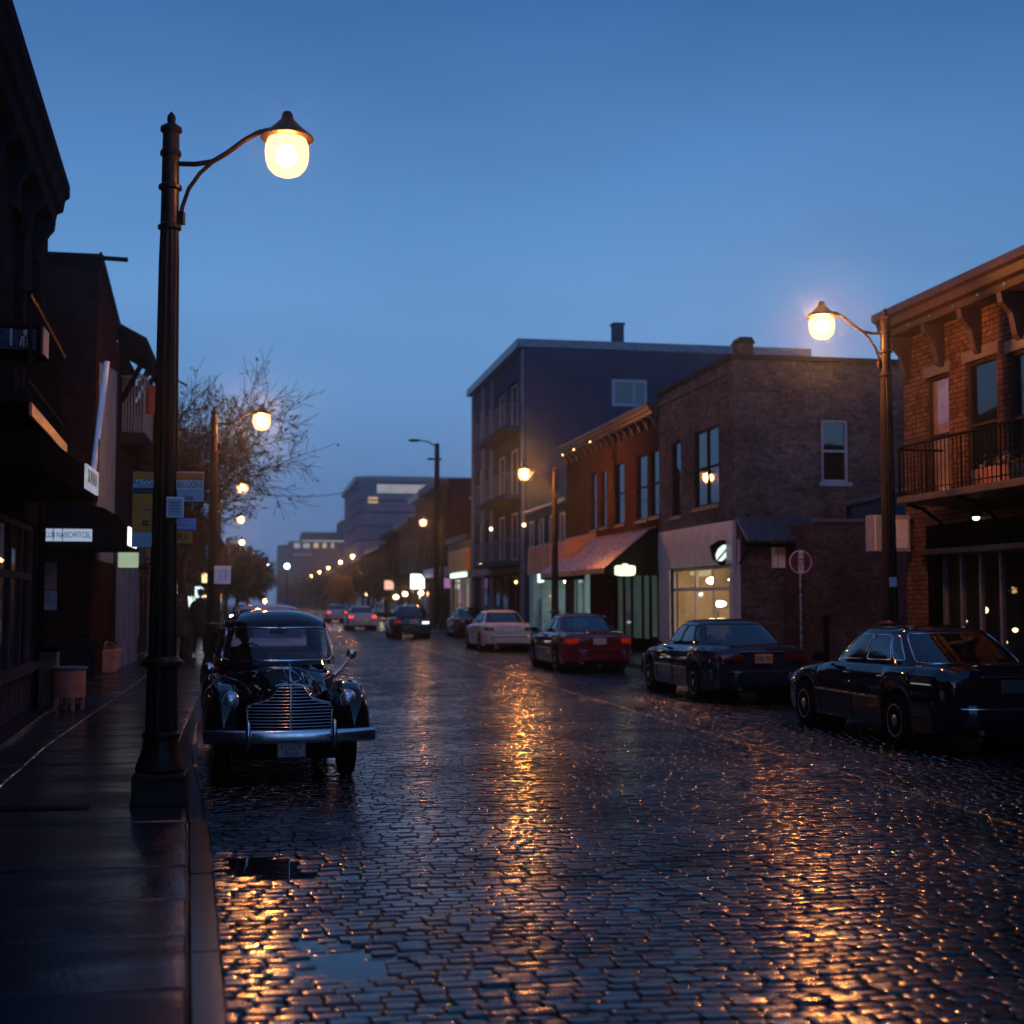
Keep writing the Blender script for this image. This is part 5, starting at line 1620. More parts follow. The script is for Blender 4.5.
u, v = on_y(302, 541.5, yF), on_y(346, 540.5, yF); b = MB(); b.box(u.x, v.x, yF - .5, yF - .01, u.z, v.z); b.build("parapet_lamp", E_win_pale, t)
# ================================================================ LEFT SIDE
LX = -3.32


def lyx(px, x=LX): return on_x(px, 600, x).y
def lzx(px, py, x=LX): return on_x(px, py, x).z


ML = wall_map('x', LX, -1)
M_clad_white = mat("weathered_white_boards", (.10, .13, .19), .6, 0, .25, 2, spec=0)
M_clad_blue = mat("pale_blue_grey_render", (.09, .13, .20), .6, 0, .2, 1.5, spec=0)
M_left_dark = mat("shade_dark_render", (.011, .013, .019), .6, 0, .35, 2, .1, 30, spec=0)  # unlit look of the left fronts is put into this dark bluish colour
M_base = mat("painted_panelling", (.040, .037, .050), .5, 0, .3, 4, .2, 30, spec=0)

# near dark building with deep eave, balcony and shop
yE = lyx(40)
t = thing("dark_corner_building", "nearest left building, almost black, with deep bracketed eave and balcony", "building", (LX, yE, 0))
hs = [(lyx(29), lyx(18), lzx(24, 345), lzx(24, 238)), (lyx(6), lyx(-14), lzx(0, 345), lzx(0, 200)), (12.0, 12.9, 4.6, 6.6), (9.5, 10.4, 4.6, 6.6)]
shop = (yE - 5.2, yE - .55, .14, 2.85)
shell(t, M_brick_black, LX, -12, -26, yE, 7.35, hs + [shop], dep=.2)
for i, h_ in enumerate(hs): win(t, ML, *h_, d=.18, fw=.05, bars=[('h', .5)], sill=M_timber_dark)
_tip = on_x(67, 186, -2.86)
cornice(t, LX, -26, _tip.y, _tip.z - .60, .44, .60, -1, M_left_dark, brackets=34, bh=.6, ret=0)
b = MB(); b.box(LX - 6, LX + .02, -26, yE, 7.352, 7.6); b.build('parapet', M_left_dark, t)
shopfront(t, ML, *shop, [.25, .5, .75], M_base, d=.14, transom=.72, kick=.62, fw=.10)
room(t, ML, shop[0], shop[1], .14, 2.85, 3.0, M_room_dark, [(.70, .8, .15, .05, .05), (.86, .55, .2, .05, .05), (.93, .8, .12, .04, .04)], E_soft)
b = MB()
for k in range(22):
    y = shop[0] + .12 + (shop[1] - shop[0] - .24) * k / 21
    b.mbox(ML, y - .07, y + .07, .18, .72, .02, .06)
b.build("kick_panel", M_base, t, bevel=.006)
b = MB(); b.mbox(ML, shop[0] - .1, shop[1] + .1, .72, .84, -.07, .10); b.build("window_sill", M_base, t, bevel=.012)
b = MB(); b.mbox(ML, 4, yE + .02, .0, .17, -.28, .02); b.build("door_step", M_slab, t, bevel=.015)
b = MB(); b.mbox(ML, shop[1] + .05, yE + .03, .15, 3.4, -.06, .04); b.build("shop_post", M_timber_dark, t, bevel=.012)
# balcony
bx = -2.66; ye = on_x(62, 600, -2.48).y
b = MB(); b.box(bx, LX, 14.1, ye, 3.74, 3.86); bal = b.build("balcony", M_left_dark, t, bevel=.01)
b = MB(); b.box(bx - .002, bx + .03, 14.1, ye, 3.60, 3.735); b.build("edge_board", mat("lamplit_edge_board", (.40, .19, .10), .55, 0, .25, 5), bal, bevel=.008)  # orange lamplight along the balcony edge is put into the board colour
b = MB()
b.tube([(bx - .03, 14.15, 4.86), (bx - .03, ye - .03, 4.86), (LX, ye - .03, 4.86)], .03, 6); b.tube([(bx - .03, 14.15, 3.98), (bx - .03, ye - .03, 3.98), (LX, ye - .03, 3.98)], .02, 6)
y = 14.2
while y < ye - .05: b.tube([(bx - .03, y, 3.9), (bx - .03, y, 4.86)], .012, 5); y += .11
for k in range(7): b.tube([(bx - .1 - .11 * k, ye - .03, 3.9), (bx - .1 - .11 * k, ye - .03, 4.86)], .012, 5)
b.build("railing", M_iron, bal)
b = MB(); b.box(bx - .25, bx - .15, ye - .5, ye - .42, 3.86, 3.62); b.tube([(LX, ye - .2, 2.9), (bx - .3, ye - .2, 3.6)], .05, 6); b.build("strut", M_timber_dark, bal)
YS = 14.6
# box sign on the balcony
q0, q1 = on_y(-14, 354, YS), on_y(42, 325, YS)
t = thing("box_sign", "dark box sign with a pale figure mark, on the left balcony rail", "sign", (q1.x, YS, q0.z))
b = MB(); b.box(q0.x - .15, q1.x, YS - .05, YS + .37, q0.z, q1.z); b.build("sign_box", M_timber_dark, t, bevel=.012)
b = MB(); b.box(q1.x + .002, q1.x + .022, YS - .02, YS + .34, q0.z + .02, q1.z - .02); b.build("side_panel", mat("lamplit_sign_side", (.22, .07, .04), .5, 0, .2, 5), t)  # the sign's lamp-lit side, its glow put into the panel colour
b = MB(); b.box(q0.x - .1, q1.x - .05, YS - .065, YS - .052, q0.z + .05, q1.z - .06); b.build("face_panel", mat("deep_blue_sign_panel", (.02, .035, .09), .3, 0, .3, 6), t)
q = on_y(25.5, 338, YS - .07)
b = MB(); b.ball((q.x, q.y, q.z + .06), (.025, .006, .03), 10, 6); b.tube([(q.x - .05, q.y, q.z - .08), (q.x - .035, q.y, q.z + .01), (q.x, q.y, q.z + .025), (q.x + .035, q.y, q.z + .01), (q.x + .05, q.y, q.z - .08)], .008, 5)
b.tube([(q.x - .018, q.y, q.z + .0), (q.x - .015, q.y, q.z - .09)], .007, 5); b.tube([(q.x + .018, q.y, q.z), (q.x + .015, q.y, q.z - .09)], .007, 5); b.build("figure_mark", M_sign_grey, t)
q = on_y(11, 337, YS - .07); b = MB(); b.box(q.x - .012, q.x + .012, q.y - .004, q.y, q.z - .09, q.z + .09); b.build("upright_mark", M_sign_grey, t)

t_near = bpy.data.objects['dark_corner_building']; t_near.rotation_euler = (0, 0, R(2.6))
# first awning with a slanted lit text panel
ax = -2.28; a0, a1 = on_x(81, 600, ax).y, on_x(94, 600, ax).y
t = thing("shop_awning", "black canvas awning under the left balcony, carrying a white lettered strip", "awning", (LX, a0, 3.2))
b = MB(); b.prism([(LX, 3.58), (LX + .25, 3.58), (ax, 3.50), (ax, 3.12), (LX, 3.12)], 'y', a0 - 3.6, a1 + .25); b.build("canopy", M_awning_black, t, bevel=.02)
t = thing("lettered_sign", "narrow white lettered strip glowing on the black awning edge", "sign", (ax, a0, 3.3))
b = MB(); b.box(ax + .004, ax + .03, a0 + .05, a1 - .02, 3.20, 3.52); b.build("panel", emat("soft_lit_white_panel", (.75, .82, 1), .42, .35, 9), t)
text("SUNNA", "lettering", M_ink, t, (ax + .034, (a0 + a1) / 2, 3.37), (R(90), 0, R(90)), .26, sx=1.2)
b = MB(); b.tube([(ax + .02, a1 + .05, 3.2), (ax + .02, a1 + .05, 4.0)], .012, 5); b.build("stay_rod", M_chrome, t)

# second entrance canopy with the white backlit strip
yC = 27.0
xe = on_y(126, 548, yC).x; xw = on_y(30, 548, yC).x
zb = on_y(100, 547, yC).z; zt_ = on_y(60, 500, yC).z
t = thing("entrance_canopy", "dark curved entrance canopy on the left with a white backlit strip sign", "canopy", (xe, yC, zb))
b = MB()
prof = [(xw, zt_), (on_y(84, 503, yC).x, zt_ - .06), (on_y(104, 508, yC).x, on_y(104, 508, yC).z), (on_y(118, 516, yC).x, on_y(118, 516, yC).z), (xe, on_y(126, 524, yC).z), (xe, zb), (xw, zb)]
b.prism(prof, 'y', yC, yC + 3.0); b.build("canopy", M_awning_black, t, smooth=30)
b = MB(); b.box(xe + .003, xe + .03, yC + .25, yC + 1.9, zb + .05, on_y(126, 525, yC).z - .02); b.build("front_lit_panel", E_white_sign, t)
t = thing("backlit_strip_sign", "long white backlit strip sign with dark lettering facing up the left pavement", "sign", (xe, yC - .05, zb))
q0, q1 = on_y(42, 541, yC - .05), on_y(92, 529, yC - .05)
b = MB(); b.box(q0.x, q1.x, yC - .05, yC - .004, q0.z, q1.z); b.build("lit_face", E_blue_sign, t, bevel=.006)
text("SLUB NAISCWITCEL", "lettering", M_ink, t, ((q0.x + q1.x) / 2, yC - .053, (q0.z + q1.z) / 2), (R(90), 0, 0), .155, sx=.63)
for px in (54, 63):
    u = on_y(px, 500, yC - .08); b = MB(); b.tube([(u.x, yC - .06, u.z + .35), (u.x, yC - .06, q0.z)], .007, 5); b.build("hanger_wire", M_iron, t)
u = on_y(39, 546, yC - .2); t = thing("hanging_lamp", "tiny amber bulb at the left end of the backlit strip sign", "lamp", (u.x, u.y, u.z))
b = MB(); b.ball((0, 0, 0), (.028, .028, .05), 8, 6); b.build("bulb", E_bulb, t, False); b = MB(); b.tube([(0, 0, .04), (0, 0, .3)], .006, 5); b.build("wire", M_iron, t, False)

# brick house with the end wall towards us
y2 = 29.3; xc = on_y(91, 640, y2).x; y2e = on_x(112, 600, xc).y
t = thing("brick_building", "dark red brick building on the left with posters on its end wall", "building", (xc, y2, 0))
zTop = on_y(70, 258, y2).z; zTop2 = on_x(112, 320, xc).z
b = MB()
b.quad((xc, y2, 0), (-14, y2, 0), (-14, y2, zTop), (xc, y2, zTop)); b.quad((xc, y2, 0), (xc, y2e, 0), (xc, y2e, zTop2), (xc, y2, zTop)); b.quad((xc, y2e, 0), (-14, y2e, 0), (-14, y2e, zTop2), (xc, y2e, zTop2))
b.build("wall", M_brick_dark, t, recalc=False)
b = MB(); b.prism([(y2 - .1, zTop + .003), (y2e, zTop2 + .003), (y2e, zTop2 + .10), (y2 - .1, zTop + .10)], 'x', -14, xc + .10); b.build("roof", M_roofing, t, bevel=.01)
u = on_y(128, 260, y2 - .2)
b = MB(); b.tube([(-9, y2 - .22, zTop + .12), (u.x, y2 - .22, u.z)], .05, 8); b.build("roof_bar", M_iron, t); 
b = MB(); b.tube([(u.x - .55, y2 - .22, zTop + .1), (u.x - .55, y2 - .22, zTop - .22)], .03, 6); b.ball((u.x - .55, y2 - .22, zTop - .2), .07, 10, 6); b.build("flood_lamp", M_iron, t)
b = MB(); b.quad((xc + .02, y2 + .35, 2.6), (xc + .02, y2e, 2.6), (xc + .02, y2e, on_x(112, 365, xc).z), (xc + .02, y2 + .35, on_x(103, 368, xc).z)); b.build("white_cladding", M_clad_white, t, recalc=False)
u0, u1 = on_x(107, 362, xc + .25), on_x(93.5, 470, xc + .08)
b = MB(); b.tube([(u0.x, u0.y, u0.z), (u1.x, u1.y, u1.z)], .055, 8); b.build("slanted_pipe", M_sign_white, t, smooth=60)
b = MB(); b.box(-14, xc + .10, y2 - .06, y2 + .1, .1, .95); b.build("plinth", M_left_dark, t, bevel=.015)
for k, (py0, py1, m_, lab) in enumerate(((563, 589.5, M_plate_cream, "faded tan notice poster, upper of two on the dark end wall"), (590.5, 610, M_sign_grey, "bluish white notice poster, lower of two on the dark end wall"))):
    u, v = on_y(39, py1, y2 - .02), on_y(57, py0, y2 - .02)
    tp = thing("wall_poster", lab, "poster", (u.x, y2, u.z), group="posters on the end wall")
    b = MB(); b.box(u.x, v.x, y2 - .022, y2 - .006, u.z, v.z); b.build("sheet", mat("tan_poster_paper" if k == 0 else "bluish_poster_paper", (.15, .10, .07) if k == 0 else (.15, .16, .25), .7, 0, .2, 9), tp)
    b = MB()
    for i in range(6 if k == 0 else 4):
        z = v.z - .06 - i * (v.z - u.z - .08) / 6
        b.box(u.x + .04, v.x - .04 - random.uniform(0, .12), y2 - .0245, y2 - .0225, z - (.028 if i == 1 else .010), z)
    o = b.build("printed_lines", M_ink, tp); o["kind"] = "stuff"

# dark gabled house with balcony
y3 = y2e + .05; y3e = lyx(135)
t = thing("dark_house", "dark left house with jutting eave and small railed balcony", "building", (LX - .1, y3, 0))
zw = on_x(113, 322, LX).z
shell(t, M_left_dark, LX - .1, -12, y3, y3e, zw, [(y3 + 1.2, y3 + 2.6, 5.9, 7.7)], dep=.15)
win(t, wall_map('x', LX - .1, -1), y3 + 1.2, y3 + 2.6, 5.9, 7.7, d=.12, bars=[('v', .5)])
b = MB(); b.prism([(LX - .3, zw + .55), (LX + .55, zw + .1), (LX + .62, zw - .55), (LX + .52, zw - .55), (LX + .30, zw - .05), (LX - .3, zw + .3)], 'y', y3 - .1, y3e); b.build("eave", M_timber_dark, t, bevel=.01)
for yy in (y3 + .2, y3 + 1.6, y3 + 3):
    b = MB(); b.tube([(LX - .05, yy, zw - 1.4), (LX + .5, yy, zw - .3)], .07, 6); b.build("eave_brace", M_timber_dark, t)
bx = on_y(145, 440, y3 + .6).x; zf = on_y(128, 432, y3 + .6).z; zr = on_y(128, 376, y3 + .6).z
b = MB(); b.box(LX - .1, bx, y3 + .6, y3 + 3.2, zf - .30, zf); bal = b.build("balcony", M_left_dark, t, bevel=.012)
b = MB()
pth = [(LX - .1, y3 + .64), (bx - .03, y3 + .64), (bx - .03, y3 + 3.16)]
b.tube([(x, y, zr) for x, y in pth], .03, 6)
for k in range(8):
    x = LX - .05 + (bx - LX) * k / 7; b.tube([(x, y3 + .64, zf), (x, y3 + .64, zr)], .022, 5)
for k in range(16): b.tube([(bx - .03, y3 + .68 + .16 * k, zf), (bx - .03, y3 + .68 + .16 * k, zr)], .013, 5)
b.build("railing", M_gray_pale, bal)
# banner and pole
u0, u1 = on_y(146, 414, y3 + .9), on_y(172, 386, y3 + .9)
t = thing("hanging_banner", "dark red cloth banner hanging from a pole by the left balcony", "banner", (u0.x, y3 + .9, u0.z))
b = MB(); rows = []
for i in range(9):
    z = u1.z - (u1.z - u0.z) * i / 8
    rows.append([(u0.x + (u1.x - u0.x) * k / 8, y3 + .9 + .02 * math.sin(k * 1.3 + i * .5), z) for k in range(9)])
b.grid(rows); c_ = b.build("cloth", mat("dark_red_banner_cloth", (.16, .03, .022), .8, 0, .2, 5), t, smooth=60, recalc=False)
sm = c_.modifiers.new("thick", 'SOLIDIFY'); sm.thickness = .012
e0, e1, e2 = on_y(134, 379, y3 + .9), on_y(162, 372, y3 + .9), on_y(187, 386, y3 + .9)
b = MB(); b.tube([(LX, y3 + .9, e0.z - .03), e1, (e2.x, y3 + .9, u1.z + .02)], .03, 6); b.build("pole", M_iron, t)

# lit pale shopfront below, its hanging sign
q0 = y3 + .3
t = thing("pale_shopfront", "pale blue pilastered shopfront lit by its cool sign lamp on the left", "shopfront", (LX + .05, y3, 0))
b = MB(); b.box(LX - .08, LX + .02, y3 + .1, y3e - .1, 2.95, 3.3); b.build("fascia", M_clad_blue, t, bevel=.01)
for k in range(6):
    yy = y3 + .25 + k * (y3e - y3 - .5) / 5
    b = MB(); b.box(LX - .085, LX + .05 + .03 * (k % 2), yy - .16, yy + .16, .12, 2.95); b.build("pilaster", M_clad_blue, t, bevel=.012)
for k in range(5):
    yy = y3 + .25 + (k + .5) * (y3e - y3 - .5) / 5
    b = MB(); b.quad((LX - .08, yy - .4, .12), (LX - .08, yy + .4, .12), (LX - .08, yy + .4, 2.95), (LX - .08, yy - .4, 2.95)); b.build("pane", M_win, t)
u0, u1 = on_y(118, 567.5, y3 + .1), on_y(138.5, 551.5, y3 + .1)
t = thing("hanging_sign", "pale green glowing hanging sign over the left pavement", "sign", (u0.x, y3 + .1, u0.z))
b = MB(); b.box(u0.x, u1.x, y3 + .05, y3 + .17, u0.z, u1.z); b.build("lit_face", emat("pale_green_lit_sign", (.62, .78, .55), .50, .2, 3), t, bevel=.03)
b = MB(); b.tube([(LX, y3 + .11, u1.z + .06), (u1.x, y3 + .11, u1.z + .06)], .018, 6); b.build("bracket", M_iron, t)
u = on_y(115.5, 558, y3 + .3); t = thing("wall_lamp", "cool white wall lamp beside the pale green hanging sign", "lamp", (u.x, u.y, u.z))
b = MB(); b.ball((0, 0, 0), (.06, .06, .16), 10, 8); b.build("lamp_globe", M_globe_cool, t, False, smooth=True); b = MB(); b.tube([(0, 0, .15), (0, 0, .22), (-.5, 0, .22)], .012, 5); b.build("bracket", M_iron, t, False)

# further left houses
def lefthouse(label, pa, pb, z1, m, x=LX - .2, lit=None, gable=False, eave=True):
    ya, yb = lyx(pa, x), lyx(pb, x)
    t = thing("row_building", label, "building", (x, ya, 0))
    hs = [(ya + (yb - ya) * f, ya + (yb - ya) * (f + .2), 4.2, min(6.2, z1 - .6)) for f in (.12, .42, .72)]
    sh = (ya + .5, yb - .5, .14, 2.8)
    shell(t, m, x, x - 9, ya + .03, yb - .03, z1, hs + [sh])
    Mx = wall_map('x', x, -1)
    for h_ in hs: win(t, Mx, *h_, d=.14, fw=.08)
    shopfront(t, Mx, *sh, [.3, .6], M_frame_dark, d=.14, kick=.5)
    room(t, Mx, sh[0], sh[1], .14, 2.8, 2.5, M_room_dark if not lit else lit[0], [(.25, .8, .4, .16, .12), (.7, .75, .5, .16, .12)], lit[1] if lit else E_soft)
    if gable:
        b = MB(); b.prism([(x + .3, z1 - .1), (x - 9.3, z1 - .1), (x - 4.5, z1 + 3.4)], 'y', ya, yb); b.build("gable_roof", M_roofing, t)
    else:
        b = MB(); b.box(x - .3, x + .35, ya + .03, yb - .03, z1 - .3, z1 + .1); b.build("cornice", M_timber_dark, t, bevel=.02)
    return t


lefthouse("pale blue grey rendered house with warm curtained shop window on the left", 135, 150, 7.3, M_clad_blue, lit=(M_room, E_soft))
lefthouse("plain dark low house behind the signs of the nearest lamp", 150, 163, 5.8, M_left_dark)
lefthouse("dark gabled house beyond the bare tree on the left", 163, 186, 6.9, M_left_dark, x=LX - .45, gable=True)
lefthouse("far left shop row with bright cool windows behind the pedestrians", 186, 201, 6.5, M_brick_dark, x=LX - .7, lit=(M_room_cool, E_cool))
lefthouse("farthest dim left terrace fading behind the second lamp", 201, 224, 7.5, M_brick_dark, x=LX - .8, lit=(M_room, E_soft))

for (px, py, x, hw_, hh, m_, lab) in (
        (199, 592, -2.6, 4, 5.5, emat("icy_lit_sign", (.75, .95, 1), 1.6), "icy white glowing shop sign beside the two pedestrians"),
        (190, 603, -3.0, 5, 6.5, E_cool_sign, "tall pale glowing shop sign just above the left pedestrian"),
        (205, 578, -2.4, 3, 4.5, emat("amber_lit_sign", (1, .72, .35), 1.5), "amber glowing sign left of the second lamp post"),
        (179, 588, -3.2, 3, 5, emat("yellow_green_lit_sign", (.9, .85, .35), 1.3), "yellow green glowing sign above the pedestrians"),
        (218.5, 597, -2.2, 2.6, 5, emat("orange_lit_sign", (1, .55, .25), 1.6), "small orange glowing sign right of the second lamp post"),
        (204, 614, -2.4, 3, 3.5, E_white_sign, "low white glowing sign at head height beside the second lamp post")):
    q = on_x(px, py, x); k = q.y / FPX
    t = thing("lit_shop_sign", lab, "sign", (x, q.y, q.z))
    b = MB(); b.prism([(-hw_ * k, -hh * k), (hw_ * k, -hh * k), (hw_ * k, hh * k * .6), (hw_ * k * .4, hh * k), (-hw_ * k, hh * k)], 'y', -.06, .06); b.build("lit_face", m_, t, False, bevel=.03)
    b = MB(); b.tube([(0, 0, hh * k), (0, 0, hh * k + .15), (LX - .5 - x, 0, hh * k + .15)], .02, 5); b.build("bracket", M_iron, t, False)

# ---------------------------------------------------------------- signs on the nearest lamp post
LPX, LPY = lp.location.x, lp.location.y


def post_sign(name, label, px0, py0, px1, py1, y, m, bands=(), words=(), thick=.014, cat="sign", m_back=None, arm=None, rz=0):
    u, v = on_y(px0, py1, y), on_y(px1, py0, y)
    t = thing(name, label, cat, (u.x, y, u.z), group="signs hung on the nearest lamp post")
    b = MB(); b.box(u.x, v.x, y, y + thick, u.z, v.z); b.build("plate", m, t, bevel=.004)
    W_, H_ = v.x - u.x, v.z - u.z
    for (f0, f1, f2, f3, mm) in bands:
        b = MB(); b.box(u.x + W_ * f0, u.x + W_ * f1, y - .004, y - .001, u.z + H_ * f2, u.z + H_ * f3); b.build("band", mm, t)
    for (s_, fx_, fz_, sz, mm, sx) in words:
        text(s_, "lettering", mm, t, (u.x + W_ * fx_, y - .006, u.z + H_ * fz_), (R(90), 0, 0), sz, sx=sx, ext=.001)
    b = MB()
    for zz in (u.z + H_ * .2, u.z + H_ * .8):
        xm = u.x if abs(u.x - LPX) < abs(v.x - LPX) else v.x
        b = MB(); b.tube([(LPX, LPY, zz), (xm, y + thick + .004, zz)], .010, 5); b.build("clamp", M_iron, t)
    return t


ys_ = LPY - .09
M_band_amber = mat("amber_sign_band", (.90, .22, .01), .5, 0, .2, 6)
M_navy = mat("navy_sign_face", (.025, .035, .10), .45, 0, .2, 6)
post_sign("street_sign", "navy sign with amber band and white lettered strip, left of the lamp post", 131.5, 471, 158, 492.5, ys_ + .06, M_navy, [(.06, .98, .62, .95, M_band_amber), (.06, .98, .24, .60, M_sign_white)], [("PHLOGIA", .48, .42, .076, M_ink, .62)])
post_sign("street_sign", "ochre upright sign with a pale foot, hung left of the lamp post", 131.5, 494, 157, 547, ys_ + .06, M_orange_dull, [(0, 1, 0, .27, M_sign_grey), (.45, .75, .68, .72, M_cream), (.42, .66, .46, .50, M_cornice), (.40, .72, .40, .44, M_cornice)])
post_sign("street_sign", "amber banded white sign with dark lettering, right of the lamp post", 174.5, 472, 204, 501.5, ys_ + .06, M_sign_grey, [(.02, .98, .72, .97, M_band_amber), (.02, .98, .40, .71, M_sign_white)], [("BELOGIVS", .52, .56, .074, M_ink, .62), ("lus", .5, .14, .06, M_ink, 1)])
post_sign("notice_plate", "small square white notice plate on the front of the lamp post", 166, 497, 184, 517.5, ys_ - .03, M_sign_white, [(.10, .90, .10, .90, M_sign_grey), (.2, .8, .70, .74, M_ink), (.2, .75, .56, .60, M_ink), (.2, .8, .42, .46, M_ink), (.2, .65, .26, .30, M_ink)])
post_sign("street_sign", "small blue sign with white writing below the white notice", 174, 518.5, 196, 530, ys_ + .06, M_sign_blue, [], [("Reduxgl", .42, .70, .045, M_ink_white, 1), ("Nuxul", .44, .30, .045, M_ink_white, 1)])
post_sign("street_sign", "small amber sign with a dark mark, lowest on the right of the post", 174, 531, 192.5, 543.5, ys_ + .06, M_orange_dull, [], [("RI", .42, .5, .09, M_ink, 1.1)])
# second lamp post's square sign
q = (float(kerb_x(28.6)) - .16)
u, v = on_y(214, 584, 28.4), on_y(231, 566, 28.4)
t = thing("notice_plate", "square pinkish white sign on the second left lamp post", "sign", (u.x, 28.4, u.z))
b = MB(); b.box(u.x, v.x, 28.4, 28.42, u.z, v.z); b.build("plate", M_sign_white, t, bevel=.006)
b = MB(); b.tube([(u.x + .10, 28.393, u.z + .10), (v.x - .10, 28.393, u.z + .10), (v.x - .10, 28.393, v.z - .10), (u.x + .10, 28.393, v.z - .10)], .012, 5, closed=True); b.build("square_mark", M_sign_grey, t)
b = MB(); b.tube([(u.x - .12, 28.6, v.z - .1), (u.x + .05, 28.425, v.z - .1)], .015, 5); b.build("clamp", M_iron, t)
# round red sign on the right pavement
q = on_x(800, 562, 11.45)
t = thing("round_sign", "round dark red sign with a white vertical band on a thin pole", "sign", (q.x, q.y, .12))
r_ = 12.5 * q.y / FPX
b = MB(); b.lathe([(.003, 0), (r_ * .97, 0), (r_, .012), (r_ * .97, .024), (.003, .024)], 36, (0, -.03, q.z - .12), axis='y'); b.build("disc", M_sign_red, t, False, smooth=30)
b = MB(); b.tube([(r_ * .96 * math.cos(a), -.032, q.z - .12 + r_ * .96 * math.sin(a)) for a in np.linspace(0, 2 * PI, 33)[:-1]], .010, 5, closed=True); b.build("rim", M_sign_grey, t, False)
for (z0, z1) in ((.30, .92), (-.16, .20), (-.88, -.26)):
    b = MB(); b.box(-r_ * .20, r_ * .26, -.036, -.0325, q.z - .12 + r_ * z0, q.z - .12 + r_ * z1); b.build("band", M_sign_grey, t, False)
for s_, f in (("W", .6), ("H", .02), ("R", -.56)): text(s_, "lettering", M_sign_red, t, (r_ * .03, -.038, q.z - .12 + r_ * f), (R(90), 0, 0), r_ * .55, world=False)
b = MB(); b.tube([(0, 0, 0), (0, 0, q.z + .1)], .022, 8); b.build("pole", M_alloy, t, False)
q = on_x(826, 690, 10.9); 
t = thing("bollard", "thin black bollard post before the low brick wall on the right", "bollard", (on_x(826, 615, 10.9).x, on_x(826, 615, 10.9).y, .12))
zz = on_x(826, 615, 10.9).z - .12
b = MB(); b.lathe([(.10, 0), (.10, .06), (.06, .10), (.055, zz - .12), (.075, zz - .10), (.075, zz - .05), (.05, zz)], 18); b.build("post", M_iron, t, False, smooth=40)
# white sticker plate on right lamp
rl = R_LAMPS[0].location
q = on_y(893, 582, rl.y - .13)
t = thing("notice_plate", "small pale notice stuck on the right-hand lamp post", "sign", (q.x, rl.y - .13, q.z))
b = MB(); b.box(-.06, .06, -.006, .0, -.075, .075); b.build("plate", M_sign_grey, t, False); b = MB(); b.tube([(0, 0, .03), (rl.x - q.x, .13, .03)], .008, 4); b.build("clamp", M_iron, t, False)

# ---------------------------------------------------------------- things on the left pavement
q = on_z(46, 709, .12)
t = thing("litter_bin", "brown slatted square litter bin against the dark left shop post", "bin", q)
k = 0.0148
b = MB(); b.box(-.16, .16, -.16, .16, .02, .86)
b.build("case", mat("brown_bin_wood", (.055, .030, .020), .5, 0, .35, 5, .2, 40), t, False, bevel=.012)
for i in range(5):
    b = MB(); b.box(-.15 + i * .062, -.15 + i * .062 + .05, -.172, -.162, .05, .72); b.build("slat", mat("bin_slat_wood", (.075, .040, .026), .5, 0, .35, 5, .2, 40) if i == 0 else bpy.data.materials["bin_slat_wood"], t, False, bevel=.004)
b = MB(); b.box(-.185, .185, -.19, .185, .86, .93); b.build("lid", M_timber_dark, t, False, bevel=.012)
b = MB(); b.box(-.10, .10, -.168, -.160, .76, .82); b.build("slot", M_ink, t, False)
q = on_z(71, 711, .12)
t = thing("round_table", "small round salmon table with slim legs beside the litter bin", "table", (q.x - .05, q.y + .12, .12))
M_salmon = mat("salmon_painted_wood", (.34, .12, .085), .45, 0, .2, 5)
b = MB(); b.lathe([(.003, .60), (.25, .60), (.265, .615), (.265, .635), (.25, .645), (.003, .645)], 32); b.build("table_top", M_clad_blue, t, False, smooth=30)
b = MB(); b.lathe([(.20, .20), (.235, .20), (.235, .60), (.20, .60)], 32); b.build("apron", M_salmon, t, False, smooth=30)
for a in (.4, 1.97, 3.54, 5.11):
    b = MB(); b.box(.20 * math.cos(a) - .025, .20 * math.cos(a) + .025, .20 * math.sin(a) - .025, .20 * math.sin(a) + .025, 0, .40); b.build("leg", M_salmon, t, False, bevel=.006)
q = on_z(103, 673, .12)
t = thing("planter_box", "weathered pinkish stone planter tub by the dark brick corner", "planter", (q.x, q.y + .2, .12))
b = MB(); b.prism([(-.24, 0), (.22, 0), (.30, .52), (-.30, .52)], 'y', -.3, .9); b.build("tub", mat("pinkish_stone", (.19, .12, .11), .75, 0, .35, 5, .3, 40), t, False, bevel=.02)
b = MB()
for k in range(150):
    q_ = Vector((random.gauss(0, .14), random.uniform(-.2, .8), .52 + abs(random.gauss(0, .07)))); a = Vector((random.gauss(0, 1), random.gauss(0, 1), random.gauss(0, 1))).normalized() * .07; c_ = a.cross(Vector((random.gauss(0, 1), random.gauss(0, 1), random.gauss(0, 1)))).normalized() * .03
    b.quad(q_ - a, q_ + c_, q_ + a, q_ - c_)
b.build("foliage", bpy.data.materials["dry_planter_leaves"], t, False, recalc=False)
for (px, py, hh, ww, lab) in ((121, 660, .85, .42, "black lidded wheelie bin against the pale left shopfront"), (133, 651, .95, .40, "black wheelie bin farther along, next to the steps")):
    q = on_z(px, py, .12)
    t = thing("wheelie_bin", lab, "bin", (q.x - .1, q.y + .3, .12), group="bins by the pale shopfront")
    b = MB(); b.prism([(-ww * .4, .04), (ww * .4, .04), (ww * .5, hh), (-ww * .5, hh)], 'y', -.28, .28); b.build("body", M_plastic, t, False, bevel=.02)
    b = MB(); b.box(-ww * .53, ww * .53, -.31, .31, hh + .002, hh + .06); b.build("lid", M_plastic, t, False, bevel=.02)
    for s in (-1, 1):
        b = MB(); b.lathe([(.03, -.02), (.09, -.02), (.09, .02), (.03, .02)], 14, (s * ww * .42, .22, .09), axis='x'); b.build("wheel", M_rubber, t, False)
q = on_z(148, 641, .12)
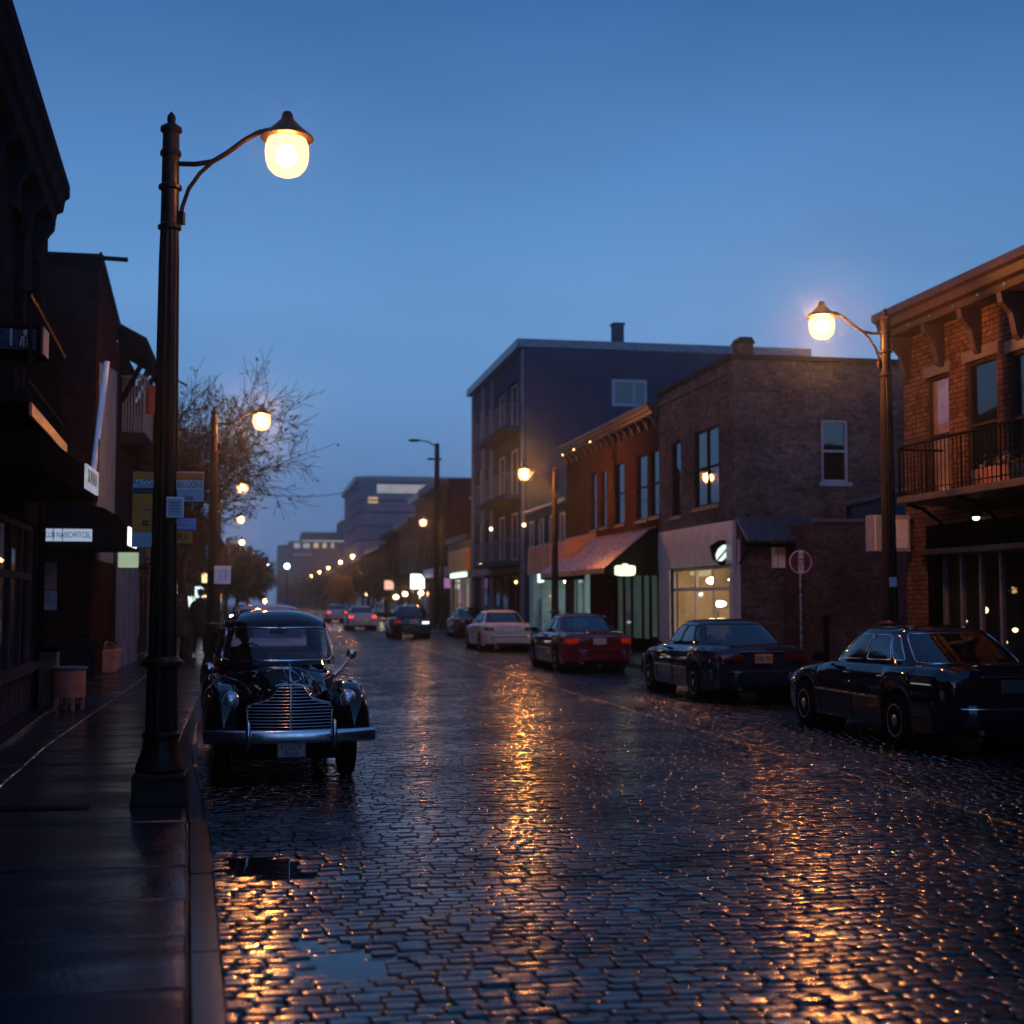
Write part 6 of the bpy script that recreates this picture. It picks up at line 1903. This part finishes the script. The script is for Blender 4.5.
t = thing("clipped_shrub", "dark rounded potted shrub on the left pavement before the warm window", "shrub", (q.x, q.y, .12))
b = MB(); b.lathe([(.20, 0), (.26, .38), (.28, .40), (.24, .40), (.22, .36)], 20); b.build("pot", M_left_dark, t, False, smooth=30)
b = MB()
for k in range(900):
    v_ = Vector((random.gauss(0, 1), random.gauss(0, 1), random.gauss(0, 1))).normalized() * (.50 * random.uniform(.7, 1.05)); q_ = v_ + Vector((0, 0, .82)); a = Vector((random.gauss(0, 1), random.gauss(0, 1), random.gauss(0, 1))).normalized() * .055; c_ = a.cross(v_).normalized() * .028
    b.quad(q_ - a, q_ + c_, q_ + a, q_ - c_)
b.build("foliage", mat("dark_evergreen_leaves", (.02, .028, .018), .5, 0, .4, 8), t, False, recalc=False)

# ================================================================ PEOPLE


def skin_body(name, joints, edges, m, parent, root=0, sub=2):
    me = bpy.data.meshes.new(name)
    me.from_pydata([j[0] for j in joints], edges, [])
    bm = bmesh.new(); bm.from_mesh(me)
    ly = bm.verts.layers.skin.verify()
    bm.verts.ensure_lookup_table()
    for v, j in zip(bm.verts, joints):
        v[ly].radius = j[1] if isinstance(j[1], tuple) else (j[1], j[1])
        v[ly].use_root = False
    bm.verts[root][ly].use_root = True
    bm.to_mesh(me); bm.free()
    o = bpy.data.objects.new(name, me); COL.objects.link(o)
    if parent: o.parent = parent
    sk = o.modifiers.new("skin", 'SKIN'); sk.use_smooth_shade = True
    sb = o.modifiers.new("sub", 'SUBSURF'); sb.levels = sub; sb.render_levels = sub
    bpy.context.view_layer.update()
    ev = o.evaluated_get(bpy.context.evaluated_depsgraph_get())
    me2 = bpy.data.meshes.new_from_object(ev)
    o.modifiers.clear(); o.data = me2
    me2.materials.clear(); me2.materials.append(m)
    me2.polygons.foreach_set("use_smooth", [True] * len(me2.polygons))
    ORG[o.name] = Vector((0, 0, 0))
    return o


M_cloth = mat("dark_wool_cloth", (.012, .012, .016), .85, 0, .3, 8, .2, 60)
M_cloth2 = mat("charcoal_coat_cloth", (.018, .016, .018), .85, 0, .3, 8, .2, 60)
M_skin = mat("skin", (.30, .15, .10), .5, 0, .1, 6)
M_hair = mat("dark_hair", (.012, .009, .008), .6, 0, .3, 20)


def head(parent, c, m_hair, fwd=1):
    """Head with brow, nose, chin, ears; face looks along local +y * fwd."""
    x, y, z = c
    b = MB()
    rows = []
    for i in range(17):
        a = -PI / 2 + PI * i / 16
        row = []
        for j in range(24):
            q = 2 * PI * j / 24
            rx = .078 * math.cos(a); ry = .098 * math.cos(a); rz = .118 * math.sin(a)
            jaw = 1 - .22 * max(0, -math.sin(a)) ** 1.2
            px_, py_ = rx * math.cos(q) * jaw, ry * math.sin(q) * (jaw if math.sin(q) < 0 else 1 - .08 * max(0, -math.sin(a)))
            if math.sin(q) > .9 and -.35 < math.sin(a) < .12: py_ += .022 * (1 - abs(math.sin(a) + .12) / .3)
            if .55 < math.sin(q) < .93 and -.02 < math.sin(a) < .25: py_ -= .008
            if math.sin(q) > .85 and -.62 < math.sin(a) < -.48: py_ += .006
            row.append((x + px_, y + fwd * py_, z + rz))
        rows.append(row)
    b.grid(rows, closed=True)
    for s in (-1, 1): b.ball((x + s * .080, y - fwd * .005, z - .01), (.012, .022, .032), 8, 6)
    h = b.build("head", M_skin, parent, False, smooth=True)
    b = MB()
    rows = []
    for i in range(11):
        a = -.35 + (PI / 2 + .35) * i / 10
        row = []
        for j in range(24):
            q = 2 * PI * j / 24
            k = 1.09
            zz = .120 * math.sin(a)
            if math.sin(q) > .2 and zz < .045: zz = .045 + .02 * math.sin(q)
            cc = math.cos(math.asin(max(-1, min(1, zz / .122))))
            row.append((x + .078 * k * cc * math.cos(q), y + fwd * .099 * k * cc * math.sin(q) - fwd * .004, z + zz * 1.05))
        rows.append(row)
    b.grid(rows, closed=True)
    b.build("hair", m_hair, h, False, smooth=True)
    return h


def pedestrian(label, loc, rz, coat, lean=0.0, stride=.16, h=1.0):
    t = thing("person", label, "person", loc, rz, "pedestrians on the left pavement")
    s = stride
    J = [((0, 0, .95), (.15, .12)), ((0, .01, 1.12), (.145, .115)), ((0, .015, 1.30), (.175, .125)), ((0, .0, 1.44), (.12, .09)), ((0, .01, 1.52), (.055, .055)), ((0, .02, 1.60), (.052, .055)),
         ((.10, 0, .90), (.10, .10)), ((.11, s * .55, .50), (.066, .07)), ((.11, s * .5, .12), (.045, .05)), ((.12, s * .5 + .15, .045), (.04, .035)),
         ((-.10, 0, .90), (.10, .10)), ((-.11, -s * .2, .50), (.066, .07)), ((-.11, -s * 1.0, .16), (.045, .05)), ((-.12, -s * 1.0 + .13, .06), (.04, .035)),
         ((.20, 0, 1.42), (.07, .07)), ((.27, -.03, 1.16), (.055, .055)), ((.22, .10, .98), (.048, .05)), ((.17, .12, .93), (.045, .045)),
         ((-.20, 0, 1.42), (.07, .07)), ((-.27, -.03, 1.16), (.055, .055)), ((-.22, .10, .98), (.048, .05)), ((-.17, .12, .93), (.045, .045))]
    E_ = [(0, 1), (1, 2), (2, 3), (3, 4), (4, 5), (0, 6), (6, 7), (7, 8), (8, 9), (0, 10), (10, 11), (11, 12), (12, 13), (3, 14), (14, 15), (15, 16), (16, 17), (3, 18), (18, 19), (19, 20), (20, 21)]
    skin_body("body", J, E_, M_cloth, t)
    head(t, (0, .035, 1.70), M_hair)
    b = MB(); rows = []
    for i, (z, rx, ry) in enumerate(((1.47, .12, .10), (1.42, .225, .13), (1.30, .235, .155), (1.1, .215, .15), (.95, .225, .165), (.75, .25, .20), (.56, .275, .23))):
        rows.append([(rx * math.cos(q) * (1 + .03 * math.sin(5 * q) * (i > 4)), ry * math.sin(q) * (1 + .04 * math.sin(4 * q + 1) * (i > 4)), z) for q in np.linspace(0, 2 * PI, 29)[:-1]])
    b.grid(rows, closed=True); c_ = b.build("coat", coat, t, False, smooth=60)
    sm = c_.modifiers.new("thick", 'SOLIDIFY'); sm.thickness = .015
    return t


q = on_z(180, 655, .12)
p1_ = pedestrian("person in a long dark coat walking away, close behind the nearest lamp post", (on_z(179, 657, .12).x, on_z(179, 657, .12).y, .12), R(6), M_cloth2)
p2_ = pedestrian("person in a black coat walking beside the second lamp post", (on_z(199.5, 656, .12).x, on_z(199.5, 656, .12).y, .12), R(-8), M_cloth)
p2_.scale = (1.08, 1.08, 1.08)

# driver, seated in the vintage car (image left)
def car_pt(x, y, z):
    return V.matrix_world_calc @ Vector((x, y, z))


Mv = Matrix.Translation(V.location) @ Matrix.Rotation(VROT, 4, 'Z') @ Matrix.Diagonal((*V.scale, 1))
dp = Mv @ Vector((.36, -.38, 0))
t = thing("person", "dark silhouetted driver sitting behind the vintage car's windscreen", "person", dp, VROT)
J = [((0, -.02, .74), (.15, .14)), ((0, -.06, .90), (.15, .12)), ((0, -.07, 1.07), (.18, .12)), ((0, -.06, 1.16), (.11, .085)), ((0, -.05, 1.22), (.055, .055)), ((0, -.035, 1.28), (.05, .05)),
     ((.10, .1, .72), (.09, .09)), ((.12, .46, .76), (.07, .07)), ((.12, .62, .48), (.05, .05)), ((-.10, .1, .72), (.09, .09)), ((-.12, .46, .76), (.07, .07)), ((-.12, .62, .48), (.05, .05)),
     ((.20, -.05, 1.14), (.068, .068)), ((.25, .12, .95), (.055, .055)), ((.15, .38, 1.06), (.04, .04)), ((.10, .47, 1.10), (.036, .03)),
     ((-.20, -.05, 1.14), (.068, .068)), ((-.25, .12, .95), (.055, .055)), ((-.15, .38, 1.06), (.04, .04)), ((-.10, .47, 1.10), (.036, .03))]
E_ = [(0, 1), (1, 2), (2, 3), (3, 4), (4, 5), (0, 6), (6, 7), (7, 8), (0, 9), (9, 10), (10, 11), (3, 12), (12, 13), (13, 14), (14, 15), (3, 16), (16, 17), (17, 18), (18, 19)]
skin_body("body", J, E_, M_cloth, t)
head(t, (0, -.02, 1.375), M_hair)
b = MB(); b.lathe([(.003, 1.52), (.085, 1.515), (.098, 1.47), (.098, 1.435), (.125, 1.43), (.128, 1.422), (.09, 1.42)], 24, (0, -.03, 0)); b.build("cap", M_cloth2, t, False, smooth=50)

# ================================================================ TREES
def tree(name, label, loc, h, spread, seed, m_bark, m_leaf, leaves=800, lean=(0, 0), levels=5, trunk_r=.16, leaf_s=.07, bare=False, low=0.0):
    rn = random.Random(seed)
    t = thing(name, label, "tree", loc)
    trunk = MB(); twigs = MB(); tips = []

    def grow(p, d, L, r, lev):
        n_ = 5 if lev < 3 else 3
        pts = [p.copy()]; rs = [r]
        dd = d.copy()
        for i in range(n_):
            dd = (dd + Vector((rn.gauss(0, .13), rn.gauss(0, .13), rn.gauss(0, .10) + (.06 if lev < 3 else 0)))).normalized()
            pts.append(pts[-1] + dd * (L / n_)); rs.append(max(.008, r * (1 - .45 * (i + 1) / n_)))
        mb_ = trunk if lev < 3 else twigs
        mb_.tube(pts, rs, 8 if lev < 2 else (5 if lev < 3 else 3), cap=False)
        if lev >= levels - 2:
            tips.extend(pts[1:])
        if lev >= levels: return
        k = 3 if lev == 0 else rn.choice((3, 4, 4))
        for i in range(k):
            a = rn.uniform(.45, 1.0)
            o = dd.orthogonal().normalized()
            o.rotate(Matrix.Rotation(2 * PI * (i + rn.random() * .6) / k, 3, dd))
            nd = (dd * math.cos(a) + o * math.sin(a) * spread).normalized()
            f = rn.uniform(.35, 1.0) if lev else rn.uniform(.7, 1)
            idx = min(n_, max(1, int(f * n_)))
            grow(pts[idx], nd, L * rn.uniform(.58, .78), rs[idx] * rn.uniform(.55, .72), lev + 1)
        grow(pts[-1], (dd + Vector((lean[0], lean[1], .05)) * .4).normalized(), L * .72, rs[-1], lev + 1)
    d0 = Vector((lean[0], lean[1], 1)).normalized()
    grow(Vector((0, 0, 0)), d0, h * .30, trunk_r, 0)
    trunk.build("trunk", m_bark, t, False, smooth=60, merge=False)
    if twigs.v: twigs.build("twigs", m_bark, t, False, smooth=60, merge=False)
    if leaves:
        lf = MB()
        for i in range(leaves):
            p = rn.choice(tips) + Vector((rn.gauss(0, leaf_s * .9), rn.gauss(0, leaf_s * .9), rn.gauss(0, leaf_s * .9)))
            if p.z > h * .72 and rn.random() < .75: continue
            a = Vector((rn.gauss(0, 1), rn.gauss(0, 1), rn.gauss(0, 1))).normalized() * leaf_s * rn.uniform(.6, 1.3)
            c_ = a.cross(Vector((rn.gauss(0, 1), rn.gauss(0, 1), rn.gauss(0, 1)))).normalized() * leaf_s * .5
            lf.quad(p - a, p + c_, p + a, p - c_)
        lf.build("crown", m_leaf, t, False, merge=False, recalc=False)
    return t


M_bark = mat("dark_wet_bark", (.022, .016, .013), .8, 0, .4, 8, .4, 40)
M_leaf_brown = mat("brown_autumn_leaves", (.075, .032, .014), .6, 0, .5, 3)
M_leaf_dark = mat("dark_far_leaves", (.018, .020, .020), .7, 0, .5, 1)
M_leaf_orange = mat("orange_autumn_leaves", (.34, .14, .03), .6, 0, .4, 2)
q = on_x(196, 600, -2.0)
tree("bare_tree", "tall bare street tree with a few brown leaves, left of the vintage car", (-2.15, 40.5, .12), 10.5, 1.0, 5, M_bark, M_leaf_brown, 6000, (.30, -.03), 6, .20, .075)
tree("bare_tree", "thin bare tree rising behind the nearest lamp post", (-4.3, 47, .12), 10.6, .8, 9, M_bark, M_leaf_brown, 300, (.02, 0), 5, .13, .06)
for i, (px, x, y, h_, lab) in enumerate(((236, -2.6, 110, 8.5, "dark leafy tree down the left pavement below the lamp globes"), (247, 0, 150, 9, "hazy rounded tree at the far left end of the street"), (262, 0, 230, 11, "dim tree closing the street below the pale far lamp"))):
    q = on_y(px, 600, y)
    tree("street_tree", lab, (q.x, y, 0), h_, 1.0, 20 + i, M_bark, M_leaf_dark, 5200, (0, 0), 4, .2, .28)
for i, (px, y, h_, m_, lab) in enumerate(((345, 150, 6.5, M_leaf_orange, "small orange autumn tree by the right-hand terrace"), (322, 200, 8, M_leaf_dark, "dark tree beside the small distant right-hand lamps"), (372, 122, 7.0, M_leaf_dark, "dark round tree before the low brick row building"), (300, 250, 9, M_leaf_dark, "dark tree standing before the hazy offices"))):
    q = on_y(px, 600, y)
    tree("street_tree", lab, (q.x, y, .1), h_, 1.0, 40 + i, M_bark, m_, 2600, (0, 0), 4, .14, .20)

# utility pole with bracket lamp, and the wire across the street
q = on_x(436.5, 600, 9.9)
t = thing("utility_pole", "tall dark wooden utility pole with an unlit bracket lamp beside the red block", "utility pole", (q.x, q.y, .12))
zt_ = on_x(436.5, 446, 9.9).z
b = MB(); b.lathe([(.20, 0), (.17, zt_ * .5), (.135, zt_)], 12); b.build("pole", M_timber_dark, t, False, smooth=60)
k = q.y / FPX
b = MB(); b.tube([(0, 0, zt_ - .2), (-10 * k, 0, zt_ + .10), (-22 * k, 0, zt_ + 5 * k - .1)], [.05, .04, .04], 6); b.build("bracket_arm", M_iron, t, False)
b = MB(); b.ball((-23 * k, 0, zt_ + 5 * k - .14), (.38, .14, .09), 12, 8); b.build("lamp_head", M_iron, t, False, smooth=True)
b = MB(); b.box(-.55, .25, -.06, .06, zt_ - 16 * k - .06, zt_ - 16 * k + .06); b.build("cross_arm", M_timber_dark, t, False)
a, c_ = on_y(262, 494, 60), on_y(362, 487, 100)
t = thing("overhead_wire", "thin dark wire sagging over the street from tree to white modern block", "wire", a)
b = MB()
pts = [Vector(a).lerp(Vector(c_), f) + Vector((0, 0, -1.0 * 4 * f * (1 - f) * .35)) for f in np.linspace(-.6, 1.15, 30)]
b.tube(pts, .022, 5); b.build("strand", M_iron, t)
for (px, py, y, lab) in ((267, 564, 200, "pale far lamp shining over the street end"), (287, 566, 190, "small white far lamp beside the office wing"), (265, 601, 260, "tiny yellow far lamp low above the street end")):
    q = on_y(px, py, y); t = thing("far_street_lamp", lab, "street lamp", (q.x, y, 0))
    b = MB(); b.tube([(0, 0, 0), (0, 0, q.z)], .08, 6); b.build("post", M_iron, t, False); b = MB(); b.ball((0, 0, q.z), .32, 12, 8); b.build("lamp_globe", M_globe_cool if py < 590 else M_globe_far, t, False, smooth=True)
# ================================================================ SKY, AIR AND LIGHT
w = bpy.data.worlds.new("World"); S.world = w; w.use_nodes = True
n, l = w.node_tree.nodes, w.node_tree.links
bg = n["Background"]
tc = n.new("ShaderNodeTexCoord"); sp = n.new("ShaderNodeSeparateXYZ"); l.new(tc.outputs["Generated"], sp.inputs[0])
cr = n.new("ShaderNodeValToRGB"); l.new(sp.outputs[2], cr.inputs[0])
e = cr.color_ramp.elements
e[0].position = 0; e[0].color = (.095, .21, .45, 1)
e[1].position = 1; e[1].color = (.032, .10, .29, 1)
for p_, c_ in ((.07, (.120, .262, .54)), (.14, (.140, .318, .625)), (.22, (.139, .322, .640)), (.31, (.096, .250, .555)), (.407, (.050, .158, .405)), (.6, (.042, .130, .345))):
    k = e.new(p_); k.color = (*c_, 1)
sky = n.new("ShaderNodeTexSky"); sky.sky_type = 'NISHITA'; sky.sun_disc = False
sky.sun_elevation = R(0.5); sky.sun_rotation = R(200); sky.ozone_density = 3
mx = n.new("ShaderNodeMix"); mx.data_type = 'RGBA'; mx.blend_type = 'ADD'; mx.inputs["Factor"].default_value = .02
l.new(cr.outputs[0], mx.inputs[6]); l.new(sky.outputs[0], mx.inputs[7])
# soft unevenness of the cloud layer
ns = n.new("ShaderNodeTexNoise"); ns.inputs["Scale"].default_value = 2.2; ns.inputs["Detail"].default_value = 5
mp = n.new("ShaderNodeMapping"); mp.inputs["Scale"].default_value = (1, 1, 3); l.new(tc.outputs["Generated"], mp.inputs[0]); l.new(mp.outputs[0], ns.inputs["Vector"])
mr = n.new("ShaderNodeMapRange"); mr.inputs["From Min"].default_value = .3; mr.inputs["From Max"].default_value = .7; mr.inputs["To Min"].default_value = .86; mr.inputs["To Max"].default_value = 1.12
l.new(ns.outputs["Fac"], mr.inputs["Value"])
mm = n.new("ShaderNodeMix"); mm.data_type = 'RGBA'; mm.blend_type = 'MULTIPLY'; mm.inputs["Factor"].default_value = 1
l.new(mx.outputs[2], mm.inputs[6]); l.new(mr.outputs[0], mm.inputs[7])
# afterglow: the sky behind the viewer, where the sun went down, is brighter
ag = n.new("ShaderNodeMapRange"); ag.inputs["From Min"].default_value = .25; ag.inputs["From Max"].default_value = -1; ag.inputs["To Min"].default_value = 1; ag.inputs["To Max"].default_value = 2.0
l.new(sp.outputs[1], ag.inputs["Value"])
m3 = n.new("ShaderNodeMix"); m3.data_type = 'RGBA'; m3.blend_type = 'MULTIPLY'; m3.inputs["Factor"].default_value = 1
l.new(mm.outputs[2], m3.inputs[6]); l.new(ag.outputs[0], m3.inputs[7])
l.new(m3.outputs[2], bg.inputs["Color"])
bg.inputs["Strength"].default_value = .92

sd = bpy.data.lights.new("sun", 'SUN'); sd.energy = .02; sd.angle = R(20); sd.color = (1, .8, .65)
so = bpy.data.objects.new("sun", sd); COL.objects.link(so)
so.rotation_euler = (R(84), 0, R(160))

if HAZE:
    m = bpy.data.materials.new("damp_air"); m.use_nodes = True
    n, l = m.node_tree.nodes, m.node_tree.links
    n.clear()
    o = n.new("ShaderNodeOutputMaterial"); v = n.new("ShaderNodeVolumePrincipled")
    v.inputs["Color"].default_value = (.72, .86, 1, 1); v.inputs["Density"].default_value = HAZE; v.inputs["Anisotropy"].default_value = .95
    l.new(v.outputs[0], o.inputs["Volume"])
    mb = MB(); mb.box(-60, 90, -12, 500, -1.2, 40)
    tag(mb.build("haze", m), kind="stuff")

S.view_settings.view_transform = 'Standard'; S.view_settings.look = 'None'
S.view_settings.exposure = 0; S.view_settings.gamma = 1
S.render.engine = 'CYCLES'
cy = S.cycles
cy.use_denoising = True
cy.max_bounces = 6; cy.diffuse_bounces = 2; cy.glossy_bounces = 3; cy.transmission_bounces = 3; cy.transparent_max_bounces = 10; cy.volume_bounces = 0
cy.sample_clamp_indirect = 6
cy.use_light_tree = True
